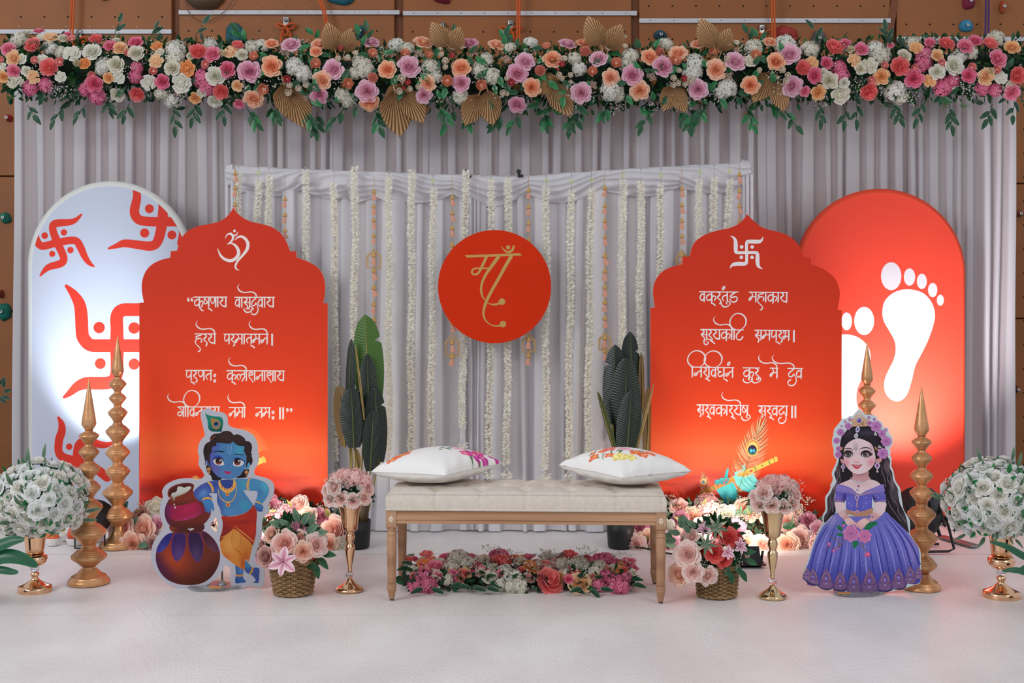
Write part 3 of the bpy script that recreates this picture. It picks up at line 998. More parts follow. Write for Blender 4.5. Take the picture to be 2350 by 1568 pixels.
# ------------------------------------------------------------------ red sign panels
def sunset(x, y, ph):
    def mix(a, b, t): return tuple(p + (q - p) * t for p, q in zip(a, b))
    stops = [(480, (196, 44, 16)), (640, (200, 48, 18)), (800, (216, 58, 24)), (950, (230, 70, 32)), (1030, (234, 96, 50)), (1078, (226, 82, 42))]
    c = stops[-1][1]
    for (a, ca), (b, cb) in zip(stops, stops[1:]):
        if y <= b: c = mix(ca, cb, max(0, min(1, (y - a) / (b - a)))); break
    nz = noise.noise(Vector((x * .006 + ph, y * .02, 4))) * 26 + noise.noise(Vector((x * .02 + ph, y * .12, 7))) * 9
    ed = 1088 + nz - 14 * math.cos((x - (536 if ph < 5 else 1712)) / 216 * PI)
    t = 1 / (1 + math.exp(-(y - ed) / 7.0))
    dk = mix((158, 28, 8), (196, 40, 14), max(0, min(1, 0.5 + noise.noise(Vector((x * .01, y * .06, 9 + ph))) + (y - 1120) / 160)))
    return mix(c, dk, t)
M_board = matcol('printed_foam_board', 0.45)
M_core = mat('white_foam_core', (228, 226, 224), 0.6)
DP = 6.34
def sym(half_l, half_r, s0, ybot, xl, xr):
    ox, oy = s0
    k = 500 / 1568
    L = [(ox + x * k, oy + y * k) for x, y in half_l]
    Rr = [(ox + x * k, oy + y * k) for x, y in half_r]
    return L + [(xl, ybot), (xr, ybot)] + list(reversed(Rr))
def sm_part(pts, corners):
    """smooth runs between sharp corners"""
    out = []; run = [pts[0]]
    for i in range(1, len(pts)):
        run.append(pts[i])
        if i in corners or i == len(pts) - 1:
            out += smooth_pts(run, 4, False)[:-1] if len(run) > 2 else run[:-1]
            run = [pts[i]]
    out.append(pts[-1])
    return out
LL = [(738, 50), (725, 76), (700, 108), (670, 134), (630, 154), (570, 170), (500, 182), (440, 204), (400, 230), (365, 270), (345, 318), (333, 362), (288, 365), (285, 412), (210, 432), (150, 464), (110, 508), (86, 565), (79, 620), (84, 680), (95, 735), (62, 738)]
LR = [(738, 50), (755, 78), (785, 108), (820, 132), (870, 154), (950, 172), (1010, 190), (1060, 220), (1100, 262), (1130, 318), (1146, 365), (1192, 367), (1195, 412), (1290, 448), (1350, 488), (1385, 542), (1400, 610), (1397, 680), (1385, 739), (1418, 741)]
RL = [(827, 98), (814, 122), (788, 152), (750, 180), (690, 202), (620, 216), (560, 234), (500, 262), (450, 304), (428, 350), (415, 403), (365, 406), (362, 460), (290, 478), (230, 505), (188, 546), (160, 600), (152, 660), (157, 720), (166, 771), (133, 774)]
RR = [(827, 98), (850, 122), (880, 150), (920, 184), (970, 207), (1050, 226), (1120, 251), (1180, 296), (1218, 355), (1240, 411), (1288, 414), (1292, 460), (1345, 480), (1400, 508), (1458, 558), (1488, 620), (1497, 670), (1492, 730), (1480, 789), (1511, 791)]
def build_panel(Lp, Rp, s0, cl, crr, xl, xr, lab, ph):
    L = sm_part(Lp, cl); Rr = sm_part(Rp, crr)
    yb = 668 + (CH - .007) * F / DP
    pts = sym(L, Rr[1:], s0, yb, xl, xr)
    cx = (xl + xr) / 2
    rt = empty('sign_panel', (X_(cx, DP), DP, 0.006), label=lab, cat='sign panel')
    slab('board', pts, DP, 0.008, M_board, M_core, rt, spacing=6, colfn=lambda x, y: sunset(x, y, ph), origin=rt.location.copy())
    m_ = MB()
    for sx in (-.22, .22):
        m_.tube([(sx, 0.012, 0.9), (sx, 0.09, 0.014)], 0.006, 6); m_.tube([(sx, 0.014, 0.014), (sx, 0.09, 0.014)], 0.006, 6)
    m_.build('rear_strut', M_pole, rt)
    return rt, rt.location.copy()
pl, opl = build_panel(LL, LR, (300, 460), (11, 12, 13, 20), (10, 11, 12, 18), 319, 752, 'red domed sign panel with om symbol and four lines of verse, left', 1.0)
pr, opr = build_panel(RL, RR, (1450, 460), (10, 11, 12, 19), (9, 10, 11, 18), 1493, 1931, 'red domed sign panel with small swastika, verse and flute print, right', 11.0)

# ---- pen-drawn script lettering
NIB = (1.0, 0.62, 62)
G = {}
def g(name, adv, *st): G[name] = (adv, st)
C_ = 'c'; S_ = 's'
bowl = [(40, 30), (24, 22), (10, 42), (7, 66), (16, 84), (28, 84), (42, 68)]
def stem(x, y0=0, y1=102): return (S_, [(x, y0), (x, y1)], 15)
g('va', 56, (C_, bowl, 13), stem(44))
g('ka', 96, (C_, [(56, 34), (36, 24), (14, 40), (8, 62), (16, 82), (34, 84), (54, 66)], 13), stem(56, 0, 112), (C_, [(58, 54), (74, 40), (90, 48), (90, 66), (78, 88)], 12))
g('aa', 24, stem(10))
g('ya', 78, (C_, [(14, 2), (34, 14), (34, 30), (14, 48), (10, 58), (24, 78), (40, 90), (62, 92)], 14), stem(67))
g('ra', 46, (C_, [(12, 2), (32, 14), (30, 32), (12, 50), (16, 62), (36, 82), (42, 98), (30, 122)], 14))
g('sa', 70, (C_, [(12, 2), (34, 14), (30, 32), (10, 50), (16, 62), (36, 80), (40, 98), (32, 122)], 14), (S_, [(14, 52), (58, 52)], 10), stem(60))
g('da', 62, (C_, [(52, 2), (34, 22), (12, 46), (7, 68), (16, 84), (32, 82), (44, 66), (50, 52)], 12), (C_, [(48, 56), (62, 86), (68, 118), (60, 152), (38, 172), (12, 168), (2, 146), (10, 124), (28, 112)], 12))
g('ha', 72, (C_, [(62, 4), (52, 14), (22, 22), (10, 36), (20, 46), (44, 44), (62, 54), (64, 70), (56, 86)], 12), (C_, [(22, 50), (8, 66), (6, 90), (22, 114), (44, 136), (52, 156), (42, 172), (28, 178)], 12))
g('pa', 62, (C_, [(16, 2), (8, 30), (9, 58), (20, 70), (34, 60), (48, 42)], 12), stem(50))
g('ma', 78, (C_, [(18, 2), (30, 14), (34, 32), (24, 56), (10, 80), (2, 80), (4, 64), (22, 48)], 12), (S_, [(20, 48), (64, 44)], 10), stem(66))
g('ta', 66, (C_, [(52, 32), (30, 36), (12, 52), (10, 70), (24, 90)], 13), stem(54))
g('na', 76, (C_, [(64, 34), (44, 42), (30, 58), (22, 78), (8, 84), (4, 70), (16, 58), (28, 66), (24, 76)], 12), stem(64))
g('nna', 68, (C_, [(12, 2), (8, 28), (18, 56), (32, 62), (44, 44), (48, 22), (46, 2)], 12), stem(58))
g('ssa', 62, (C_, [(20, 2), (8, 26), (6, 52), (18, 68), (32, 62), (48, 46)], 12), (S_, [(14, 14), (46, 58)], 10), stem(52))
g('la', 88, (C_, [(26, 94), (10, 74), (8, 48), (24, 36), (38, 50), (38, 78)], 12), (C_, [(38, 60), (50, 36), (70, 34), (82, 52), (72, 76), (54, 106)], 12), (S_, [(80, 0), (80, 46)], 13))
g('sha', 80, (C_, [(12, 36), (16, 22), (38, 16), (52, 28), (38, 42), (16, 44), (12, 58), (34, 84), (54, 118)], 13), stem(68))
g('ga', 68, (C_, [(12, 4), (34, 24), (48, 52), (40, 78), (20, 88), (4, 78), (8, 58), (26, 50), (46, 56)], 12), stem(58))
g('dda', 86, (C_, [(62, 2), (40, 18), (18, 38), (20, 54), (44, 50), (66, 46), (78, 62), (70, 88), (48, 102), (26, 92), (6, 66)], 13))
g('bha', 66, (C_, [(14, 32), (8, 16), (22, 6), (32, 18), (24, 36), (26, 62), (10, 84), (2, 72), (12, 58), (50, 60)], 12), stem(56))
g('tta', 76, (C_, [(50, 2), (28, 24), (10, 50), (8, 78), (22, 98), (46, 98), (64, 80), (70, 62)], 13))
g('gha', 74, (C_, [(16, 2), (6, 20), (20, 38), (38, 42), (18, 50), (10, 70), (20, 88), (40, 84), (60, 66)], 13), stem(62))
g('i', 24, stem(10), (C_, [(20, -4), (-6, -16), (-30, -54), (-26, -102), (2, -146), (46, -166), (92, -152), (122, -112), (122, -62), (104, -28), (78, -6)], [12, 13, 13, 11, 9, 12, 14, 15, 12, 9, 5]))
def script_line(A, x0, x1, y, u, glyphs, col, y1=None):
    """headline from x0 to x1 at y (crop units), u crop units per letter unit"""
    y1 = y if y1 is None else y1
    total = sum(G[k][0] for k in glyphs if k in G)
    kx = (x1 - x0 - 14) / total
    A.stroke([(x0, y + 8), (x0 + 10, y - 0), (x1 - 8, y1), (x1, y1 - 6)], [4, 19, 19, 5], col, sm=0)
    pen = x0 + 7; last = None
    def T(p, x): 
        xx = x + p[0] * kx
        return (xx, y + (y1 - y) * (xx - x0) / (x1 - x0) + p[1] * u)
    for k in glyphs:
        sx = last if last is not None else pen
        if k == 'hal': A.stroke([T(p, sx) for p in ((-8, 114), (14, 120), (34, 140))], [14, 24, 20], col)
        elif k == 'e': A.stroke([T(p, sx) for p in ((-158, -136), (-174, -104), (-156, -66), (-112, -48), (-46, -54), (-8, -34), (0, 2))], [3, 15, 24, 20, 20, 24, 18], col)
        elif k == 'u': A.stroke([T(p, sx) for p in ((-50, 106), (-52, 128), (-28, 150), (6, 142), (26, 116), (16, 96), (-4, 96), (-10, 114), (4, 122))], [10, 22, 24, 16, 20, 18, 12, 18, 16], col)
        elif k == 'uu': 
            A.stroke([T(p, sx) for p in ((-26, 116), (-24, 138), (-8, 152), (14, 140), (12, 122), (-4, 120))], [8, 22, 22, 20, 16, 12], col)
            A.stroke([T(p, sx) for p in ((-22, 112), (16, 96), (46, 112), (80, 144))], [10, 18, 24, 20], col)
        elif k == 'ri': A.stroke([T(p, sx) for p in ((34, 92), (16, 104), (14, 124), (40, 138))], [8, 16, 24, 18], col)
        elif k == 'dot':
            c = T((-34, -40), sx); A.ell(c[0], c[1], 26, 42, col, rot=30)
            A.ell(c[0] - 1, c[1], 5, 12, (205, 62, 30), rot=-40)
        elif k == 'vis':
            for yy in (42, 96):
                c = T((22, yy), pen); A.ell(c[0], c[1], 24, 30, col, rot=20); A.ell(c[0], c[1], 5, 7, (205, 62, 30))
        else:
            adv, sts = G[k]
            for typ, pts, w in sts:
                q = [T(p, pen) for p in pts]
                if typ == S_ and len(pts) == 2 and pts[0][0] == pts[1][0]:
                    x_, ya, yb = q[0][0], q[0][1], q[1][1]; hw = w * u * .46
                    A.fill([(x_ - hw, ya), (x_ + hw, ya), (x_ + hw, yb - 14), (x_ - hw * .2, yb + 6), (x_ - hw, yb + 2)], col, sm=0)
                    last = x_
                elif typ == S_: A.stroke(q, w * u, col, sm=0)
                else:
                    ww = [v * u for v in w] if isinstance(w, list) else [w * u * 1.12] * len(q)
                    A.stroke(q, ww, col, nib=None if isinstance(w, list) else NIB)
            if k in ('da', 'ra', 'ka'): last = pen + {'da': 52, 'ra': 30, 'ka': 56}[k] * kx
            pen += adv * kx
    return pen
TXT = (226, 216, 212)
A = Art(DP, opl)
A.frame(380, 640, 320 / 2350)
u = 1.68
for q in (385, 447):   # opening quotes
    A.ell(q, 362, 22, 22, TXT); A.stroke([(q - 16, 356), (q - 12, 332), (q + 18, 314)], [12, 16, 3], TXT)
script_line(A, 468, 1042, 309, u, ['ka', 'ri', 'ssa', 'hal', 'nna', 'aa', 'ya'], TXT)
script_line(A, 1158, 1842, 313, u, ['va', 'aa', 'sa', 'u', 'da', 'e', 'va', 'aa', 'ya'], TXT)
A.build('printed_verse_line', matcol('white_print', 0.5), pl); A = Art(DP, opl, start=0.0003)
A.frame(380, 640, 320 / 2350)
script_line(A, 486, 856, 930, u, ['ha', 'ra', 'ya', 'e'], TXT)
script_line(A, 976, 1740, 934, u, ['pa', 'ra', 'ma', 'aa', 'ta', 'hal', 'ma', 'na', 'e'], TXT)
A.fill([(1780, 926), (1812, 926), (1810, 1130), (1782, 1130)], TXT, sm=0)
A.frame(380, 810, 320 / 2350)
A.build('printed_verse_line', matcol('white_print', 0.5), pl); A = Art(DP, opl, start=0.0003)
A.frame(380, 810, 320 / 2350)
script_line(A, 332, 794, 297, u, ['pa', 'hal', 'ra', 'nna', 'ta'], TXT)
script_line(A, 812, 813, 297, u, ['vis'], TXT) if False else None
for yy in (381, 473): A.ell(829, yy, 24, 30, TXT, rot=20); A.ell(829, yy, 5, 8, (205, 62, 30))
script_line(A, 1022, 2012, 301, u, ['ka', 'hal', 'la', 'aa', 'e', 'sha', 'na', 'aa', 'sha', 'aa', 'ya'], TXT, 308)
A.build('printed_verse_line', matcol('white_print', 0.5), pl); A = Art(DP, opl, start=0.0003)
A.frame(380, 810, 320 / 2350)
script_line(A, 193, 918, 912, u, ['ga', 'aa', 'e', 'i', 'va', 'na', 'hal', 'da', 'aa', 'ya'], TXT)
script_line(A, 1058, 1360, 922, u, ['na', 'ma', 'aa', 'e'], TXT)
script_line(A, 1508, 1776, 925, u, ['na', 'ma'], TXT)
for yy in (1003, 1096): A.ell(1811, yy, 25, 30, TXT, rot=20); A.ell(1811, yy, 5, 8, (205, 62, 30))
for xx in (1912, 1966): A.fill([(xx, 918), (xx + 32, 918), (xx + 30, 1122), (xx + 2, 1122)], TXT, sm=0)
for q in (2052, 2116):
    A.ell(q, 957, 23, 23, TXT); A.stroke([(q + 16, 960), (q + 12, 984), (q - 16, 1002)], [12, 17, 3], TXT)
A.build('printed_verse_line', matcol('white_print', 0.5), pl); A = Art(DP, opl, start=0.0003)
A.frame(300, 460, 500 / 1568)
A.stroke([(680, 276), (692, 250), (715, 240), (736, 256), (732, 284), (712, 306), (694, 316)], [3, 8, 14, 18, 15, 11, 5], TXT)
A.stroke([(698, 312), (734, 312), (764, 338), (777, 376), (764, 410), (740, 428), (708, 434), (668, 418), (642, 388), (626, 346)], [5, 12, 20, 24, 25, 24, 22, 19, 14, 3], TXT)
A.stroke([(750, 288), (768, 268), (795, 260), (826, 278), (844, 316), (834, 358), (800, 402), (768, 440), (754, 472), (760, 494), (782, 502)], [3, 12, 17, 21, 23, 22, 17, 15, 14, 11, 3], TXT)
A.stroke([(724, 232), (734, 248), (748, 253), (762, 246), (772, 226)], [3, 9, 11, 9, 3], TXT)
A.ell(747, 220, 9.5, 10.5, TXT)
A.build('printed_om_symbol', matcol('white_print', 0.5), pl)
# peeking bits of the mirrored flute print on the left panel
A = Art(DP, opl, start=0.0012)
A.frame(0, 0, 1)
A.stroke([(520, 1092), (607, 1054)], [13, 13], (226, 190, 96), sm=0)
A.ell(606, 1055, 4, 8.5, (206, 170, 80), rot=-22)
A.build('printed_flute_end', matcol('white_print', 0.5), pl); A = Art(DP, opl, start=0.0008)
for k in range(24):
    a = -PI / 2 + 0.3 + (k - 12) * 0.07
    A.stroke([(560, 1060), (560 + 46 * math.cos(a), 1060 + 56 * math.sin(a)), (560 + 60 * math.cos(a + .12), 1060 + 80 * math.sin(a + .12))], [1.2, 1.2, .6], (226, 176, 110), sm=2)
for k in range(14):
    A.stroke([(452, 1112), (440 + k * 1.6, 1096 - 4 * math.sin(k * .3))], [1, .7], (226, 176, 110), sm=0)
tag(A.build('printed_feather_barbs', matcol('white_print', 0.5), pl), kind='stuff')

A = Art(DP, opr)
TXT = (226, 220, 222)
A.frame(1570, 640, 300 / 2350); u = 1.79
script_line(A, 268, 978, 234, u, ['va', 'ka', 'hal', 'ra', 'ta', 'u', 'dot', 'dda'], TXT, 240)
script_line(A, 1158, 1872, 241, u, ['ma', 'ha', 'aa', 'ka', 'aa', 'ya'], TXT, 247)
A.build('printed_verse_line', matcol('white_print', 0.5), pr); A = Art(DP, opr, start=0.0003)
A.frame(1570, 640, 300 / 2350)
script_line(A, 286, 1074, 911, u, ['sa', 'uu', 'ra', 'hal', 'ya', 'ka', 'aa', 'e', 'i', 'tta'], TXT, 920)
script_line(A, 1258, 1908, 924, u, ['sa', 'ma', 'pa', 'hal', 'ra', 'bha'], TXT, 930)
A.fill([(1958, 922), (1990, 922), (1988, 1142), (1956, 1142)], TXT, sm=0)
A.frame(1570, 795, 300 / 2350)
A.build('printed_verse_line', matcol('white_print', 0.5), pr); A = Art(DP, opr, start=0.0003)
A.frame(1570, 795, 300 / 2350)
script_line(A, 120, 902, 374, u, ['i', 'na', 'ra', 'hal', 'i', 'va', 'gha', 'hal', 'na', 'dot'], TXT, 385)
script_line(A, 1048, 1364, 387, u, ['ka', 'u', 'ra', 'u'], TXT, 390)
script_line(A, 1536, 1698, 392, u, ['ma', 'e'], TXT, 395)
script_line(A, 1854, 2138, 397, u, ['da', 'e', 'va'], TXT, 401)
A.build('printed_verse_line', matcol('white_print', 0.5), pr); A = Art(DP, opr, start=0.0003)
A.frame(1570, 795, 300 / 2350)
script_line(A, 218, 1164, 1052, u, ['sa', 'ra', 'hal', 'va', 'ka', 'aa', 'ra', 'hal', 'ya', 'e', 'ssa', 'u'], TXT, 1066)
script_line(A, 1322, 1878, 1069, u, ['sa', 'ra', 'hal', 'va', 'da', 'aa'], TXT, 1076)
for xx in (1924, 1984): A.fill([(xx, 1068), (xx + 34, 1068), (xx + 32, 1290), (xx, 1290)], TXT, sm=0)
A.build('printed_verse_line', matcol('white_print', 0.5), pr); A = Art(DP, opr, start=0.0003)
A.frame(1450, 460, 500 / 1568)
A.stroke([(707, 258), (728, 264), (745, 290), (748, 330), (748, 366), (760, 376), (826, 376), (890, 376), (904, 388), (904, 430), (908, 466), (922, 484), (942, 494)], [2, 12, 25, 29, 26, 22, 21, 22, 25, 29, 25, 14, 2], TXT, sm=3)
A.stroke([(944, 260), (938, 282), (918, 296), (880, 297), (838, 297), (826, 310), (826, 376), (826, 440), (814, 456), (772, 456), (736, 460), (716, 472), (706, 492)], [2, 14, 26, 29, 27, 22, 21, 22, 26, 29, 26, 14, 2], TXT, sm=3)
for x, y in ((790, 335), (866, 335), (788, 410), (865, 410)): A.ell(x, y, 13, 13, TXT)
A.build('printed_swastika_emblem', matcol('white_print', 0.5), pr)

# flute, hands and peacock feather print
A = Art(DP, opr, start=0.0012)
A.frame(1400, 950, 500 / 1742)
rr = random.Random(3)
def feather(x0, y0, x1, y1, wd, n, cols_, wst):
    dx, dy = x1 - x0, y1 - y0; L = math.hypot(dx, dy); dx /= L; dy /= L
    for k in range(n):
        t = (k + .5) / n
        for s_ in (-1, 1):
            bx, by = x0 + dx * L * t, y0 + dy * L * t
            ww = wd * (math.sin(PI * min(1, t * .8 + .18)) ** .8) * rr.uniform(.8, 1.12) * (1 if t < .8 else 1)
            up = L * (0.12 + .12 * t)
            ex, ey = bx + dx * up - dy * ww * s_ * -1, by + dy * up + dx * ww * s_ * -1
            mx, my = bx + (ex - bx) * .55 - dx * up * .15, by + (ey - by) * .55 - dy * up * .15
            A.stroke([(bx, by), (mx, my), (ex, ey)], [wst * .6, wst, wst * .3], rr.choice(cols_), sm=2)
    A.stroke([(x0, y0), (x1, y1)], [wst * 1.2, wst * .8], (120, 110, 60), sm=0)
fc = [(244, 178, 140), (232, 196, 150), (224, 150, 110), (170, 150, 96), (120, 116, 66), (248, 206, 168)]
feather(1015, 640, 1192, 120, 120, 84, fc, 3.6)
feather(782, 690, 746, 500, 44, 30, fc, 2)
for (cx, cy, k_) in ((1138, 272, 1.0), (748, 540, .36)):
    A.ell(cx, cy, 56 * k_, 70 * k_, (226, 190, 120), rot=12); A.ell(cx, cy, 50 * k_, 62 * k_, (200, 90, 50), rot=12); A.ell(cx, cy + 2, 45 * k_, 56 * k_, (236, 190, 110), rot=12)
    A.ell(cx - 2, cy + 16 * k_, 36 * k_, 40 * k_, (40, 130, 90)); A.ell(cx - 2, cy + 12 * k_, 32 * k_, 34 * k_, (50, 30, 60)); A.ell(cx - 12 * k_, cy + 22 * k_, 11 * k_, 16 * k_, (70, 190, 210)); A.ell(cx + 10 * k_, cy + 22 * k_, 11 * k_, 16 * k_, (60, 150, 200))
A.build('printed_peacock_feather', matcol('white_print', 0.5), pr); A = Art(DP, opr, start=0.0020)
A.frame(1400, 950, 500 / 1742)
TE = (62, 178, 178); TD = (28, 128, 138)
hg = [('l', 1000, 480, 840, 740, (40, 150, 158))]
# left hand: forearm, palm and fingers behind and over the flute
A.fill([(845, 590), (900, 560), (960, 540), (990, 560), (1012, 610), (1010, 680), (1005, 745), (960, 755), (925, 735), (905, 690), (870, 640)], TE, hg, sp=10)
A.fill([(915, 500), (925, 460), (940, 434), (948, 442), (944, 480), (940, 520), (925, 545), (912, 530)], TE, [('l', 915, 440, 945, 540, TD)], sp=8)
A.fill([(996, 470), (1030, 455), (1062, 440), (1100, 470), (1150, 500), (1180, 530), (1196, 570), (1200, 620), (1190, 650), (1120, 632), (1060, 610), (1020, 575), (990, 520)], (110, 200, 196), [('l', 1000, 480, 1190, 640, (60, 180, 186)), ('r', 1100, 560, 60, 40, (160, 220, 210), .5)], sp=10)
A.fill([(1058, 450), (1055, 410), (1062, 390), (1074, 396), (1084, 440), (1090, 480), (1070, 490)], (130, 206, 200), sm=4)
A.fill([(1120, 500), (1118, 460), (1130, 446), (1142, 458), (1156, 500), (1170, 530), (1140, 530)], (120, 200, 196), sm=4)
A.build('printed_hand', matcol('white_print', 0.5), pr); A = Art(DP, opr, start=0.0026)
A.frame(1400, 950, 500 / 1742)
# flute
A.fill([(714, 622), (1330, 340), (1340, 352), (1336, 378), (742, 656), (726, 654)], (208, 160, 84), [('l', 1000, 470, 1018, 520, (176, 112, 44)), ('l', 900, 600, 1340, 340, (226, 190, 90))], sm=0, sp=9)
A.ell(730, 638, 15, 20, (180, 120, 60), rot=25); A.ell(730, 638, 9, 13, (96, 54, 24), rot=25)
A.ell(1326, 362, 11, 23, (216, 184, 90), rot=-25)
for x in (826, 1160, 1272): 
    y = 636 - (x - 730) * .458; A.stroke([(x - 6, y - 18), (x + 8, y + 16)], [7, 7], (60, 110, 50), sm=0)
for x in (860, 1000, 1120, 1215): 
    y = 636 - (x - 730) * .458; A.ell(x, y, 9, 5, (120, 70, 30), rot=-25)
for x in (950, 1090, 1310):
    y = 636 - (x - 730) * .458; A.stroke([(x - 6, y - 19), (x + 8, y + 17)], [5, 5], (170, 110, 50), sm=0)
A.build('printed_flute', matcol('white_print', 0.5), pr); A = Art(DP, opr, start=0.0032)
A.frame(1400, 950, 500 / 1742)
# fingers
for q in ([(838, 560), (850, 530), (872, 528), (880, 548), (864, 566)], [(862, 545), (880, 515), (905, 512), (920, 530), (925, 552), (905, 565), (885, 560)], [(890, 540), (920, 512), (950, 515), (945, 545), (925, 560)], [(830, 535), (836, 520), (850, 525), (848, 550), (838, 556)]):
    A.fill(q, TE, [('l', q[0][0], q[0][1] - 40, q[0][0] + 10, q[0][1] + 10, TD)], sp=7)
A.fill([(985, 500), (990, 484), (1004, 482), (1025, 500), (1060, 500), (1080, 540), (1050, 560), (1010, 545)], (110, 200, 196), sm=4)
for x, y in ((910, 548), (928, 530), (840, 526), (990, 487), (1062, 400), (1130, 456)): A.ell(x, y, 7, 10, (206, 60, 80), rot=20)
for q in ([(1090, 480), (1120, 530), (1165, 560)], [(1060, 500), (1090, 550), (1140, 590)], [(1030, 520), (1070, 570), (1110, 600)], [(960, 560), (985, 600), (990, 660)], [(880, 600), (920, 660), (940, 720)]):
    A.stroke(q, [2, 4, 1], (40, 146, 150))
A.stroke([(1000, 748), (1008, 735), (1024, 745)], [8, 8, 6], (190, 150, 60))
A.build('printed_fingers', matcol('white_print', 0.5), pr)

# ------------------------------------------------------------------ round sign
DC = 6.36
rs = empty('round_sign', (X_(1135, DC), DC, Z_(658, DC)), label='round red sign with gold script lettering hung on the inner curtain', cat='sign')
m_ = MB(); rad = 130 * DC / F
m_.lathe([(rad, 0), (rad, 0.004)], 96); b_ = m_.build('disc', mat('red_print_board', (204, 48, 16), 0.75, var=0.04, vscale=1.5, spec=.1), rs, smooth=False); b_.rotation_euler = (PI / 2, 0, 0); b_.location = (0, 0.004, 0)
m_ = MB(); m_.lathe([(rad, 0), (rad, 0.006)], 96); b_ = m_.build('board_core', M_core, rs, smooth=False); b_.rotation_euler = (PI / 2, 0, 0); b_.location = (0, 0.0105, 0)
A = Art(DC, rs.location.copy(), start=0.0004)
A.frame(950, 480, 380 / 1568)
GD = (192, 152, 82)
A.fill([(480, 437), (1003, 418), (1024, 440), (502, 460)], GD, sm=0)
A.stroke([(688, 450), (660, 510), (632, 568), (610, 605), (580, 620), (554, 612), (548, 590), (566, 568), (610, 560), (660, 561), (716, 561)], [28, 27, 24, 22, 20, 18, 18, 18, 15, 14, 14], GD)
A.stroke([(806, 446), (772, 490), (736, 540), (700, 590), (664, 650), (640, 720), (637, 780), (652, 832), (678, 868)], [34, 33, 31, 28, 25, 22, 21, 16, 7], GD)
A.stroke([(692, 886), (720, 899), (760, 904), (800, 896), (833, 878)], [5, 11, 18, 21, 16], GD)
A.ell(833, 877, 31, 31, GD, n=30)
A.stroke([(924, 442), (890, 500), (850, 570), (806, 650), (760, 730), (720, 804), (688, 870), (664, 940), (658, 1000), (676, 1050), (712, 1086), (758, 1106), (806, 1106), (840, 1092)], [36, 33, 31, 30, 29, 29, 29, 25, 21, 16, 10, 11, 17, 15], GD)
A.ell(843, 1090, 31, 31, GD, n=30)
A.stroke([(829, 350), (846, 378), (872, 402), (904, 405), (932, 388), (947, 345)], [2, 11, 19, 23, 24, 20], GD)
A.ell(892, 363, 20, 20, GD)
A.build('gold_lettering', mat('gold_print', GD, 0.4, metal=0.2), rs)
for px in (1095, 1175):
    m_ = MB(); m_.tube([((px - 1135) * DC / F, 0.02, 100 * DC / F), ((px - 1135) * DC / F, 0.03, 250 * DC / F)], 0.0008, 4)
    m_.build('hanging_thread', M_bead, rs)
# ------------------------------------------------------------------ flower kit (shared mesh data)
def rose_mesh(name, layers, seed, open_=1.0, tight=1.0, nu=4, nv=4, wavy=0.03, base=True):
    """layers: list of (petal count, radius, tip height, half angle in degrees, curl)"""
    rr = random.Random(seed); m_ = MB()
    nl = len(layers)
    for li, (cnt, Rr, H, ha, curl) in enumerate(layers):
        off = rr.uniform(0, 2 * PI)
        for p in range(cnt):
            a0 = off + 2 * PI * p / cnt + rr.uniform(-.18, .18)
            R_ = Rr * rr.uniform(.93, 1.07); H_ = H * rr.uniform(.92, 1.06)
            hw = math.radians(ha) * rr.uniform(.92, 1.08); ph = rr.uniform(0, 6)
            tl = (li + 0.0) / max(1, nl - 1)
            def fn(u, v):
                uu = (u - .5) * 2
                wv = math.sin(PI * (0.12 + 0.62 * v)) ** .7
                ve = v * (1 - 0.22 * abs(uu) ** 2.2)
                # radial profile: out from the heart, up, then curled
                rho = R_ * (0.25 + 0.80 * math.sin(min(1, ve * 1.05) * PI / 2) ** .8) + curl * R_ * max(0, ve - .6) ** 1.3 * 1.6
                z = H_ * (ve ** 1.1) - curl * R_ * max(0, ve - .72) ** 1.2 * 1.5
                rho *= 1 + wavy * math.sin(uu * 4 + ph) * v
                spiral = (u - .5) * 0.13 * R_
                a = a0 + uu * hw * wv
                r2 = rho + spiral
                return (r2 * math.cos(a), r2 * math.sin(a), z + wavy * .5 * R_ * math.sin(uu * 5 + ph) * v, min(1, 0.02 + tl * .3 + .85 * v ** 2.2))
            m_.grid(fn, nu, nv)
    if base:
        m_.lathe([(0.0, -.32), (0.3, -.22), (0.42, 0.0), (0.2, .2)], 8)
        m_.g[-32:] = [0.9] * 32
    return m_.mesh(name)
ROSE = [rose_mesh('rose_bloom', [(3, .10, .52, 85, 0), (3, .2, .56, 66, 0.02), (4, .34, .55, 52, .08), (4, .50, .5, 46, .16), (5, .68, .40, 42, .26), (5, .88, .26, 40, .34)], s) for s in (1, 2, 3)]
ROSEB = [rose_mesh('full_rose_bloom', [(2, .07, .5, 95, 0), (3, .15, .56, 78, .0), (4, .24, .58, 60, .03), (4, .34, .56, 52, .06), (5, .46, .52, 44, .12), (5, .60, .45, 42, .2), (6, .76, .34, 38, .3), (6, .95, .18, 36, .36)], s, nu=5, nv=5, wavy=.035) for s in (4, 5)]
PEO = [rose_mesh('peony_bloom', [(3, .2, .62, 60, .0), (4, .34, .66, 46, -.05), (5, .52, .62, 44, -.08), (5, .72, .5, 42, -.02), (5, .9, .32, 42, .1)], s, wavy=.07) for s in (7, 8)]
OPEN = [rose_mesh('open_bloom', [(3, .12, .34, 60, .0), (3, .34, .32, 50, .15), (4, .62, .24, 44, .2), (5, .92, .12, 40, .22)], s, wavy=.06) for s in (9, 10)]
BUD = [rose_mesh('bud_bloom', [(2, .18, .8, 95, 0), (3, .42, .85, 62, -.15), (4, .6, .72, 52, -.2)], s, base=True) for s in (11,)]
CUP = [rose_mesh('ranunculus_bloom', [(4, .3, .3, 48, 0), (5, .52, .5, 44, -.1), (5, .72, .56, 42, -.22), (5, .88, .48, 42, -.2)], s, nu=3, nv=3) for s in (12, 13)]
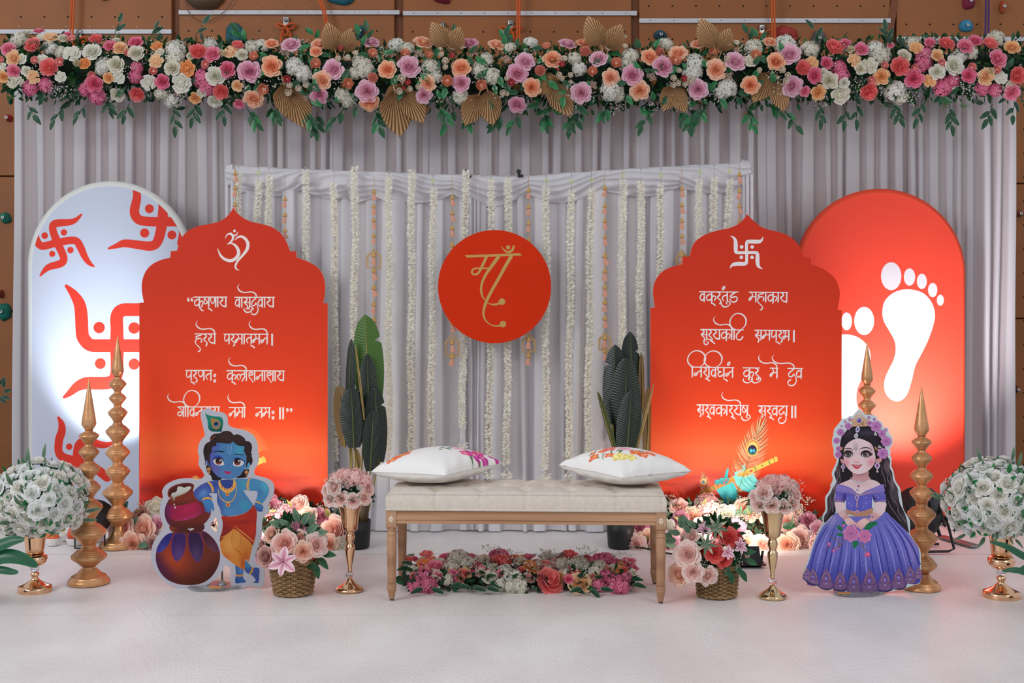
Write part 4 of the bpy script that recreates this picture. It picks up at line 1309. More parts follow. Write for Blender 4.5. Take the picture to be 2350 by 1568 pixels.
def hyd_mesh(seed, n=46, flat=.72):
    rr = random.Random(seed); m_ = MB()
    for i in range(n):
        t = (i + .5) / n
        ph = math.acos(1 - t * 1.25); a = i * 2.39996 + rr.uniform(-.3, .3)
        d = Vector((math.sin(ph) * math.cos(a), math.sin(ph) * math.sin(a), math.cos(ph)))
        c = Vector((d.x, d.y, d.z * flat)) * rr.uniform(.8, .95)
        q = (d + Vector((rr.uniform(-.25, .25), rr.uniform(-.25, .25), rr.uniform(-.2, .2)))).normalized()
        M = Matrix.Translation(c) @ q.to_track_quat('Z', 'Y').to_matrix().to_4x4() @ Matrix.Rotation(rr.uniform(0, 6), 4, 'Z')
        s_ = rr.uniform(.24, .31); g0 = rr.uniform(.2, .8)
        for k in range(4):
            b = k * PI / 2; ca, sa = math.cos(b), math.sin(b)
            pts = [(0, 0, 0), (.45, -.42, .10), (.95, -.30, .16), (1.0, .28, .14), (.5, .44, .12)]
            m_.add([tuple(M @ Vector(((x * ca - y * sa) * s_, (x * sa + y * ca) * s_, z * s_))) for x, y, z in pts],
                   [(0, 1, 2, 3, 4)], [g0 * .5, g0, min(1, g0 + .2), min(1, g0 + .2), g0])
    m_.grid(lambda u, v: (.72 * math.sin(v * 1.9) * math.cos(u * 6.283), .72 * math.sin(v * 1.9) * math.sin(u * 6.283), .72 * flat * math.cos(v * 1.9), 0.0), 12, 6, closeu=True)
    return m_.mesh('hydrangea_head')
HYD = [hyd_mesh(21), hyd_mesh(22)]
def pom_mesh(seed):
    rr = random.Random(seed); m_ = MB(); n = 90
    for i in range(n):
        ph = math.acos(1 - (i + .5) / n * 1.3); a = i * 2.39996
        d = Vector((math.sin(ph) * math.cos(a), math.sin(ph) * math.sin(a), math.cos(ph)))
        t = d.cross(Vector((.3, .2, 1))).normalized() * .09
        b = d * .55; e = d * rr.uniform(.85, 1.0); mid = d * .8
        m_.add([tuple(b), tuple(mid + t), tuple(e), tuple(mid - t)], [(0, 1, 2, 3)], [0, .6, 1, .6])
    m_.grid(lambda u, v: (.6 * math.sin(v * 2.2) * math.cos(u * 6.283), .6 * math.sin(v * 2.2) * math.sin(u * 6.283), .6 * math.cos(v * 2.2), 0), 10, 5, closeu=True)
    return m_.mesh('pompom_head')
POM = [pom_mesh(31)]
def daisy_mesh(seed):
    rr = random.Random(seed); m_ = MB()
    for (cx, cy, cz, s_) in ((0, 0, .1, .5), (.62, .2, 0, .42), (-.5, .42, 0, .42), (.05, -.62, -.05, .42), (-.55, -.35, .05, .4)):
        M = Matrix.Translation((cx, cy, cz)) @ Matrix.Rotation(rr.uniform(-.4, .4), 4, 'X') @ Matrix.Rotation(rr.uniform(-.4, .4), 4, 'Y')
        for k in range(9):
            a = 2 * PI * k / 9; ca, sa = math.cos(a) * s_, math.sin(a) * s_
            w = .14
            pts = [(.15, -w * .4, 0), (.8, -w, .12), (1, 0, .1), (.8, w, .12), (.15, w * .4, 0)]
            m_.add([tuple(M @ Vector((x * ca - y * sa, x * sa + y * ca, z * s_))) for x, y, z in pts], [(0, 1, 2, 3, 4)], [.5, .8, 1, .8, .5])
        o = len(m_.v); m_.lathe([(.24 * s_, 0), (.2 * s_, .12 * s_), (0, .16 * s_)], 8)
        for i in range(o, len(m_.v)): m_.g[i] = 0.0
        m_.v[o:] = [tuple(M @ Vector(q)) for q in m_.v[o:]]
    return m_.mesh('daisy_cluster')
DAI = [daisy_mesh(41)]
def lily_mesh():
    m_ = MB()
    for k in range(6):
        a0 = 2 * PI * k / 6; L = 1.0 if k % 2 else .94; w0 = .30 if k % 2 else .23
        def fn(u, v):
            uu = (u - .5) * 2
            w = w0 * math.sin(PI * (0.06 + .94 * v)) ** .75
            rho = .05 + L * v; z = .28 * math.sin(v * PI * .62) - .34 * max(0, v - .55) ** 1.4 + .05 * abs(uu)
            x, y = rho, uu * w
            return (x * math.cos(a0) - y * math.sin(a0), x * math.sin(a0) + y * math.cos(a0), z, min(1, abs(uu) * .75 + .12 + .2 * v))
        m_.grid(fn, 4, 6)
    for k in range(6):
        a = 2 * PI * k / 6 + .3
        m_.tube([(0, 0, .05), (.12 * math.cos(a), .12 * math.sin(a), .28), (.2 * math.cos(a), .2 * math.sin(a), .42)], [.012, .012, .03], 4, g=0.0)
    return m_.mesh('lily_bloom')
LILY = lily_mesh()
def leaf_mesh(name, w=.42, fold=.12, nv=7, tip=1.0, ripple=0.0, edge=False):
    """leaf along +Y, unit length; g = distance from rim when edge"""
    m_ = MB(); nu = 6 if edge else 4
    def fn(u, v):
        uu = (u - .5) * 2
        ww = w * math.sin(PI * v ** (.8)) ** .8 * (1 - .15 * v) if 0 < v < 1 else 0
        if edge and 0 < v < 1: ww *= 1 + .07 * math.sin(v * 21 + (u > .5))
        x = uu * ww * .5 * (1.0 if not edge else 1)
        z = -.22 * v * v + fold * abs(uu) * ww + ripple * math.sin(v * 40) * abs(uu) * ww
        gg = (1.0 if (abs(uu) > .95 or v < .02 or v > .96) else 0.0) if edge else (.35 + .4 * abs(uu) + (.25 if v > .5 else 0))
        return (x, v, z, gg)
    if edge:
        us = [0, .055, .28, .5, .72, .945, 1]
        m_.grid(lambda u, v: fn(us[int(round(u * 6))], v), 6, nv)
    else: m_.grid(fn, nu, nv)
    m_.tube([(0, -.18, 0), (0, 0, 0), (0, .5, -.05), (0, .96, -.2)], [.012, .014, .01, .003], 3, g=0.3)
    return m_.mesh(name)
LEAF = leaf_mesh('leaf_blade', .52, .12)
LEAFN = leaf_mesh('narrow_leaf_blade', .26, .1)
LEAFV = leaf_mesh('variegated_leaf_blade', .46, .14, 8, edge=True)
def breath_mesh(seed, n=26):
    rr = random.Random(seed); m_ = MB()
    for i in range(n):
        a = rr.uniform(0, 6.283); r = math.sqrt(rr.random()) * .9; z = .75 + .3 * rr.random() - .3 * r
        p = Vector((r * math.cos(a), r * math.sin(a), z))
        s_ = rr.uniform(.055, .085)
        vs_ = [p + Vector(q) * s_ for q in ((1, 0, 0), (-1, 0, 0), (0, 1, 0), (0, -1, 0), (0, 0, 1), (0, 0, -1))]
        m_.add([tuple(q) for q in vs_], [(0, 2, 4), (2, 1, 4), (1, 3, 4), (3, 0, 4), (2, 0, 5), (1, 2, 5), (3, 1, 5), (0, 3, 5)], 1.0)
        if i % 2 == 0: m_.tube([(0, 0, 0), tuple(p * .5 + Vector((0, 0, .1))), tuple(p)], .008, 3, g=0.0)
    return m_.mesh('gypsophila_spray')
BRE = [breath_mesh(51), breath_mesh(52)]
def fern_mesh(seed):
    rr = random.Random(seed); m_ = MB()
    for b in range(5):
        a = (b - 2) * .38; L = rr.uniform(.7, 1)
        for i in range(11):
            v = (i + 1) / 12
            p = Vector((math.sin(a) * v * L, math.cos(a) * v * L, .1 * math.sin(v * 3) - .15 * v))
            for s_ in (-1, 1):
                q = a + s_ * .9; l = .16 * (1.1 - v)
                e = p + Vector((math.sin(q) * l, math.cos(q) * l, rr.uniform(-.05, .08)))
                t = Vector((math.cos(q), -math.sin(q), .3)) * .026
                m_.add([tuple(p), tuple((p + e) / 2 + t), tuple(e), tuple((p + e) / 2 - t)], [(0, 1, 2, 3)], rr.uniform(.2, 1))
    return m_.mesh('fern_sprig')
FERN = [fern_mesh(61)]
def fan_mesh(name, half=1.0, n=20, tipf=1.0):
    """dried palm fan, pleated, spear shaped, along +Y"""
    m_ = MB()
    rows_ = 9
    vs_ = []; gs = []
    for j in range(rows_ + 1):
        v = j / rows_
        for i in range(2 * n + 1):
            t = i / (2 * n); uu = (t - .5) * 2
            a = uu * half
            L = 0.05 + (0.95 - .60 * abs(uu) ** .85) * v
            if j == rows_: L -= .03 if i % 2 else 0
            z = (0.02 + .035 * v) * (1 if i % 2 else -1) - .25 * v * v * (1 - abs(uu)) - .12 * abs(uu) * v
            vs_.append((math.sin(a) * L, math.cos(a) * L, z)); gs.append(.2 + .8 * (i % 2) * (.4 + .6 * v))
    fs = []
    w = 2 * n + 1
    for j in range(rows_):
        for i in range(2 * n): fs.append((j * w + i, j * w + i + 1, (j + 1) * w + i + 1, (j + 1) * w + i))
    m_.add(vs_, fs, gs)
    m_.tube([(0, -.25, 0), (0, .1, 0)], .02, 5, g=.3)
    return m_.mesh(name, smooth=False)
FAN = fan_mesh('palm_fan_blade')

# petal and leaf colours
def pm(n, a, b, **k): return matg(n, a, b, 0.6, 0.38, **k)
PM = {
 'P': [pm('coral_petal', (236, 112, 112), (248, 156, 152)), pm('coral_petal_deep', (228, 100, 100), (246, 146, 142))],
 'R': [pm('rose_pink_petal', (214, 70, 108), (238, 134, 162)), pm('rose_pink_petal_light', (222, 92, 128), (242, 156, 178))],
 'Y': [pm('peach_yellow_petal', (226, 150, 84), (248, 204, 152)), pm('peach_yellow_petal_light', (232, 168, 110), (248, 214, 172))],
 'O': [pm('orange_petal', (214, 110, 44), (244, 164, 96))],
 'C': [pm('cream_petal', (196, 192, 160), (236, 230, 214)), pm('cream_petal_cool', (206, 204, 178), (240, 238, 228))],
 'W': [pm('white_floret', (216, 214, 200), (244, 242, 236)), pm('white_floret_warm', (210, 206, 186), (240, 236, 224))],
 'H': [pm('pink_floret', (214, 98, 140), (242, 150, 180))],
 'L': [pm('lilac_pink_petal', (214, 118, 152), (240, 190, 208)), pm('lilac_pink_petal_light', (222, 140, 168), (242, 202, 216))],
 'A': [pm('apricot_petal', (242, 138, 86), (250, 200, 164)), pm('apricot_petal_light', (240, 154, 106), (250, 210, 180))],
 'T': [pm('terracotta_petal', (206, 116, 82), (240, 172, 140))],
 'D': [pm('pompom_petal', (188, 92, 76), (240, 160, 138))],
 'M': [pm('ranunculus_cream_petal', (96, 56, 48), (246, 234, 214), mid=.22)],
 'N': [pm('ranunculus_red_petal', (150, 28, 40), (226, 110, 110))],
 'E': [pm('daisy_petal', (84, 50, 44), (222, 186, 168), mid=.45)],
 'S': [pm('two_tone_petal', (222, 66, 78), (246, 200, 186), mid=.62)],
 'B': [pm('cream_bud_petal', (200, 190, 150), (236, 226, 200))],
 'G': [pm('gypsophila', (70, 96, 60), (244, 242, 232))],
 'K': [pm('blush_petal', (236, 150, 136), (248, 224, 212)), pm('blush_petal_pale', (236, 178, 168), (250, 232, 224)), pm('blush_petal_peach', (238, 166, 138), (248, 220, 200))],
 'V': [pm('mauve_petal', (170, 80, 110), (222, 156, 178)), pm('mauve_petal_dusty', (166, 104, 100), (220, 178, 166))],
 'X': [pm('red_petal', (206, 40, 50), (238, 92, 92)), pm('red_petal_coral', (216, 60, 66), (242, 116, 108))],
 'Q': [pm('pure_white_petal', (228, 224, 206), (248, 248, 244)), pm('pure_white_petal_cool', (230, 230, 218), (246, 248, 248))],
 'I': [pm('pale_pink_floret', (236, 182, 178), (250, 226, 220))],
}
M_leaf = matg('deep_green_leaf', (10, 46, 26), (28, 92, 50), 0.45, 0.15)
M_leaf2 = matg('bright_green_leaf', (14, 74, 42), (34, 128, 66), 0.4, 0.15)
M_leafv = matg('variegated_leaf', (16, 66, 42), (222, 218, 186), 0.5, 0.1, mid=.78)
M_euc = matg('eucalyptus_leaf', (50, 82, 62), (100, 134, 104), 0.6, 0.15)
M_olive = matg('olive_leaf', (96, 100, 44), (168, 160, 90), 0.6, 0.2)
M_fern = matg('fern_green', (22, 62, 22), (66, 118, 52), 0.6, 0.2)
M_fan = matg('dried_palm', (160, 122, 84), (224, 186, 138), 0.7, 0.2)
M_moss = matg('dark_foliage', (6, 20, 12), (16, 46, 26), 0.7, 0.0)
M_goldf = matg('gold_fern', (120, 74, 30), (190, 134, 70), 0.7, 0.2)
KIND = {'P': ('peony', PEO), 'R': ('rose', ROSE), 'Y': ('rose', OPEN + ROSE), 'O': ('rose', OPEN), 'C': ('rose', OPEN + ROSE), 'W': ('hydrangea', HYD), 'H': ('hydrangea', HYD),
        'L': ('rose', ROSEB), 'A': ('rose', ROSEB), 'T': ('peony', CUP), 'D': ('pompom_dahlia', POM), 'M': ('ranunculus', CUP), 'N': ('ranunculus', CUP), 'E': ('daisy_spray', DAI),
        'S': ('ranunculus', CUP), 'B': ('rosebud', BUD), 'G': ('gypsophila', BRE), 'K': ('rose', ROSEB), 'V': ('rose', ROSEB), 'X': ('rose', ROSE + ROSEB), 'Q': ('rose', ROSEB), 'I': ('hydrangea', HYD)}
frng = random.Random(11)
def aim(pos, d, size, roll=None, squash=1.0):
    q = Vector(d).normalized().to_track_quat('Z', 'Y')
    return Matrix.Translation(pos) @ q.to_matrix().to_4x4() @ Matrix.Rotation(frng.uniform(0, 6.28) if roll is None else roll, 4, 'Z') @ Matrix.Diagonal((size, size, size * squash, 1))
def flower(kind, parent, pos, d, radius):
    nm, meshes = KIND[kind]
    s_ = radius / (.98 if nm != 'hydrangea' else 1.02)
    if nm == 'rosebud': s_ = radius / .62
    return place(frng.choice(meshes), frng.choice(PM[kind]), nm, parent, aim(pos, d, s_))
def leafp(mesh, m, parent, pos, direction, up, L, name='leaf'):
    """leaf with its tip pointing along direction and its face towards up"""
    y = Vector(direction).normalized(); z = Vector(up); z = (z - y * z.dot(y))
    z = z.normalized() if z.length > 1e-5 else y.orthogonal().normalized()
    x = y.cross(z)
    Mx = Matrix((x, y, z)).transposed().to_4x4()
    return place(mesh, m, name, parent, Matrix.Translation(pos) @ Mx @ Matrix.Scale(L, 4))
def foliage_mass(parent, pts_fn, n, L, m, seed, name='foliage', mesh=None):
    """many small filler leaves joined"""
    rr = random.Random(seed); out = MB()
    base = [(0, 0, 0), (.22, .35, .06), (.16, .75, -.02), (0, 1, -.12), (-.16, .75, -.02), (-.22, .35, .06)]
    for i in range(n):
        p, d = pts_fn(rr)
        y = (Vector(d) + Vector((rr.uniform(-1, 1), rr.uniform(-1, 1), rr.uniform(-1, 1))) * .8).normalized()
        z = Vector((rr.uniform(-1, 1), rr.uniform(-1, 1), rr.uniform(-1, 1))); z = (z - y * z.dot(y)).normalized(); x = y.cross(z)
        l = L * rr.uniform(.6, 1.3)
        out.add([tuple(Vector(p) + (x * a + y * b + z * c) * l) for a, b, c in base], [(0, 1, 2, 3, 4, 5)], rr.random())
    return tag(out.build(name, m, parent), kind='stuff')

# ------------------------------------------------------------------ overhead flower row, three lengths
DT = 6.90; RT = 0.205
def axis_y(px):
    return 160 + 22 * math.sin(min(1, max(0, (px - 350) / 1700)) * PI)
def row_pos(px, py):
    c = P(px, axis_y(px), DT)
    z = (axis_y(px) - py) * DT / F
    t = max(-.97, min(.97, z / (RT + .012)))
    y = -math.sqrt(1 - t * t) * .17
    d = Vector((frng.uniform(-.25, .25), -math.sqrt(1 - t * t) - .25, t * .9 + frng.uniform(-.15, .1)))
    Dp = DT + y
    return P(px, py, Dp), d
def flower_row(px0, px1, lab, items, leaves, seed, fans=(), ferns=True):
    org = P((px0 + px1) / 2, 165, DT)
    rt = empty('overhead_flower_row', tuple(org), label=lab, cat='flower arrangement')
    rr = random.Random(seed)
    m_ = MB(); m_.tube([tuple(P(x, axis_y(x), DT + .02) - org) for x in np.linspace(px0 + 8, px1 - 8, 12)], .09, 12)
    m_.build('foam_core', M_moss, rt)
    def pf(r):
        x = r.uniform(px0, px1); a = r.uniform(-1.25, 1.35) - PI / 2
        rad = RT * r.uniform(.45, .84)
        c = P(x, axis_y(x), DT)
        d = Vector((r.uniform(-.3, .3), math.sin(a) * .8, math.cos(a) * (-1 if False else 1)))
        th = r.uniform(-PI * .5, PI * .5)
        d = Vector((r.uniform(-.3, .3), -math.cos(th), math.sin(th)))
        return c + Vector((0, -math.cos(th) * rad * .7, math.sin(th) * rad)) - org, d
    foliage_mass(rt, pf, int((px1 - px0) * 2.4), .042, M_leaf, seed, 'filler_leaves')
    foliage_mass(rt, pf, int((px1 - px0) * .7), .045, M_fern, seed + 1, 'filler_sprigs')
    for (x, y, k, dm) in items:
        p, d = row_pos(x, y)
        rad = dm / 2 * DT / F * 1.1
        if k == 'M' or k == 'N': p = p + Vector((0, -.03, 0))
        if k in 'WH': p = p + Vector((0, .03, 0)); rad *= 1.02
        if k in 'CY': rad *= 1.04
        flower(k, rt, p - org, d, rad)
    n = int((px1 - px0) / 26)
    for i in range(n):
        x = px0 + (i + rr.random()) * (px1 - px0) / n; y = axis_y(x) + rr.uniform(-70, 70)
        p, d = row_pos(x, y)
        place(rr.choice(BRE), PM['G'][0], 'gypsophila', rt, aim(p - org + Vector((0, .035, 0)), d, .05))
        if ferns and i % 2:
            x += 18; y = axis_y(x) + rr.uniform(-80, 85)
            p, d = row_pos(x, y)
            place(FERN[0], M_fern if leaves != 'plain' else M_goldf, 'fern_sprig', rt, aim(p - org + Vector((0, .05, 0)), d, .07))
    # sprays of larger leaves poking out above and hanging below
    n = int((px1 - px0) / (54 if leaves == 'plain' else 62))
    for i in range(n):
        for side in (-1, 1):
            x = px0 + (i + rr.random()) * (px1 - px0) / n
            if side > 0 and rr.random() < .6: continue
            y = axis_y(x) - side * rr.uniform(62, 84)
            base = P(x, y, DT - rr.uniform(.04, .13)) - org
            ang = rr.uniform(-.7, .7)
            dirv = Vector((math.sin(ang), -.15, side * math.cos(ang)))
            Ls = rr.uniform(.05, .12) if side < 0 else rr.uniform(.03, .08)
            st = MB(); st.tube([tuple(base), tuple(base + dirv * Ls * .5 + Vector((0, -.01, 0))), tuple(base + dirv * Ls)], .0018, 4); st.build('stem', M_leaf, rt)
            k_ = rr.choice((3, 4, 5)) if side < 0 else rr.choice((2, 3))
            for q in range(k_):
                t = .25 + .75 * q / (k_ - 1)
                sgn = -1 if q % 2 else 1
                d2 = dirv + Vector((sgn * rr.uniform(.5, 1.0), rr.uniform(-.2, .1), 0)) * (1 if q < k_ - 1 else .15)
                L = rr.uniform(.055, .072)
                if leaves == 'plain': leafp(LEAF, rr.choice((M_leaf, M_leaf, M_leaf2)), rt, base + dirv * Ls * t, d2, (rr.uniform(-.5, .5), -1, .3), L)
                else: leafp(LEAFV, M_leafv, rt, base + dirv * Ls * t, d2, (rr.uniform(-.4, .4), -1, .3), L * 1.05)
    # leaves lying among the blooms
    for i in range(int((px1 - px0) / (7.2 if leaves == 'plain' else 20))):
        x = rr.uniform(px0 + 5, px1 - 5); y = axis_y(x) + rr.uniform(-78, 82)
        p, d = row_pos(x, y)
        a = rr.uniform(0, 6.28)
        leafp(LEAF if leaves == 'plain' else rr.choice((LEAF, LEAFV)), rr.choice((M_leaf, M_leaf2)) if leaves == 'plain' else (M_leaf), rt, p - org + Vector((0, rr.uniform(-.005, .03), 0)), (math.cos(a), -.3, math.sin(a)), d, rr.uniform(.055, .078))
    for (x, y, ang, L) in fans:
        p, d = row_pos(x, min(max(y, 92), 255))
        p = P(x, y, DT - .15 if 100 < y < 240 else DT - .06)
        leafp(FAN, M_fan, rt, p - org, (math.sin(ang), -.12, math.cos(ang)), (0.1, -1, .25), L * .86, 'palm_fan')
    return rt
def parse(s, ox, oy=0):
    out = []
    for ln in s.replace('\n', ' ').split(';'):
        ln = ln.strip()
        if not ln: continue
        k = ln[0]
        for t in ln[1:].split():
            x, y, d = (float(q) for q in t.split(','))
            out.append((ox + x * .25532, oy + y * .25532, k, d * .25532))
    return out
I1 = parse('''W155,350,150 430,420,130 530,460,110 925,585,150 890,625,100 1560,440,180 1560,520,170 1440,830,130 1530,900,140 2250,415,130 2330,390,100 1880,400,130;
R80,445,120 350,285,90 600,320,80 125,640,110 990,415,100 1220,385,120 850,755,140 1460,735,120 1910,490,140 2045,625,130 2150,930,90;
P300,415,140 440,610,150 865,360,110 1235,840,130 1780,470,140 2135,410,100 1990,820,130;
Y455,335,110 125,525,120 300,690,100 30,690,90 1080,435,110 975,700,90 1405,550,110 2070,470,110 1755,880,100 2135,770,90;
C370,335,80 240,295,80 570,345,80 195,530,80 380,535,80 650,485,130 240,640,80 110,740,90 180,725,60 545,690,80 25,600,60 830,470,140 1225,480,120 1040,370,60 1045,580,130 1065,700,90 1060,850,110 1435,470,70 1340,740,120 1550,615,120 1630,750,140 1710,505,60 1935,685,140 1810,840,70 1930,910,110 2175,495,90;
S650,355,80 315,545,75 540,560,90 15,540,60 1155,480,75 830,680,80 1380,640,80 1600,825,60 1850,580,80;
H250,780,140 390,755,130 750,800,120 860,860,150 1215,600,110 1205,680,120 1810,700,170 1850,770,160;
B695,570,60 1995,490,60; O760,570,90 1410,415,90 1680,615,130; L2240,640,160; A2280,890,140; T2285,510,90''', 0)
I2 = parse('''A90,395,100 515,405,120 490,465,90 90,595,150 545,725,140 970,915,140 1455,385,140 1130,625,130 1495,750,120 1795,610,140 2110,405,120 1910,945,90;
L265,405,140 650,625,150 520,855,130 985,385,120 950,820,160 1325,600,160 1460,855,120 1795,745,130 1865,395,130 2300,660,150 2300,940,130;
W20,415,90 290,590,160 370,650,150 720,850,130 770,900,120 900,560,170 930,620,160 830,650,110 1210,400,150 1310,430,130 1520,600,160 1560,680,120 2015,530,130 1960,620,150 2070,680,150 1790,860,140 2230,420,110;
T20,800,110 490,580,100 780,750,100 1005,485,95 1290,485,90 1675,725,110 1505,500,80 1975,765,100;
N240,720,70 810,415,55 720,445,55 1320,750,60 1285,798,35 1715,515,60 2245,750,70;
M265,770,60 345,800,60 250,835,65 410,770,55 755,400,70 855,490,55 785,530,60 700,540,55 1265,715,75 1245,825,60 1340,805,50 1410,785,45 1620,505,50 1610,455,45 1720,445,60 1805,440,55 1655,560,65 1655,615,50 2210,715,50 2170,840,60 2205,850,45;
E190,465,70 240,470,60 400,885,80 1160,480,90 1410,490,100 1910,480,80 2190,530,80;
D1000,700,95 450,300,10''', 600) + parse('''L20,555,140 400,400,130 525,835,150 680,530,130 985,675,150 1260,600,150 1575,805,140 1910,555,150;
T215,425,90 630,645,95 840,570,100 1370,550,110 1715,470,95 2095,500,100; A265,535,140 545,390,110 80,785,130 790,700,130 1050,815,140 1140,515,130 1395,480,130 1570,400,100 1735,625,150 2275,555,130 2045,765,130 2220,380,100;
D155,635,100 560,465,100 1225,470,90; N350,590,60 312,635,30 845,390,65 1440,715,60 1795,335,60;
M370,540,60 320,685,60 350,715,50 425,685,50 425,745,40 765,330,60 905,350,60 910,430,55 765,445,65 1395,645,50 1345,710,60 1345,770,55 1390,755,55 1450,765,55 1500,740,60 1765,410,40 1840,410,50 1910,400,60 1825,540,55 2315,640,55 2115,640,50;
W70,380,130 470,520,120 510,610,130 800,800,200 860,850,120 970,500,150 930,570,130 1550,560,170 1530,650,170 1290,390,130 1840,780,170 1800,820,130 2080,420,160; C2050,545,100;
E625,770,80 760,530,80 1160,680,90 1920,455,70 1855,680,80''', 1200)
I2 = [q for q in I2 if q[3] > 6]
I3 = parse('''L240,490,160 270,775,150; A120,555,130; W210,400,200 440,440,160 1030,440,160 1080,500,160 1210,810,180 1250,860,140 1370,380,130 1800,480,130 1890,460,130 2120,340,160;
M165,640,60 215,685,55 195,730,60 125,705,35; P360,615,130 640,435,160 950,820,150 1235,600,160 1650,400,140 2040,400,130 2290,680,150;
R470,680,130 890,445,120 740,390,90 575,570,110 1505,385,100 1360,705,150 1910,370,110 1820,420,130 2110,530,150 1850,680,120 2240,830,130 380,820,90 1150,410,60;
Y440,570,100 825,545,110 500,830,120 1070,690,130 1380,430,100 1570,500,100 1500,725,100 2240,430,120 2005,690,130;
B790,460,65 2040,640,60; H700,600,130 720,670,140 1460,470,140 1460,560,150 1640,770,170 1720,720,130 2000,780,130 2110,800,120;
C600,725,130 545,650,70 960,590,120 880,620,90 735,745,80 700,850,140 1270,505,110 1570,645,120 1720,590,150 2145,700,90 2235,765,80;
S975,715,75 1095,590,75 1365,610,70 1610,570,80 2105,625,80 1880,605,80''', 1750)
fans = [(770, 118, -.25, .20), (790, 122, .25, .17), (650, 190, 2.9, .24), (668, 205, 2.75, .26), (925, 190, -2.7, .22), (905, 205, 3.0, .30), (930, 205, 2.6, .24), (1030, 108, -.55, .20), (1035, 124, .3, .19),
        (1118, 205, 2.95, .23), (1100, 215, -2.7, .22), (1285, 180, -1.9, .2), (1270, 190, 2.6, .24), (1380, 108, -.35, .22), (1395, 118, .45, .20), (1640, 112, -.35, .22), (1655, 120, .35, .17), (1550, 195, -2.7, .18), (1545, 200, 2.6, .18), (1770, 165, -2.6, .22), (1785, 185, 2.9, .2)]
I3a = [q for q in I3 if q[0] < 1838]; I3 = [q for q in I3 if q[0] >= 1838]
flower_row(14, 560, 'left length of the overhead flower row, pink and cream blooms with white-edged leaves', [q for q in I1 if q[0] < 562], 'var', 101)
flower_row(560, 1838, 'long middle length of the overhead flower row with dried palm fans and apricot roses', [q for q in I1 if q[0] >= 562] + I2 + I3a, 'plain', 102, fans)
flower_row(1838, 2346, 'right length of the overhead flower row, coral peonies and white-edged leaves', I3, 'var', 103)

# ------------------------------------------------------------------ flower runner lying under the bench
def unit_sphere(r, zmin=-.3):
    while True:
        d = Vector((r.gauss(0, 1), r.gauss(0, 1), r.gauss(0, 1))).normalized()
        if d.z > zmin: return d
DRn = 5.30
rt = empty('floor_flower_runner', (X_(1190, DRn), DRn, 0.006), label='long low runner of mixed pink, orange and white flowers on the carpet under the bench', cat='flower arrangement')
org = rt.location.copy()
def run_pos(cx_, cy_):
    px = 860 + cx_ * .29787; py = 980 + cy_ * .29787
    # on a half cylinder of radius .11 along x, 0.36 deep
    t = (1368 - py) / 100.0
    y = -0.13 + .26 * max(0, min(1, t)) ** 1.3
    D = DRn + y
    p = P(px, py, D)
    p.z = min(0.105, max(0.03, p.z))
    d = Vector((frng.uniform(-.25, .25), -1.0 + t, .35 + t * .8))
    return p - org, d
RUN = '''P400,965,110 980,1045,140 1345,1200,200 1495,985,130 ; O390,1050,120 620,1145,110 1215,1080,140 1090,990,90 1925,1135,120 1630,1045,90; Y1580,1215,150 1880,1110,100;
R470,1090,140 600,970,90 735,990,90 820,1120,110 1180,1005,90 1740,1000,100 1950,1060,120 1985,1090,80; H360,1180,170 410,1230,140 320,1230,120 960,960,140 1780,1170,130 1870,1220,160 1900,1265,120 1730,1225,110 1780,1020,120 1690,1030,90 ;
W640,1010,160 600,1080,130 720,1050,120 1000,1110,110 1060,1190,180 1110,1240,130 970,1210,110 1330,990,110 1440,1060,120 1560,1060,130 1460,1140,110 1730,1080,120 1050,1260,100;
C820,1030,110 900,1085,90 1120,1040,100 1410,975,80 1700,1150,140 510,1040,80 1290,1000,70; S1320,1065,80 1720,1075,50'''
for (x, y, k, dm) in parse(RUN, 0, 0):
    x /= .25532; y /= .25532; dm /= .25532
    p, d = run_pos(x, y)
    flower(k, rt, p, d, dm * .29787 / 2 * DRn / F * 1.18)
rr = random.Random(8)
m_ = MB(); m_.tube([(x / 10, .05, .03) for x in range(-5, 6)], .05, 10); m_.build('foam_core', M_moss, rt)
for i in range(120):
    x = -.49 + .98 * (i + rr.random()) / 120; t = rr.random()
    flower(rr.choice('WRCHYSCWPR'), rt, Vector((x, -.08 + .2 * t, .045 + .05 * t)), (rr.uniform(-.4, .4), -.9 + t * .6, .7 + t * .4), rr.uniform(.018, .032))
foliage_mass(rt, lambda r: (Vector((r.uniform(-.48, .48), r.uniform(-.10, .13), r.uniform(.0, .07))), Vector((r.uniform(-1, 1), -1, .5))), 700, .04, M_leaf, 9, 'filler_leaves')
foliage_mass(rt, lambda r: (Vector((r.uniform(-.48, .48), r.uniform(-.02, .14), r.uniform(.02, .07))), Vector((r.uniform(-.5, .5), 0, 1))), 160, .035, M_fern, 10, 'filler_sprigs')
for x, y in ((490, 1210), (740, 1110), (1150, 1125), (1550, 1110), (1060, 1040), (1620, 1000), (1890, 1060), (1340, 1030), (900, 980)):
    p, d = run_pos(x, y); place(rr.choice(BRE), PM['G'][0], 'gypsophila', rt, aim(p, d, .055))
for x, y, a in ((640, 1215, 1.2), (690, 1200, -1.4), (760, 1260, 1.5), (860, 1250, 1.7), (230, 1150, -1.7), (280, 1080, -1.2), (300, 1050, -.6), (380, 1285, -1.9), (440, 1285, 1.9), (1600, 1290, -1.6), (1660, 1310, 2.6), (1730, 1290, 1.4), (1980, 1200, 1.6), (1960, 1160, 1.2), (850, 1150, .6), (1520, 1270, 2.0), (890, 1180, 2.2), (1410, 950, .2)):
    p, d = run_pos(x, y); p.z = max(.012, p.z)
    leafp(LEAFV, M_leafv if x not in (230, 280) else M_leaf, rt, p + Vector((0, -.03, 0)), (math.sin(a), -.5, math.cos(a) * .4), (0, -.8, 1), .062)
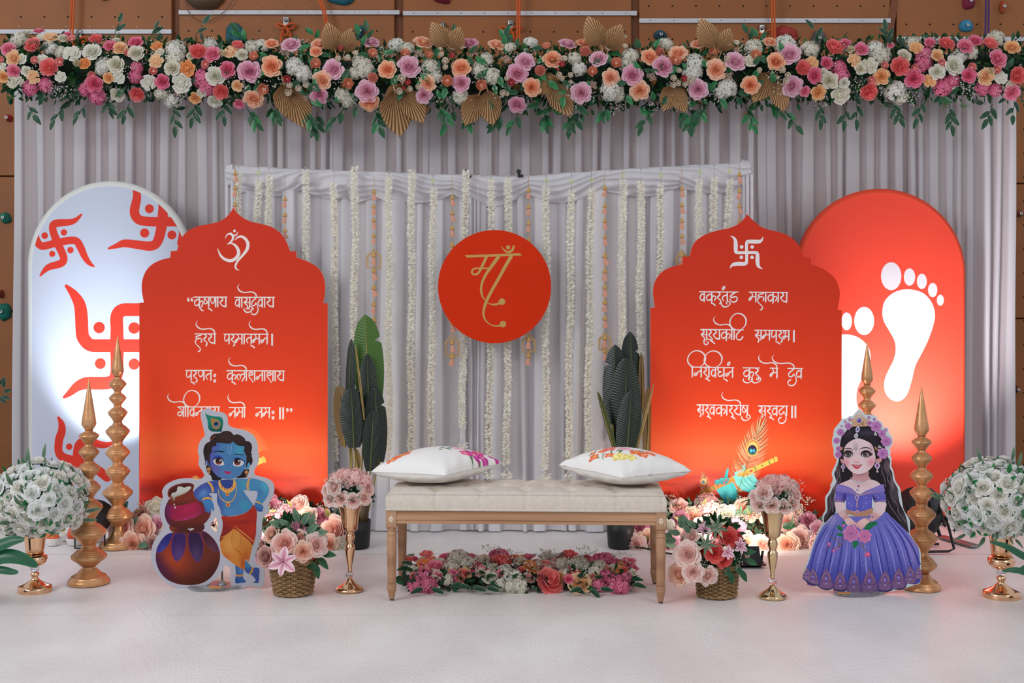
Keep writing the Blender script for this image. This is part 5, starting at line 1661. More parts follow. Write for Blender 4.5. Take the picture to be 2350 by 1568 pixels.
for x, y in ((310, 960), (560, 960), (1250, 970), (830, 960), (1080, 1060), (1620, 1130), (700, 1160), (1380, 1080), (1830, 1080), (930, 1150), (1500, 1200)):
    p, d = run_pos(x, y); place(FERN[0], M_fern, 'fern_sprig', rt, aim(p, d + Vector((0, 0, .8)), .07))

# ------------------------------------------------------------------ round bouquets
def ball(rt, c, rad, sq, kinds, n, fr, seed, zmin=-.35, front=True, leaves=None, nl=0, lsize=.04, breath=0, fill=None):
    rr = random.Random(seed); c = Vector(c)
    k = 0
    for i in range(n):
        t = (i + .5) / n
        z = 1 - t * (1 - zmin); a = i * 2.39996 + seed
        r_ = math.sqrt(max(0, 1 - z * z)); d = Vector((r_ * math.cos(a), r_ * math.sin(a), z))
        if front and d.y > .55: continue
        j = Vector((rr.uniform(-.12, .12), rr.uniform(-.12, .12), rr.uniform(-.12, .12)))
        p = c + Vector((d.x * rad, d.y * rad, d.z * rad * sq)) * rr.uniform(.92, 1.06)
        flower(rr.choice(kinds), rt, p, d + j, fr * rr.uniform(.86, 1.14))
    def pf(r):
        d = unit_sphere(r, zmin)
        return c + Vector((d.x * rad, d.y * rad, d.z * rad * sq)) * r.uniform(.55, 1.0), d
    foliage_mass(rt, pf, int(400 * (rad / .15) ** 2), lsize * .8, fill or M_leaf, seed, 'filler_leaves')
    m_ = MB(); m_.grid(lambda u, v: (c.x + rad * .72 * math.sin(v * PI) * math.cos(u * 2 * PI), c.y + rad * .72 * math.sin(v * PI) * math.sin(u * 2 * PI), c.z + rad * sq * .72 * math.cos(v * PI), .2), 14, 8, closeu=True)
    m_.build('foam_core', M_moss, rt)
    for i in range(breath):
        d = unit_sphere(rr, zmin)
        if d.y > .5: d.y = -d.y
        p = c + Vector((d.x * rad, d.y * rad, d.z * rad * sq)) * 1.0
        place(rr.choice(BRE), PM['G'][0], 'gypsophila', rt, aim(p - d * .015, d, rr.uniform(.03, .04)))
    for i in range(nl):
        d = unit_sphere(rr, zmin)
        if d.y > .4: d.y = -d.y
        p = c + Vector((d.x * rad, d.y * rad, d.z * rad * sq)) * rr.uniform(.9, 1.05)
        t = Vector((rr.uniform(-1, 1), rr.uniform(-1, .3), rr.uniform(-1, 1)))
        mm, ml = rr.choice(leaves)
        leafp(mm, ml, rt, p, d * .5 + t * .7, d, lsize * rr.uniform(.8, 1.3))
M_rgold = mat('polished_rose_gold', (236, 190, 150), 0.12, metal=1.0)
M_pgold = mat('polished_pale_gold', (226, 196, 150), 0.14, metal=1.0)
M_crys = mat('cut_crystal', (240, 240, 245), 0.03, glass=0.9, ior=1.5)
def vase_small(px, pyb, pyt, lab, m, seed, blab):
    D = floorD(pyb - 8)
    rt = empty('trumpet_vase', (X_(px, D), D, 0.006), label=lab, cat='vase')
    H = Z_(pyt, D); k = H / (1410 - 465)
    def prof(L): return [(r * k, (1410 - y) * k) for r, y in L]
    m_ = MB(); m_.lathe(prof([(60, 780), (82, 762), (85, 700), (92, 640), (103, 570), (120, 515), (146, 478), (152, 465), (146, 466), (115, 520), (88, 640), (60, 760), (0, 770)]), 84, flute=28, famp=.07, fz=(660 * k, 930 * k)); m_.build('fluted_cup', m, rt)
    m_ = MB(); m_.lathe(prof([(22, 1215), (24, 1200), (26, 1185), (21, 1175), (23, 1160), (30, 1120), (45, 1045), (54, 985), (53, 940), (40, 922), (37, 905), (48, 880), (55, 852), (48, 818), (38, 800), (45, 792), (60, 780)]), 32); m_.build('stem', m, rt)
    m_ = MB(); m_.lathe(prof([(18, 1278), (44, 1262), (50, 1245), (44, 1228), (18, 1213)]), 10); m_.build('crystal_collar', M_crys, rt, smooth=False)
    m_ = MB(); m_.lathe(prof([(140, 1415), (147, 1398), (143, 1385), (112, 1366), (76, 1342), (44, 1312), (28, 1290), (22, 1278)]), 56, flute=12, famp=.03, fz=(10 * k, 80 * k)); m_.build('base', m, rt)
    bt = empty('posy_bouquet', (X_(px, D), D, H + 0.006), label=blab, cat='bouquet')
    rr = random.Random(seed)
    u = D / F
    c = Vector((0, 0, .028))
    for dx, dy, r_, kd in ((-38, 6, 19, 'K'), (-13, 8, 17, 'K'), (14, 12, 16, 'K'), (38, 6, 16, 'K'), (-30, -18, 19, 'K'), (-46, -8, 15, 'K'), (46, -10, 14, 'K')):
        th = dx / 62
        fl = flower('K', bt, (dx * u, -.10 * math.cos(th * 1.2), .03 - dy * u + .01), (dx / 60, -1, .3), r_ * u)
        fl.material_slots[0].material = PM['K'][1]
    for dx, dy, kd, r_ in ((-12, -40, 'D', 21), (18, -40, 'I', 22), (38, -30, 'I', 19), (0, -22, 'I', 17), (30, -14, 'W', 15), (-28, -34, 'I', 18), (-5, -48, 'I', 16)):
        fl = flower(kd, bt, (dx * u, -.045 - dy * -.0005, .05 - dy * u * .85), (dx / 50, -.8, .7), r_ * u)
        if kd == 'D': fl.material_slots[0].material = PM['K'][1]
    for i in range(5): 
        p = Vector((rr.uniform(-.08, .08), -.09, rr.uniform(.02, .1))); place(rr.choice(BRE), PM['G'][0], 'gypsophila', bt, aim(p, (p.x * 6, -.7, .6), .035))
    for i in range(26):
        a = PI + PI * (i + .5) / 26 if i < 18 else rr.uniform(0, PI)
        d = Vector((math.cos(a), math.sin(a), rr.uniform(-.35, .35)))
        leafp(LEAF, M_leaf, bt, Vector((d.x * .07, d.y * .07, .015 + rr.uniform(-.004, .02))), d, (0, 0, 1), rr.uniform(.04, .055))
    foliage_mass(bt, lambda r: ((lambda d: (Vector((d.x * .075, d.y * .075, .02 + d.z * .065)), d))(unit_sphere(r, -.1))), 260, .03, M_leaf, seed, 'filler_leaves')
    m_ = MB(); m_.lathe([(0.0, -.005), (.055, 0), (.07, .035), (.04, .075), (0, .09)], 16); m_.build('foam_core', M_moss, bt)
vase_small(803, 1366, 1154, 'tall slim rose-gold fluted vase between the left basket and the bench', M_rgold, 1, 'blush posy in the slim vase left of the bench')
vase_small(1773, 1382, 1168, 'tall slim pale gold fluted vase between the right basket and the gown cutout', M_pgold, 2, 'blush posy in the slim vase right of the bench')
def urn(px, pyb, pyt, lab, blab, seed, bc, br):
    D = floorD(pyb - 13)
    rt = empty('pedestal_urn', (X_(px, D), D, 0.006), label=lab, cat='vase')
    H = Z_(pyt, D); k = H / (1500 - 1060)
    def prof(L): return [(r * k * 1.0, (1500 - y) * k) for r, y in L]
    m_ = MB(); m_.lathe(prof([(64, 1230), (68, 1180), (76, 1110), (86, 1060), (80, 1062), (62, 1180), (0, 1190)]), 40); m_.build('cup', M_rgold, rt)
    m_ = MB(); m_.lathe(prof([(24, 1316), (60, 1308), (82, 1288), (90, 1265), (84, 1243), (70, 1232), (64, 1230)]), 40); m_.build('band', M_rgold, rt)
    m_ = MB(); m_.lathe(prof([(18, 1358), (32, 1345), (33, 1330), (18, 1316)]), 10); m_.build('crystal_ball', M_crys, rt, smooth=False)
    m_ = MB(); m_.lathe(prof([(118, 1520 - 8), (122, 1505), (120, 1478), (118, 1466), (96, 1460), (74, 1448), (48, 1432), (26, 1412), (22, 1398), (32, 1386), (32, 1374), (22, 1362), (18, 1358)]), 48); m_.build('base', M_rgold, rt)
    bt = empty('white_rose_bouquet', (X_(px, D), D, Z_(pyt, D) + .006), label=blab, cat='bouquet')
    u = D / F; off = Vector(((bc[0] - px) * u, 0, (pyt - bc[1]) * u))
    ball(bt, off, br * u * .92, .84, ['Q'], 92, .034, seed, zmin=-.75, leaves=[(LEAF, M_leaf2), (LEAFN, M_euc), (LEAFN, M_leaf2)], nl=120, lsize=.036, breath=9, fill=M_leaf2)
    rr = random.Random(seed)
    for i in range(22):
        d = unit_sphere(rr, -.8)
        if d.y > .3: d.y *= -1
        p = off + Vector((d.x, d.y, d.z * .84)) * br * u * .98
        leafp(LEAFN, M_euc, bt, p, d + Vector((0, 0, .5)), (0, -1, .2), rr.uniform(.04, .075))
urn(80, 1372, 1222, 'rose-gold pedestal urn with crystal ball at the far left', 'large ball of white roses in the far left urn', 5, (90, 1152), 112)
urn(2298, 1385, 1222, 'rose-gold pedestal urn with crystal ball at the far right', 'large ball of white roses in the far right urn', 6, (2282, 1152), 116)

# ------------------------------------------------------------------ wicker baskets with flowers
M_wick = mat('wicker', (150, 118, 80), 0.65, var=0.3, vscale=30, bump=0.3, bscale=200)
def basket(px, pyb, pyt, rt_px, rb_px, lab, seed):
    D = floorD(pyb - 12); u = D / F
    rt = empty('wicker_basket', (X_(px, D), D, 0.006), label=lab, cat='basket')
    H = Z_(pyt, D); R1 = rt_px * u; R0 = rb_px * u
    nst = 26; rows_ = 15
    m_ = MB()
    for j in range(rows_):
        z = H * (j + .5) / rows_; R_ = R0 + (R1 - R0) * (j + .5) / rows_
        pts = []
        for k in range(nst * 4):
            a = 2 * PI * k / (nst * 4)
            w = math.sin(a * nst / 2 + (PI if j % 2 else 0)) * .0055
            pts.append(((R_ + w) * math.cos(a), (R_ + w) * math.sin(a), z + random.Random(j * 7).uniform(-.0006, .0006)))
        m_.tube(pts, H / rows_ * .52, 5, closed=True)
    tag(m_.build('woven_canes', M_wick, rt), kind='stuff')
    m_ = MB()
    for k in range(nst):
        a = 2 * PI * (k + .5) / nst
        m_.tube([(R0 * math.cos(a), R0 * math.sin(a), 0), (R1 * math.cos(a), R1 * math.sin(a), H)], .0035, 5)
    m_.build('upright_canes', M_wick, rt)
    for zz, R_, r_ in ((H, R1 + .001, .0065), (H + .009, R1, .006), (.006, R0 + .003, .006)):
        m_ = MB(); pts = []
        for k in range(120):
            a = 2 * PI * k / 120
            pts.append(((R_ + .002 * math.sin(a * 18)) * math.cos(a), (R_ + .002 * math.sin(a * 18)) * math.sin(a), zz + .002 * math.cos(a * 18)))
        m_.tube(pts, r_, 6, closed=True); m_.build('rim_braid' if zz > .05 else 'foot_braid', M_wick, rt)
    m_ = MB(); m_.lathe([(R0 * .9, .004), (R1 * .9, H * .8), (0, H * .82)], 20); m_.build('liner', M_moss, rt)
    return rt, D, H
def posy_items(bt, org, D, ox, oy, s_, items, depth):
    """items: (x, y, kind, diameter, forward)"""
    for (x, y, k, dm, fw, *dd) in items:
        p = P(ox + x * s_, oy + y * s_, D - fw) - org
        d = dd[0] if dd else (0, -1, .3)
        if k == 'Z':
            place(LILY, matg('lily_petal', (196, 60, 120), (248, 222, 228), .5, .2, mid=.4), 'lily', bt, aim(p, d, dm * s_ / 2 * D / F, roll=.4))
        else:
            flower(k, bt, p, d, dm * s_ / 2 * D / F)
bk, D, H = basket(673, 1376, 1288, 54, 41, 'wicker basket holding blush roses and a pink lily, beside the boy cutout', 1)
bt = empty('basket_bouquet', (bk.location.x, D, H * .8), label='blush rose bouquet with one pink lily in the left basket', cat='bouquet')
o_ = bt.location.copy()
posy_items(bt, o_, D, 560, 1050, .22321, [
 (415, 885, 'K', 240, .10, (-.1, -1, .35)), (285, 795, 'K', 180, .05, (-.6, -.8, .5)), (225, 1025, 'V', 200, .10, (-.6, -1, .1)), (605, 970, 'K', 190, .11, (.15, -1, .2)), (745, 900, 'K', 220, .08, (.5, -.9, .3)),
 (545, 740, 'L', 180, .03, (.1, -.6, .8)), (580, 815, 'K', 130, .07, (.1, -.9, .5)), (780, 830, 'K', 170, .02, (.8, -.6, .4)), (430, 770, 'K', 180, .05, (0, -.7, .7)), (190, 900, 'V', 110, .04, (-.8, -.6, .3)),
 (150, 1050, 'L', 110, .04, (-1, -.4, 0)), (700, 1010, 'X', 80, .06, (.3, -.9, .2)), (820, 960, 'L', 100, .0, (.9, -.3, .1)), (405, 1075, 'Z', 300, .15, (.0, -1, .25))], 0)
rr = random.Random(3)
for x, y, a in ((400, 705, -1.2), (650, 770, .9), (690, 715, .2), (560, 660, -.3), (480, 730, -.8), (770, 1030, 2.4), (735, 1100, 2.9), (800, 990, 1.6), (330, 1010, -2.2), (620, 1090, 1.8), (560, 1100, 2.6), (720, 790, 1.3), (600, 690, .5)):
    p = P(560 + x * .22321, 1050 + y * .22321, D - .06) - o_
    leafp(LEAF, M_euc if y < 900 else M_leaf, bt, p, (math.sin(a), -.3, math.cos(a)), (0, -1, .4), .062)
foliage_mass(bt, lambda r: ((lambda d: (Vector((d.x * .095, d.y * .07, .10 + d.z * .10)), d))(unit_sphere(r, -.6))), 350, .04, M_leaf, 4, 'filler_leaves')
bk, D, H = basket(1645, 1381, 1302, 49, 42, 'wicker basket overflowing with red and blush roses, right of the bench', 2)
bt = empty('basket_bouquet', (bk.location.x, D, H * .8), label='red, coral and blush rose bouquet in the right basket', cat='bouquet')
o_ = bt.location.copy()
posy_items(bt, o_, D, 1400, 950, .28703, [
 (620, 1125, 'K', 190, .12, (-.4, -1, .3)), (550, 1290, 'K', 170, .10, (-.7, -.9, 0)), (665, 1265, 'K', 150, .14, (-.1, -1, .1)), (785, 1295, 'K', 140, .13, (.2, -1, -.1)), (690, 1095, 'C', 90, .08, (.3, -.8, .5)),
 (655, 985, 'K', 120, .07, (-.6, -.7, .6)), (945, 990, 'X', 170, .08, (.2, -.9, .5)), (835, 1115, 'X', 155, .12, (0, -1, .2)), (910, 1170, 'X', 120, .11, (.2, -1, -.1)), (1020, 995, 'X', 120, .04, (.7, -.6, .5)), (740, 1100, 'X', 80, .08, (-.2, -1, .1)),
 (920, 915, 'X', 110, .02, (0, -.5, 1)), (870, 960, 'X', 110, .05, (-.1, -.7, .7)), (940, 1110, 'Z', 120, .13, (.2, -1, .2)), (1035, 1060, 'Z', 140, .10, (.6, -1, .3)), (760, 930, 'Z', 150, .04, (-.2, -.6, .7)), (820, 910, 'L', 110, .02, (0, -.4, 1)), (760, 900, 'I', 110, .0, (-.2, -.3, 1)),
 (1095, 1120, 'I', 70, .06, (1, -.6, 0)), (1080, 985, 'G', 90, .03, (.7, -.4, .4)), (870, 1030, 'G', 80, .1, (0, -1, .3)), (760, 1200, 'G', 90, .12, (-.2, -1, 0)), (1000, 1180, 'G', 110, .1, (.5, -1, 0))], 0)
for x, y, a in ((620, 900, -.4), (690, 910, -.9), (560, 960, -1.3), (530, 1010, -1.6), (500, 990, -1.2), (740, 1130, -2.4), (730, 1180, 2.8), (860, 1210, 1.8), (950, 1260, 2.8), (1060, 1110, 1.4), (1080, 1165, 1.9), (1000, 1220, 2.4), (1040, 1250, 2.6), (640, 950, -.7), (900, 1240, 2.2), (575, 915, -.2)):
    p = P(1400 + x * .28703, 950 + y * .28703, D - .09) - o_
    leafp(LEAF, M_euc if y < 1050 else M_leaf, bt, p, (math.sin(a), -.3, math.cos(a)), (0, -1, .4), .055)
for cx_, cy_ in ((770, 1040), (850, 910)):
    for k in range(8):
        a = 2 * PI * k / 8 + .2
        p = P(1400 + cx_ * .28703, 950 + cy_ * .28703, D - .15) - o_
        leafp(LEAFN, M_leafv if k % 2 else M_euc, bt, p, (math.sin(a), -.25, math.cos(a)), (0, -1, .2), .05)
foliage_mass(bt, lambda r: ((lambda d: (Vector((d.x * .095 + (-.02 if d.z < 0 else 0), d.y * .08, .10 + d.z * .11)), d))(unit_sphere(r, -.6))), 350, .04, M_leaf, 5, 'filler_leaves')

# ------------------------------------------------------------------ rose banks at the foot of the red panels
def bank(px0, px1, top, bot, lab, seed, n, kinds, gaps=()):
    D0 = 6.12
    rt = empty('rose_bank', (X_((px0 + px1) / 2, D0), D0, 0.006), label=lab, cat='flower arrangement')
    org = rt.location.copy(); rr = random.Random(seed); u = D0 / F
    cells = []
    tries = 0
    while len(cells) < n and tries < 9000:
        tries += 1
        x = rr.uniform(px0, px1); y = rr.uniform(top + 6, bot - 8)
        kd = rr.choice(kinds); r_ = {'K': 28, 'V': 25, 'I': 30, 'C': 26, 'L': 25, 'A': 24}.get(kd, 24) * rr.uniform(.72, 1.12)
        e = 1 - abs((x - (px0 + px1) / 2) / ((px1 - px0) / 2)) ** 4
        if y < bot - (bot - top) * (.45 + .55 * e): continue
        if any((x - a) ** 2 + (y - b) ** 2 < ((r_ + c) * .70) ** 2 for a, b, c in cells): continue
        if any(a < x < b and c < y < d for a, b, c, d in gaps): continue
        cells.append((x, y, r_))
        t = (bot - y) / (bot - top)
        Dd = D0 - .08 + .2 * t
        p = P(x, y, Dd) - org; p.z = max(p.z, .02)
        flower(kd, rt, p, ((rr.uniform(-.4, .4)), -1, .15 + .8 * t * t), r_ * u)
    W_ = (px1 - px0) / 2 * u; H_ = (bot - top) * u
    def pf(r):
        x = r.uniform(-1, 1); z = r.uniform(0, .85) * (1 - abs(x) ** 4 * .5)
        return Vector((x * W_, .05 + r.uniform(-.04, .06) + z * .13, z * H_ * .85 + .01)), Vector((r.uniform(-1, 1), -.3, .6))
    foliage_mass(rt, pf, int((px1 - px0) * 1.6), .045, M_euc, seed, 'filler_leaves')
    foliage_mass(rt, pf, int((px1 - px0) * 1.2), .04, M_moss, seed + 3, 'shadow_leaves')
    for i in range(int((px1 - px0) / 11)):
        x = rr.uniform(px0, px1); t = rr.random(); y = bot - (bot - top) * t * rr.uniform(.8, 1.05) - 3
        a = rr.uniform(-1.9, 1.9) if t > .3 else rr.choice((-1, 1)) * rr.uniform(1.2, 2.3)
        p = P(x, y, D0 - .09 + .18 * t) - org; p.z = max(.015, p.z)
        leafp(rr.choice((LEAF, LEAF, LEAFN)), rr.choice((M_euc, M_euc, M_olive, M_leaf)), rt, p, (math.sin(a), -.5, math.cos(a)), (0, -1, .3), rr.uniform(.04, .07))
    for i in range(int((px1 - px0) / 22)):
        x = rr.uniform(px0, px1)
        p = P(x, top + rr.uniform(-6, 50), D0 + .04) - org
        place(rr.choice(BRE), PM['G'][0], 'gypsophila', rt, aim(p, (rr.uniform(-.4, .4), -.5, 1), .035))
    return rt
bank(272, 795, 1152, 1264, 'bank of blush and mauve roses along the foot of the left red panel', 301, 110, 'KKKKVVICLL', gaps=((560, 640, 1180, 1235),))
bank(1446, 1895, 1156, 1276, 'bank of blush roses and pink florets along the foot of the right red panel', 302, 110, 'KKKKKIICLV', gaps=((1690, 1765, 1195, 1262),))
# ------------------------------------------------------------------ tufted bench
M_linen = mat('beige_linen', (214, 204, 190), 0.85, var=0.06, vscale=60, bump=0.25, bscale=900)
M_oak = mat('limed_oak', (188, 146, 112), 0.6, color2=(152, 110, 80), vscale=9, bump=0.15, bscale=60, stretch=(1, 1, 1))
M_oakx = mat('limed_oak_rail', (196, 154, 118), 0.6, color2=(160, 118, 86), vscale=7, bump=0.2, bscale=40, stretch=(.12, 1, 3))
M_lime = mat('lime_wash_groove', (220, 196, 172), 0.8)
BD = 5.20; BX = X_(1209, BD)
BW = 622 * BD / F; BDp = 0.37
bench = empty('tufted_bench', (BX, BD, 0.006), rz=math.radians(-2.4), label='beige button-tufted bench with carved limed-oak legs in the middle of the stage', cat='bench')
bz0 = Z_(1157, BD) - .006
ch = 0.073
hw = BW / 2; hd = BDp / 2
def seat_top(x, y):
    """tufting: buttons on a diagonal lattice"""
    z = 0
    ex = 1 - abs(x) / hw; ey = 1 - abs(y) / hd
    dome = 0.013 * (1 - abs(x / hw) ** 8) * (1 - abs(y / hd) ** 4)
    dip = 0
    for j, yy in enumerate((-.085, 0, .085)):
        st = BW / 6.2
        off = st / 2 if j % 2 else 0
        k0 = round((x - off) / st)
        for k in (k0 - 1, k0, k0 + 1):
            bx = off + k * st
            if abs(bx) > hw - .05: continue
            r2 = (x - bx) ** 2 + (y - yy) ** 2
            dip += 0.018 * math.exp(-r2 / .0007) + .006 * math.exp(-r2 / .003)
    # creases between buttons
    st = BW / 6.2
    a = (x / st + y / .17); b = (x / st - y / .17)
    cr = math.exp(-((a - round(a)) * 9) ** 2) + math.exp(-((b - round(b)) * 9) ** 2)
    if abs(y) > .085: 
        q = x / st; cr = math.exp(-((q - round(q)) * 14) ** 2) * 1.3
    return dome - dip - cr * .0045
m_ = MB(); NU, NV = 220, 60
per = []
def seat(u, v):
    # v: 0..1 runs front bottom -> front top -> back top -> back bottom
    x = (u - .5) * BW
    endf = min(1, (hw - abs(x)) / .02)
    if v < .2:
        t = v / .2; y = -hd; z = ch * t
        y -= .005 * math.sin(t * PI) * 1.0
        st = BW / 6.2; q = (x / st); y += .003 * math.exp(-((q - round(q)) * 40) ** 2)
    elif v > .8:
        t = (1 - v) / .2; y = hd + .005 * math.sin(t * PI); z = ch * t
    else:
        t = (v - .2) / .6; y = -hd + 2 * hd * t
        z = ch + seat_top(x, y)
        r = .016
        dd = hd - abs(y)
        if dd < r: z -= r - math.sqrt(max(0, r * r - (r - dd) ** 2))
    dx = hw - abs(x)
    if dx < .018 and z > ch * .6: z -= (.018 - math.sqrt(max(0, .018 ** 2 - (.018 - dx) ** 2))) * min(1, (z - ch * .6) / (ch * .4))
    return (x, y, z)
m_.grid(seat, NU, NV)
# end caps
for s_ in (0, 1):
    m_.grid(lambda u, v, s_=s_: ((s_ - .5) * BW, *(lambda q: (q[1], q[2] * v + 0))(seat(s_, u))), 40, 6)
o = m_.build('seat_cushion', M_linen, bench, loc=(0, 0, bz0)); 
m_ = MB(); q = []
for a, b in ((-hw, -hd), (hw, -hd), (hw, hd), (-hw, hd)): q.append((a, b))
pp = []
for i in range(4):
    (a, b), (c, d) = q[i], q[(i + 1) % 4]
    for k in range(10): pp.append((a + (c - a) * k / 10, b + (d - b) * k / 10, .006))
m_.tube([(x * 1.002, y * 1.006, z) for x, y, z in pp], .0048, 8, closed=True); m_.build('piping', M_linen, bench, loc=(0, 0, bz0))
rr = random.Random(2)
for j, yy in enumerate((-.085, 0, .085)):
    st = BW / 6.2; off = st / 2 if j % 2 else 0
    for k in range(-3, 4):
        bx = off + k * st
        if abs(bx) > hw - .05: continue
        m_ = MB(); m_.lathe([(0, .004), (.006, .003), (.008, 0), (.006, -.002)][::-1], 10)
        m_.build('button', M_linen, bench, loc=(bx, yy, bz0 + ch + seat_top(bx, yy) + .002))
# rails
lw = .044
def rail(x0, x1, y, z0, z1, along='x'):
    m_ = MB()
    prof = [(0, z1), (-.004, z1 - .004), (0, z1 - .010), (-.006, z1 - .013), (-.006, z0 + .016), (0, z0 + .013), (-.004, z0 + .007), (-.003, z0), (.018, z0), (.018, z1)]
    vs_ = []
    for xx in (x0, x1):
        for d, z in prof:
            vs_.append((xx, y + d, z) if along == 'x' else (y - d if y > 0 else y + d, xx, z))
    n = len(prof)
    m_.add(vs_, [(i, (i + 1) % n, n + (i + 1) % n, n + i) for i in range(n)] + [tuple(range(n)), tuple(reversed(range(n, 2 * n)))])
    return m_.build('rail', M_oakx, bench, smooth=False)
ra_h = .052
rail(-hw + lw * .9, hw - lw * .9, -hd + .008, bz0 - ra_h, bz0)
r2 = rail(-hw + lw * .9, hw - lw * .9, hd - .022, bz0 - ra_h, bz0)
rail(-hd + lw * .9, hd - lw * .9, -hw + .008, bz0 - ra_h, bz0, 'y'); rail(-hd + lw * .9, hd - lw * .9, hw - .008, bz0 - ra_h, bz0, 'y')
m_ = MB(); m_.box((0, -hd + .004, bz0 - ra_h * .55), (BW - 2 * lw, .002, .003)); m_.box((0, -hd + .004, bz0 - ra_h * .4), (BW - 2 * lw, .002, .0015))
tag(m_.build('lime_wash_line', M_lime, bench, smooth=False))
for sx in (-1, 1):
    for sy in (-1, 1):
        lx, ly = sx * (hw - lw / 2), sy * (hd - lw / 2)
        lg = MB(); zt = bz0
        lg.box((0, 0, zt - .035), (lw, lw, .07))
        bo = lg.build('leg', M_oak, bench, smooth=False, loc=(lx, ly, 0)); bevel(bo, .003, 2)
        m_ = MB(); R_ = lw * .46
        zz = zt - .07
        m_.lathe([(R_ * .8, zz), (R_ * 1.0, zz - .004), (R_, zz - .009), (R_ * .82, zz - .012), (R_ * .9, zz - .02), (R_ * 1.04, zz - .026), (R_ * 1.04, zz - .031), (R_ * .9, zz - .034)][::-1], 28)
        m_.build('turned_collar', M_oak, bo)
        m_ = MB(); m_.lathe([(R_ * .8, .066), (R_ * .84, .075), (R_ * 1.0, zz - .04), (R_ * .9, zz - .034)], 60, flute=12, famp=-.12, fz=(.07, zz - .036)); m_.build('fluted_shaft', M_oak, bo)
        m_ = MB()
        for k in range(12):
            a = 2 * PI * (k + .5) / 12
            m_.tube([(R_ * .82 * math.cos(a), R_ * .82 * math.sin(a), .08), (R_ * .9 * math.cos(a), R_ * .9 * math.sin(a), zz - .045)], .0011, 3)
        m_.build('lime_wash_flutes', M_lime, bo)
        m_ = MB(); m_.lathe([(R_ * .45, 0.004), (R_ * .55, .006), (R_ * .86, .04), (R_ * .95, .044), (R_ * .95, .05), (R_ * .84, .053), (R_ * .95, .058), (R_ * .95, .063), (R_ * .8, .066)], 24); m_.build('turned_foot', M_oak, bo)
        m_ = MB(); m_.lathe([(.009, 0), (.009, .005)], 12); m_.build('glide', M_black, bo)
        if sy < 0:
            m_ = MB(); yf = -lw / 2 - .0005
            m_.tube([(x, yf, zt - .034 + z) for x, z in ((-.015, -.02), (.015, -.02), (.015, .02), (-.015, .02))], .0016, 4, closed=True)
            for k in range(10):
                a = 2 * PI * k / 10
                c = Vector((.008 * math.cos(a), yf - .0005, zt - .034 + .011 * math.sin(a)))
                m_.add([(0, yf - .002, zt - .034), tuple(c + Vector((-.0025 * math.sin(a), 0, .003 * math.cos(a)))), (.0125 * math.cos(a), yf, zt - .034 + .016 * math.sin(a)), tuple(c - Vector((-.0025 * math.sin(a), 0, .003 * math.cos(a))))], [(0, 1, 2, 3)])
            m_.build('carved_rosette', M_lime, bo)

# ------------------------------------------------------------------ two cushions with printed flowers
def pillow(corners, ztop_add, lab, seed, paint):
    """corners: left, front, right, back points in world; plump shape, printed top"""
    L, Fp, Rp, B = corners
    c = (L + Fp + Rp + B) / 4
    rt = empty('printed_cushion', (c.x, c.y, bench.location.z + bz0 + ch + .006), label=lab, cat='cushion')
    org = rt.location.copy()
    N = 110
    for side, nm in ((1, 'printed_top_cover'), (-1, 'plain_underside_cover')):
        m_ = MB(); vs_ = []; cs = []
        for j in range(N + 1):
            for i in range(N + 1):
                a, b = i / N, j / N
                s_, t = a * 2 - 1, b * 2 - 1
                # edges bow inward between the corner tips
                pin = .075
                s2 = s_ * (1 - pin * (1 - t * t)); t2 = t * (1 - pin * (1 - s_ * s_))
                a2, b2 = (s2 + 1) / 2, (t2 + 1) / 2
                p = (L * (1 - a2) * (1 - b2) + Fp * a2 * (1 - b2) + Rp * a2 * b2 + B * (1 - a2) * b2)
                e = max(0, (1 - s_ ** 2)) * max(0, (1 - t ** 2))
                h = ztop_add[0 if side > 0 else 1] * e ** .42
                wr = .0022 * noise.noise(Vector((s_ * 3 + seed, t * 3, side * 2))) * (1 - e) + .0012 * math.sin((s_ + t) * 14 + seed) * (1 - e) ** 2
                z = p.z + side * (h + wr * 1.5)
                q = Vector((p.x, p.y, z)) - org
                vs_.append(tuple(q))
                cs.append(lin(paint(s_, t)) if side > 0 else lin((232, 229, 224)))
        w = N + 1
        fs = [(j * w + i, j * w + i + 1, (j + 1) * w + i + 1, (j + 1) * w + i) for j in range(N) for i in range(N)]
        if side < 0: fs = [tuple(reversed(f)) for f in fs]
        m_.add(vs_, fs, None, cs)
        m_.build(nm, matcol('cushion_cotton', 0.7, bump=.12, bscale=500), rt)
    m_ = MB(); pts = []
    for k in range(4):
        for i in range(24):
            x = i / 24 * 2 - 1
            s_, t = [(x, -1), (1, x), (-x, 1), (-1, -x)][k]
            pin = .075
            s2 = s_ * (1 - pin * (1 - t * t)); t2 = t * (1 - pin * (1 - s_ * s_))
            a2, b2 = (s2 + 1) / 2, (t2 + 1) / 2
            p = (L * (1 - a2) * (1 - b2) + Fp * a2 * (1 - b2) + Rp * a2 * b2 + B * (1 - a2) * b2)
            pts.append(tuple(p - org))
    m_.tube(pts, .0018, 5, closed=True); m_.build('seam', mat('white_seam', (214, 210, 204), .8), rt)
    return rt
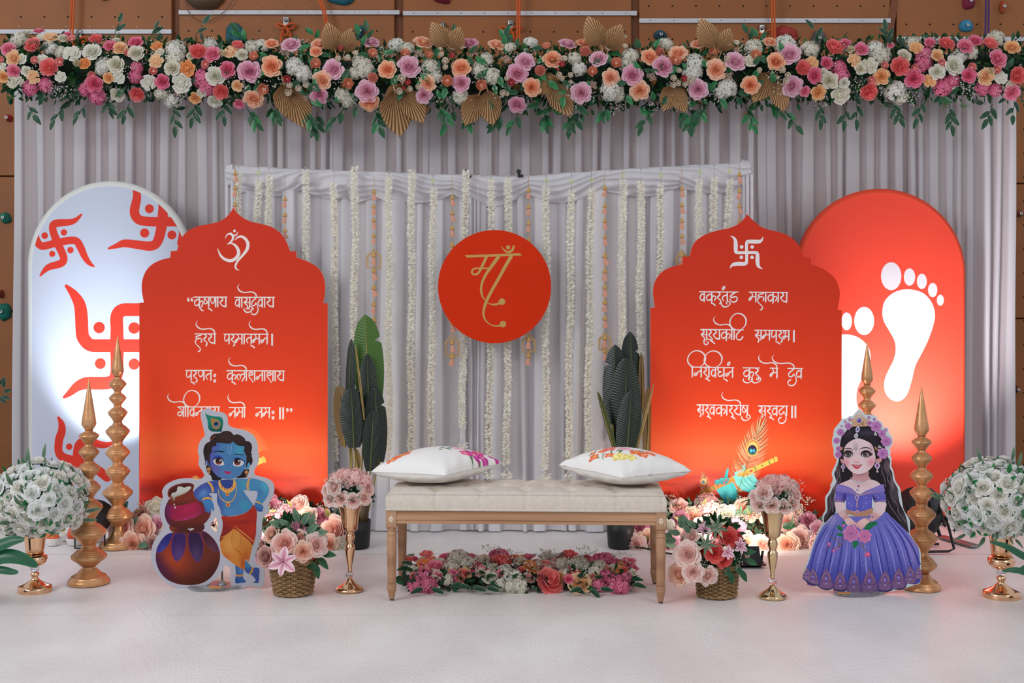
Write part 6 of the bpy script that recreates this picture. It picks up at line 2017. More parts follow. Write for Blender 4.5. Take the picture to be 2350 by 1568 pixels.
def flowers_paint(specs, leaves_):
    specs = [(x + y, x - y, *q) for (x, y, *q) in specs]; leaves_ = [(a + b, a - b, c + d, c - d, *q) for (a, b, c, d, *q) in leaves_]
    def f(s_, t):
        col = (238, 236, 232)
        for (x0, y0, x1, y1, w, c) in leaves_:
            dx, dy = x1 - x0, y1 - y0; L2 = dx * dx + dy * dy
            k = max(0, min(1, ((s_ - x0) * dx + (t - y0) * dy) / L2))
            d = math.hypot(s_ - x0 - dx * k, t - y0 - dy * k)
            if d < w * math.sin(PI * (.1 + .85 * k)): col = c
        for (cx, cy, r, n, ph, c, c2) in specs:
            dx, dy = s_ - cx, t - cy; d = math.hypot(dx, dy)
            if d > r: continue
            a = math.atan2(dy, dx)
            rad = r * (.62 + .38 * abs(math.cos(a * n / 2 + ph)))
            if d < rad:
                k = d / rad
                if k < .22: col = c2
                else:
                    g_ = .5 + .5 * math.cos(a * n + 2 * ph)
                    m = max(0, min(1, (k - .3) * 1.3)) * (.65 + .35 * g_)
                    lt = tuple(min(255, v + 60 * (1 - m)) for v in c)
                    col = lt if math.sin(a * n * 4 + k * 6) < .75 else tuple(v * .82 for v in c)
        return col
    return f
OR1 = (232, 92, 48); PK = (214, 70, 120); MG = (178, 40, 130); YL = (236, 204, 110); CR = (228, 84, 84); LP = (232, 150, 170); GR = (120, 146, 96); GR2 = (86, 128, 84); PA = (196, 200, 176)
dbk = BD + .0
def W(px, py, D): return P(px, py, D)
zl = 1.27
# left cushion: corners in the picture (850,1083) (1022,1092) (1152,1064), its back corner hidden
bx0 = [(850, 1084, 5.20), (1022, 1092, 5.05), (1152, 1064, 5.33), (985, 1056, 5.50)]
def rim(a, b, c, col, r=.13):
    return (a, b, r, 5, c, col, YL)
pillow([W(*q) for q in bx0], (.088, .060), 'white cushion with orange and magenta flower print on the left end of the bench', 1,
  flowers_paint([(-.55, -.02, .24, 5, .4, OR1, (250, 200, 80)), (-.70, .06, .15, 5, 1.2, OR1, (250, 200, 80)), (.88, .0, .15, 4, .3, MG, YL), (.56, .24, .2, 5, .9, MG, (250, 220, 120)), (.42, .3, .14, 5, .2, PK, YL), (.64, .05, .18, 5, .5, PK, YL), (.70, .22, .13, 4, .8, MG, YL), (.34, .08, .16, 5, .2, LP, PK), (.4, -.22, .2, 6, .5, CR, YL), (.2, -.3, .2, 5, .5, CR, YL), (.55, -.3, .16, 5, .5, MG, YL), (0, -.4, .2, 5, .1, OR1, YL)],
                 [(.02, .14, .3, .12, .02, GR2), (.05, .1, .12, .02, .04, GR2), (.12, .14, .2, .24, .04, GR2), (.18, .1, .26, .0, .04, GR), (.0, .18, .06, .26, .03, GR), (.5, .3, .52, .48, .035, GR2), (.62, .28, .66, .42, .035, GR2), (.42, .0, .46, .2, .03, GR), (.72, -.05, .7, .12, .035, GR)]))
bx1 = [(1282, 1068, 5.22), (1428, 1098, 5.02), (1588, 1082, 5.18), (1440, 1058, 5.42)]
pillow([W(*q) for q in bx1], (.088, .061), 'white cushion with orange lilies and yellow flower print on the right end of the bench', 2,
  flowers_paint([(-.07, .5, .21, 5, .3, YL, (226, 170, 60)), (.10, .5, .17, 5, 1.0, YL, (226, 170, 60)), (.20, .26, .19, 5, .6, OR1, (250, 190, 70)), (.30, .32, .13, 5, .2, OR1, (250, 190, 70)), (.40, .14, .16, 5, .1, OR1, (250, 190, 70)), (-.24, -.12, .19, 6, .5, CR, YL), (-.26, .10, .19, 6, .2, CR, YL), (-.12, -.2, .15, 6, .2, CR, YL), (.0, .08, .19, 7, .1, LP, CR),
                  (-.48, .34, .12, 4, .5, OR1, YL), (-.36, .18, .11, 4, .5, OR1, YL), (-.24, .42, .12, 4, .4, OR1, YL), (-.5, .18, .08, 4, .1, OR1, YL), (.3, -.3, .14, 5, .1, YL, OR1)],
                 [(-.5, .42, -.46, -.05, .02, GR), (-.52, .05, -.6, -.04, .04, PA), (-.48, .1, -.4, .0, .04, PA), (-.5, .25, -.58, .2, .04, PA), (-.46, .3, -.4, .45, .03, GR), (-.34, .5, -.34, .2, .02, GR), (-.36, .3, -.3, .36, .04, PA), (-.2, .44, -.22, .0, .02, GR2), (-.1, .4, .0, .1, .03, GR2), (-.12, .26, -.06, .18, .05, GR), (.1, .3, .14, .1, .03, GR2), (.3, .2, .24, .05, .04, (120, 170, 160)), (.55, .1, .6, .04, .02, PA), (.62, .14, .66, .08, .02, PA), (.6, -.02, .66, -.06, .02, PA), (.5, -.04, .54, -.1, .02, PA), (.2, -.12, .3, -.08, .04, (190, 160, 100))]))

# ------------------------------------------------------------------ turned gold finial stands
M_fin = mat('antique_gold_paint', (224, 168, 120), 0.33, metal=0.6, color2=(186, 138, 94), vscale=12, bump=.08, bscale=90)
def finial(px, D, tip, bulge, bulbs, necks_last, baseY, base_r, lab, lean=0.0):
    """bulbs: (y, radius px); heights from picture rows at distance D"""
    z = lambda y: Z_(y, D) - .006
    u = D / F
    rt = empty('gold_finial_stand', (X_(px, D), D, .006), label=lab, cat='finial')
    zb = 0
    s0 = z(bulge[0])
    m_ = MB(); r = bulge[1] * u; zt = z(tip)
    m_.lathe([(r * .5, s0 - .030), (r * .62, s0 - .024), (r * .95, s0 - .008), (r, s0), (r * .93, s0 + .02), (r * .05, zt - .006), (0, zt)], 28); m_.build('spire', M_fin, rt)
    ys = [bulge[0] + 10] + [b[0] for b in bulbs] + [baseY[0]]
    top = s0 - .030
    for i, (y, rb) in enumerate(bulbs):
        zc = z(y); rbm = rb * u
        nxt = z((y + (bulbs[i + 1][0] if i + 1 < len(bulbs) else baseY[0])) / 2)
        nr = min(rbm * .5, max(.012, rbm * .40))
        h1 = top - zc; h2 = zc - nxt
        pr = [(nr, top), (nr * .95, top - h1 * .12), (nr * 1.15, top - h1 * .3)]
        for k, f in enumerate((.42, .55, .68, .8)):
            rr_ = nr + (rbm - nr) * (.35 + .62 * (f - .3) / .5)
            pr += [(rr_ * .93, top - h1 * f), (rr_, top - h1 * (f + .045)), (rr_ * 1.0, top - h1 * (f + .085))]
        pr += [(rbm, zc + h1 * .06), (rbm, zc - h2 * .08), (rbm * .93, zc - h2 * .14), (rbm * .92, zc - h2 * .22), (rbm * .74, zc - h2 * .45), (nr * 1.3, zc - h2 * .8), (nr, nxt)]
        m_ = MB(); m_.lathe(pr[::-1], 36); b_ = m_.build('turned_bulb', M_fin, rt, sharp=40)
        top = nxt
    br = base_r * u
    m_ = MB(); m_.lathe([(br, 0), (br, .010), (br * .97, .013), (br * .95, .018), (br * .86, .024), (br * .84, .03), (br * .7, .036), (br * .55, .044), (br * .40, .062), (br * .30, top * .7 + .01), (min(br * .28, nr * 1.1), top)], 40); m_.build('base', M_fin, rt, sharp=40)
    return rt
finial(204, floorD(1341), 868, (972, 16.5), [(1000, 22.5), (1038, 23), (1076, 26), (1119, 26), (1164, 31), (1222, 39), (1278, 40)], 0, (1322, 0), 47, 'gold turned finial stand standing forward at the left, next to the white roses')
finial(270, 6.10, 768, (851, 14), [(882, 19.5), (914, 19.5), (947, 22), (990, 27), (1039, 27.5), (1082, 27.5), (1131, 34), (1184, 34)], 0, (1230, 0), 42, 'taller gold turned finial stand at the left, back beside the red panel')
finial(2115, floorD(1354), 884, (985, 16.5), [(1014, 22.5), (1052, 23), (1092, 26), (1132, 26.5), (1180, 32), (1235, 35), (1298, 34)], 0, (1335, 0), 42, 'gold turned finial stand at the right, behind the gown cutout')
finial(1990, 6.10, 783, (869, 13.5), [(897, 19.5), (930, 20), (960, 22), (1002, 27), (1050, 27.5), (1095, 27.5), (1142, 33), (1192, 33)], 0, (1235, 0), 42, 'tall gold turned finial stand mostly hidden behind the gown cutout headpiece')

# ------------------------------------------------------------------ banana plants in black pots
M_ban = [matg('banana_leaf_dark', (10, 22, 16), (26, 48, 34), .35, .08), matg('banana_leaf_green', (44, 84, 26), (104, 146, 56), .38, .25), matg('banana_leaf_bronze', (76, 60, 28), (150, 118, 70), .38, .15), matg('banana_leaf_tan', (170, 140, 90), (206, 178, 128), .6, .2), matg('banana_leaf_olive', (62, 74, 36), (104, 112, 60), .5, .15)]
M_stalk = mat('olive_stalk', (140, 124, 66), 0.5, var=.2)
def blade(rt, org, tip, base, hwpx, D, Dt, m, twist=0.0, curl=.25, notch=0):
    """large ribbed leaf: tip and base in picture pixels"""
    a = P(base[0], base[1], D) - org; b = P(tip[0], tip[1], Dt) - org
    ax = (b - a); L = ax.length; ay = ax.normalized()
    vw = Vector((math.cos(twist), -math.sin(twist), 0)); vw = (vw - ay * vw.dot(ay)).normalized(); nn = vw.cross(ay)
    if nn.y > 0: nn = -nn
    w = hwpx * D / F
    m_ = MB()
    nr = 72
    def fn(u, v):
        uu = (u - .5) * 2
        ww = w * (math.sin(PI * min(1, v * .93 + .07) ** 1.15)) ** .42 if v < 1 else 0
        if v > .9: ww *= max(0, 1 - ((v - .9) / .1) ** 2.2) ** .5
        if notch and uu * notch > 0 and .72 < v < .78: ww *= .55 + .45 * abs(v - .75) / .03
        x = uu * ww
        rib = .0010 * math.sin((v * nr - abs(uu) * 3.0) * PI) * min(1, abs(uu) * 4)
        z = -curl * abs(uu) ** 1.4 * ww + rib + .0 
        p = a + ay * (v * L) + vw * x + nn * (-z * -1 if False else z) 
        gg = .5 + .5 * math.sin((v * nr - abs(uu) * 3.0) * PI)
        return (p.x, p.y, p.z, (.25 + .2 * gg) if abs(uu) > .06 else .9)
    m_.grid(fn, 16, 150)
    o = m_.build('leaf', m, rt)
    q = MB(); q.tube([tuple(a - ay * .01), tuple(a + ay * L * .5 + nn * .003), tuple(a + ay * L * .96 + nn * .002)], [.005, .0035, .001], 6); q.build('midrib', M_stalk if m is not M_ban[0] else M_ban[4], o)
    return o
def pot(rt, org, px, pytop, pybot, hw_px, D):
    u = D / F; H = (pybot - pytop) * u
    m_ = MB(); r = hw_px * u
    x0 = X_(px, D) - org.x
    m_.lathe([(r * .86, 0.0), (r * .9, .004), (r * .97, H * .5), (r, H), (r * .95, H), (r * .93, H - .02), (0, H - .022)], 36, ctr=(x0, 0)); m_.build('pot', mat('black_pot', (24, 26, 27), .45), rt)
    m_ = MB(); m_.lathe([(r * .9, H - .02), (r * .5, H - .012), (0, H - .012)], 20, ctr=(x0, 0)); m_.build('soil', mat('dark_soil', (40, 30, 22), .95, bump=.8, bscale=200), rt)
    return H
DPn = 6.10
rt = empty('banana_plant', (X_(826, DPn), DPn, .006), label='artificial banana plant in a black pot left of the bench', cat='plant')
org = rt.location.copy(); H = pot(rt, org, 820, 1190, 1252, 31, DPn)
for tip, base, hw_, dd, m, tw, nt in (((838, 722), (850, 960), 36, .10, 1, .1, 1), ((806, 777), (800, 965), 12, .06, 0, .3, 0), ((843, 812), (848, 1005), 22, .05, 0, -.1, 0), ((778, 884), (792, 1024), 24, .02, 2, .35, 0), ((806, 888), (813, 1028), 29, -.05, 0, -.1, 0), ((860, 887), (870, 1062), 26, -.01, 0, -.35, 1), ((857, 941), (850, 1082), 22, -.06, 0, -.2, 0), ((815, 790), (836, 960), 4, -.03, 3, 1.0, 0), ((815, 1030), (822, 1075), 9, .05, 3, .3, 0)):
    blade(rt, org, tip, base, hw_, DPn + dd, DPn + dd + .03, M_ban[m], tw, notch=nt)
for bx, by in ((850, 960), (800, 965), (848, 1005), (802, 1024), (815, 1028), (868, 1062), (850, 1082), (806, 1024), (832, 1030)):
    m_ = MB(); a = P(bx, by, DPn) - org; b = Vector(((X_(820 + (bx - 826) * .45, DPn)) - org.x, 0, H - .01))
    m_.tube([tuple(a), tuple((a + b) / 2 + Vector((0, .01, 0))), tuple(b)], [.004, .005, .007], 7); m_.build('stalk', M_stalk, rt)
m_ = MB(); a = Vector((X_(836, DPn) - org.x, 0, H - .01)); m_.tube([tuple(a), tuple(a + Vector((.004, 0, .09))), tuple(a + Vector((.012, 0, .17)))], [.021, .019, .012], 12); m_.build('trunk', mat('brown_trunk', (92, 76, 56), .7, var=.3, vscale=20), rt)
rt = empty('banana_plant', (X_(1424, DPn), DPn, .006), label='artificial banana plant in a black pot right of the bench, behind the right cushion', cat='plant')
org = rt.location.copy(); H = pot(rt, org, 1424, 1192, 1256, 32, DPn)
K_ = .2041
for tip, base, hw_, dd, m, tw, nt in (((1350 + 305 * K_, 740 + 250 * K_), (1350 + 272 * K_, 740 + 1150 * K_), 27, .06, 0, .2, -1), ((1350 + 470 * K_, 740 + 104 * K_), (1350 + 500 * K_, 740 + 1000 * K_), 24, .10, 0, -.2, 1), ((1350 + 425 * K_, 740 + 388 * K_), (1350 + 420 * K_, 740 + 1500 * K_), 34, .0, 0, .1, 0),
        ((1350 + 490 * K_, 740 + 762 * K_), (1350 + 420 * K_, 740 + 1640 * K_), 29, -.05, 0, .1, 0), ((1350 + 102 * K_, 740 + 775 * K_), (1350 + 330 * K_, 740 + 1560 * K_), 10, -.02, 4, .9, 1), ((1350 + 737 * K_, 740 + 683 * K_), (1350 + 540 * K_, 740 + 1440 * K_), 5, -.08, 3, 1.1, 0), ((1350 + 680 * K_, 740 + 720 * K_), (1350 + 660 * K_, 740 + 1560 * K_), 15, .02, 2, -.7, 0), ((1350 + 600 * K_, 740 + 340 * K_), (1350 + 610 * K_, 740 + 1000 * K_), 9, .11, 2, -.6, 0)):
    blade(rt, org, tip, base, hw_, DPn + dd, DPn + dd + .03, M_ban[m], tw, notch=nt)
for bx, by in ((1406, 975), (1452, 944), (1436, 1046), (1436, 1075), (1417, 1058), (1460, 1034), (1485, 1058)):
    m_ = MB(); a = P(bx, by, DPn) - org; b = Vector(((X_(1424 + (bx - 1436) * .3, DPn)) - org.x, 0, H - .01))
    m_.tube([tuple(a), tuple((a + b) / 2), tuple(b)], [.004, .005, .008], 7); m_.build('stalk', M_stalk, rt)
m_ = MB(); a = Vector((-.004, 0, H - .01)); m_.tube([tuple(a), tuple(a + Vector((.002, 0, .12)))], [.02, .016], 12); m_.build('trunk', mat('brown_trunk', (92, 76, 56), .7), rt)

# strap leaves reaching in at both edges of the frame
def strap(px, py, D, leaves_, lab):
    b = P(px, py, D)
    rt = empty('potted_palm', (b.x, b.y, .006), label=lab, cat='plant')
    org = rt.location.copy()
    m_ = MB(); m_.lathe([(.085, 0), (.1, .16), (.09, .16), (.08, .14), (0, .14)], 28); m_.build('pot', mat('black_pot', (24, 26, 27), .45), rt)
    m_ = MB(); m_.tube([(0, 0, .12), (0, 0, b.z - .006)], [.015, .01], 8); m_.build('stem', M_stalk, rt)
    for pts, w in leaves_:
        q = [P(x, y, D - .05) - org for x, y in pts]
        q = [Vector(v) for v in smooth_pts([tuple(v) for v in q], 8, False)]
        m_ = MB(); n = len(q) - 1
        def fn(u, v):
            i = min(n - 1, int(v * n)); t = v * n - i
            p = q[i].lerp(q[i + 1], t); d = (q[i + 1] - q[i]).normalized()
            s_ = d.cross(Vector((0, -1, .5))).normalized(); uu = (u - .5) * 2
            ww = w * D / F * (math.sin(PI * (0.08 + .9 * v)) ** .6)
            up = s_.cross(d)
            r = p + s_ * uu * ww + up * (-.25 * abs(uu) * ww)
            return (*r, .3 + .5 * abs(uu))
        m_.grid(fn, 6, 40); m_.build('leaf', matg('palm_strap_leaf', (16, 70, 46), (34, 104, 66), .35, .15), rt)
    return rt
strap(-130, 1285, 4.9, [([(-130, 1290), (-40, 1262), (0, 1250), (30, 1240), (56, 1238)], 14), ([(-130, 1295), (-40, 1290), (10, 1276), (50, 1282), (86, 1300)], 17), ([(-130, 1310), (-40, 1312), (0, 1308), (25, 1312), (42, 1314)], 9)], 'glossy green plant leaves reaching in at the left edge')
strap(2490, 1330, 4.8, [([(2490, 1335), (2400, 1300), (2350, 1276), (2310, 1254), (2272, 1243)], 9), ([(2490, 1340), (2400, 1330), (2360, 1316), (2330, 1308), (2300, 1311)], 8), ([(2490, 1330), (2420, 1280), (2362, 1300), (2340, 1310), (2320, 1312)], 7)], 'glossy green plant leaves reaching in at the right edge')
# dark leaves of a plant behind the left curtain edge
rt = empty('background_plant', (X_(-20, 7.5), 7.5, 0.002), label='dark variegated foliage behind the left edge of the curtain', cat='plant')
org = rt.location.copy()
m_ = MB(); m_.tube([(0, 0, 0), (.01, 0, .5), (.03, 0, Z_(900, 7.5))], [.012, .01, .006], 6); m_.build('stem', M_stalk, rt)
for i, (x, y, a) in enumerate(((6, 884, .6), (14, 900, 1.3), (4, 912, 2.2), (14, 890, .2), (-8, 895, -.5), (10, 910, 1.8))):
    leafp(LEAFV, M_leafv, rt, P(x - 6, y, 7.45) - org, (math.sin(a), -.3, math.cos(a)), (0, -1, .2), .06)

# ------------------------------------------------------------------ stage lights, cable, bowls of fruit
M_bmet = mat('black_painted_metal', (22, 23, 26), .42)
def flood(px, pyb, D, w, h, dirx, lab, kind='flood'):
    u = D / F
    rt = empty('floor_flood_light', (X_(px, D), D, .006), label=lab, cat='stage light')
    m_ = MB(); W2 = w * u / 2
    m_.box((0, 0, .012), (w * u * 1.1, .16, .006)); m_.tube([(-W2, 0, .012), (-W2 * 1.1, 0, .06), (-W2, 0, h * u * .6)], .006, 6); m_.tube([(W2, 0, .012), (W2 * 1.1, 0, .06), (W2, 0, h * u * .6)], .006, 6); m_.build('bracket', M_bmet, rt, smooth=False)
    rot = Matrix.Rotation(math.radians(50), 3, 'X')
    c = Vector((0, 0, h * u * .55))
    m_ = MB(); m_.box(tuple(c), (w * u * .9, .10, h * u * .8), rot)
    for k in range(5): m_.box(tuple(c + rot @ Vector(((k - 2) * w * u * .16, -.055, 0))), (.004, .02, h * u * .7), rot)
    b_ = m_.build('lamp_housing', M_bmet, rt, smooth=False); bevel(b_, .004, 2)
    m_ = MB(); m_.box(tuple(c + rot @ Vector((0, .052, 0))), (w * u * .8, .003, h * u * .7), rot)
    m_.build('lamp_face', mat('lit_lamp_face', (255, 240, 220), .4, emis=(255, 236, 214), estr=14), rt, smooth=False)
    return rt
flood(1712, 1300, 5.72, 70, 26, 0, 'small black floor flood light behind the right basket, lighting the roses')
flood(606, 1255, 5.80, 50, 30, 0, 'small floor flood light glowing behind the boy cutout')
# barrel stage light behind the right front finial
DF = 6.02
rt = empty('stage_light', (X_(2116, DF), DF, .006), label='black barrel stage light on a bracket behind the right finial', cat='stage light')
u = DF / F
m_ = MB()
m_.lathe([(0, -.07), (.05, -.07), (.075, -.05), (.098, .0), (.108, .05), (.115, .115), (.108, .115), (.1, .06), (0, .05)], 12)
o = m_.build('barrel', M_bmet, rt, smooth=False); o.location = (0, 0, .155); o.rotation_euler = (math.radians(-62), 0, math.radians(-6)); bevel(o, .004, 1)
m_ = MB(); m_.lathe([(.098, .082), (0, .084)], 24); o2 = m_.build('lens', mat('lit_lens', (240, 246, 255), .3, emis=(225, 238, 255), estr=10), rt); o2.location = o.location; o2.rotation_euler = o.rotation_euler
m_ = MB()
for k in range(10):
    a = 2 * PI * k / 10
    m_.box((.098 * math.cos(a), .098 * math.sin(a), -.01), (.012, .012, .09), Matrix.Rotation(a, 3, 'Z'))
o3 = m_.build('cooling_fins', M_bmet, rt, smooth=False); o3.location = o.location; o3.rotation_euler = o.rotation_euler
m_ = MB(); m_.tube([(-.12, .03, .155), (-.125, .0, .01), (.0, -.09, .012), (.10, -.08, .012), (.135, -.06, .02), (.118, .0, .16)], .0065, 6); m_.tube([(-.1, .11, .008), (.12, .11, .008)], .0065, 6); m_.build('bracket', M_bmet, rt)
m_ = MB(); m_.lathe([(.016, -.012), (.016, .012)], 10); o4 = m_.build('clamp_knob', M_bmet, rt); o4.rotation_euler = (0, PI / 2, 0); o4.location = (.125, 0, .155)
# matching light for the left arch, peeking beside the tall finial
DL = 6.03
rt = empty('stage_light', (X_(212, DL), DL, .006), label='black stage light half hidden between the two left finials', cat='stage light')
m_ = MB(); m_.lathe([(0, -.07), (.045, -.07), (.06, -.04), (.075, .03), (.08, .10), (.073, .10), (.07, .05), (0, .045)], 12)
o = m_.build('barrel', M_bmet, rt, smooth=False); o.location = (0, .0, .12); o.rotation_euler = (math.radians(-58), 0, 0)
m_ = MB(); m_.lathe([(.068, .07), (0, .072)], 24); o2 = m_.build('lens', mat('lit_lens', (240, 246, 255), .3), rt); o2.location = o.location; o2.rotation_euler = o.rotation_euler
m_ = MB(); m_.tube([(-.085, 0, .12), (-.085, 0, .008), (.06, 0, .008), (.06, 0, .12)], .005, 6); m_.build('bracket', M_bmet, rt)
m_ = MB()
q = [(1395, 1252, 0), (1440, 1262, 0), (1478, 1266, 0), (1515, 1275, 0), (1560, 1282, 0), (1620, 1290, 0), (1690, 1302, 0)]
pts = []
for x, y, _ in q:
    D = floorD(y); p = P(x, y, D); p.z = .016; pts.append(tuple(p))
m_.tube(smooth_pts(pts, 5, False), .0045, 6)
tag(m_.build('power_cable', M_black), 'black power cable running on the carpet behind the right bench leg', 'cable')
# bottle and silver device beyond the stage light
D = 6.55
rt = empty('spray_bottle', (X_(2190, D), D, .006), label='white bottle with red cap behind the right stage light', cat='bottle')
m_ = MB(); m_.lathe([(.024, 0), (.026, .005), (.026, .07), (.012, .09), (0, .09)], 16); m_.build('body', mat('white_plastic', (226, 226, 226), .4), rt)
m_ = MB(); m_.lathe([(.02, .088), (.02, .12), (.012, .135), (0, .136)], 16); m_.build('cap', mat('red_plastic', (216, 62, 36), .4), rt)
D = 6.2
m_ = MB(); m_.box((0, 0, .006), (.05, .26, .012)); o = m_.build('silver_bar', M_steel, smooth=False, loc=(X_(2198, D), D, .008)); o.rotation_euler = (0, 0, .35); bevel(o, .003, 2)
tag(o, 'flat silver bar lying on the carpet behind the right finial', 'bar')
# fruit bowls at the left
M_cer = mat('white_ceramic', (226, 224, 222), .25)
def bowl(px, py, r_px, lab, item):
    D = floorD(py); u = D / F; r = r_px * u
    rt = empty('offering_bowl', (X_(px, D), D, .006), label=lab, cat='bowl')
    m_ = MB(); m_.lathe([(r * .6, 0), (r * .66, .004), (r * .98, .034), (r, .038), (r * .93, .036), (r * .6, .010), (0, .008)], 28); m_.build('dish', M_cer, rt)
    rr = random.Random(px)
    if item:
        col, h, nm, lab2, lob = item
        f = empty(nm, (rt.location.x, D - .004, .018), label=lab2, cat='fruit' if nm != 'pumpkin' else 'pumpkin')
        m_ = MB()
        def fn(u_, v):
            a = 2 * PI * u_; b = PI * v
            q = r * .72 * (1 - .10 * abs(math.cos(a * lob / 2)))
            return (q * math.sin(b) * math.cos(a), q * math.sin(b) * math.sin(a), h * (1 - math.cos(b)) / 2 - (.006 * math.exp(-v * 20)))
        m_.v = []
        m_.grid(lambda a, b: fn(a, 1 - b), 40, 14, closeu=True); m_.build('flesh', mat(nm + '_skin_' + str(px), col, .45, var=.12, vscale=30, bump=.15, bscale=150), f)
        m_ = MB(); m_.tube([(0, 0, h - .008), (.002, 0, h + .004)], .004, 6); m_.build('stem_end', mat('dry_stem', (112, 120, 60), .8), f)
    return rt
bowl(122, 1254, 20, 'white bowl with a cut orange, leftmost of the offering bowls', ((232, 110, 54), .05, 'orange_fruit', 'orange fruit in the leftmost white bowl', 9))
bowl(174, 1253, 25, 'white bowl holding a small pumpkin beside the front left finial', ((214, 82, 44), .085, 'pumpkin', 'small orange pumpkin in the middle white bowl', 10))
bowl(224, 1246, 18, 'white bowl with an orange behind the front left finial', ((232, 120, 70), .045, 'orange_fruit', 'orange fruit in the bowl behind the front left finial', 9))
bowl(150, 1243, 18, 'white bowl with a yellow mango behind the pumpkin bowl', None)
for i, (px, py, l, w, col, a, lab) in enumerate(((152, 1232, 24, 16, (214, 180, 96), .15, 'yellow mango lying in the bowl behind the pumpkin'), (132, 1226, 20, 18, (198, 168, 70), 1.0, 'greenish yellow mango standing behind the white bowls'), (112, 1230, 16, 14, (190, 130, 60), .6, 'brownish mango beside the urn'), (140, 1216, 18, 12, (150, 156, 70), -.3, 'green mango at the back of the fruit'))):
    D = 6.25 + .05 * i; u = D / F
    zc = max(Z_(py, D), w * u * .5 + .006)
    rt = MB()
    rt.grid(lambda a_, b: (lambda s_: (l * u * .5 * math.cos(b * PI) * 1.15, w * u * .5 * s_ * math.cos(2 * PI * a_), w * u * .5 * s_ * math.sin(2 * PI * a_) * (1 + .15 * math.cos(b * PI))))(math.sin(b * PI) ** .9), 20, 14, closeu=True)
    o = rt.build('mango', mat('mango_skin_%d' % i, col, .4, var=.15, vscale=20), loc=(X_(px, D), D, zc)); o.rotation_euler = (0, a, 0)
    tag(o, lab, 'fruit')
# ------------------------------------------------------------------ printed cutout figures
M_print = matcol('laminated_print', 0.4)
M_acr = mat('clear_acrylic', (225, 230, 232), .05, glass=.85, ior=1.4)
def cutout_stand(rt, org, px, D, rodx, sticker):
    m_ = MB(); n = 8
    r = .11
    m_.lathe([(r, 0.0), (r, .005), (r * .97, .006)], 8); o = m_.build('stand_base', M_acr, rt, smooth=False); o.location = (X_(px, D) - org.x, .02, .004); o.rotation_euler = (0, 0, PI / 8); o.scale = (1.15, .75, 1)
    m_ = MB(); m_.tube([(X_(rodx, D) - org.x, .022, .008), (X_(rodx, D) - org.x, .022, .34)], .004, 8); m_.lathe([(.022, .008), (.016, .016), (.006, .024), (.004, .03)], 20, ctr=(X_(rodx, D) - org.x, .022)); m_.build('stand_rod', M_steel, rt)
    m_ = MB(); m_.box((X_(sticker, D) - org.x, -.045, .0125), (.052, .02, .001)); m_.box((X_(sticker, D) - org.x + .012, -.045, .0132), (.006, .02, .0006)); m_.build('orange_label', mat('orange_label_print', (236, 150, 40), .5), rt, smooth=False)

# ---- boy leaning on a pot of butter
D1 = 5.26
boy = empty('boy_cutout', (X_(490, D1), D1, .006), label='printed cutout of a blue-skinned boy with peacock feather leaning on stacked clay pots', cat='cutout')
org = boy.location.copy()
def cvt(pts, ox, oy, s_): return [(ox + x * s_, oy + y * s_) for x, y in pts]
outer = cvt([(447, 135), (480, 118), (510, 122), (550, 142), (600, 148), (630, 178), (641, 238), (690, 262), (740, 272), (790, 292), (828, 325), (848, 375), (852, 430), (860, 465), (850, 520), (826, 565), (832, 597), (880, 612), (930, 628), (960, 655), (970, 700), (955, 760), (925, 815), (932, 860), (888, 905), (882, 960), (876, 1040), (860, 1100), (835, 1170), (850, 1225), (888, 1250), (900, 1290), (894, 1380), (878, 1402), (845, 1408), (812, 1400), (785, 1396), (750, 1408), (710, 1412), (680, 1404), (656, 1378), (654, 1275), (612, 1247), (590, 1300), (540, 1352), (475, 1392), (400, 1414), (330, 1420), (270, 1412), (200, 1380), (140, 1325), (100, 1255), (84, 1180), (92, 1110), (122, 1045), (165, 995), (176, 975), (155, 915), (146, 860), (150, 810), (168, 758), (163, 712), (190, 668), (240, 640), (300, 624), (370, 622), (414, 633), (465, 606), (450, 565), (424, 520), (430, 475), (420, 430), (426, 380), (446, 340), (470, 312), (462, 270), (450, 220), (440, 170)], 320, 900, 400 / 1254)
outer = smooth_pts(outer, 4)
hole = smooth_pts(cvt([(868, 545), (845, 580), (820, 612), (796, 655), (830, 710), (865, 738), (880, 715), (890, 650), (886, 590)], 340, 1090, 300 / 1680), 4)
slab('board_face', outer, D1, .006, mat('shaded_white_laminate', (172, 172, 182), .4), mat('white_board_edge', (222, 220, 220), .6), boy, holes=[hole], origin=org)  # white board coloured grey: the shade on its backlit front is in the colour
A = Art(D1, org)
a_ = lambda: A.frame(440, 930, 200 / 1568)
b_ = lambda: A.frame(340, 1090, 300 / 1680)
BL = (74, 126, 176); BD_ = (62, 84, 158); BT = (66, 156, 186)
BR = (112, 44, 26)
b_()
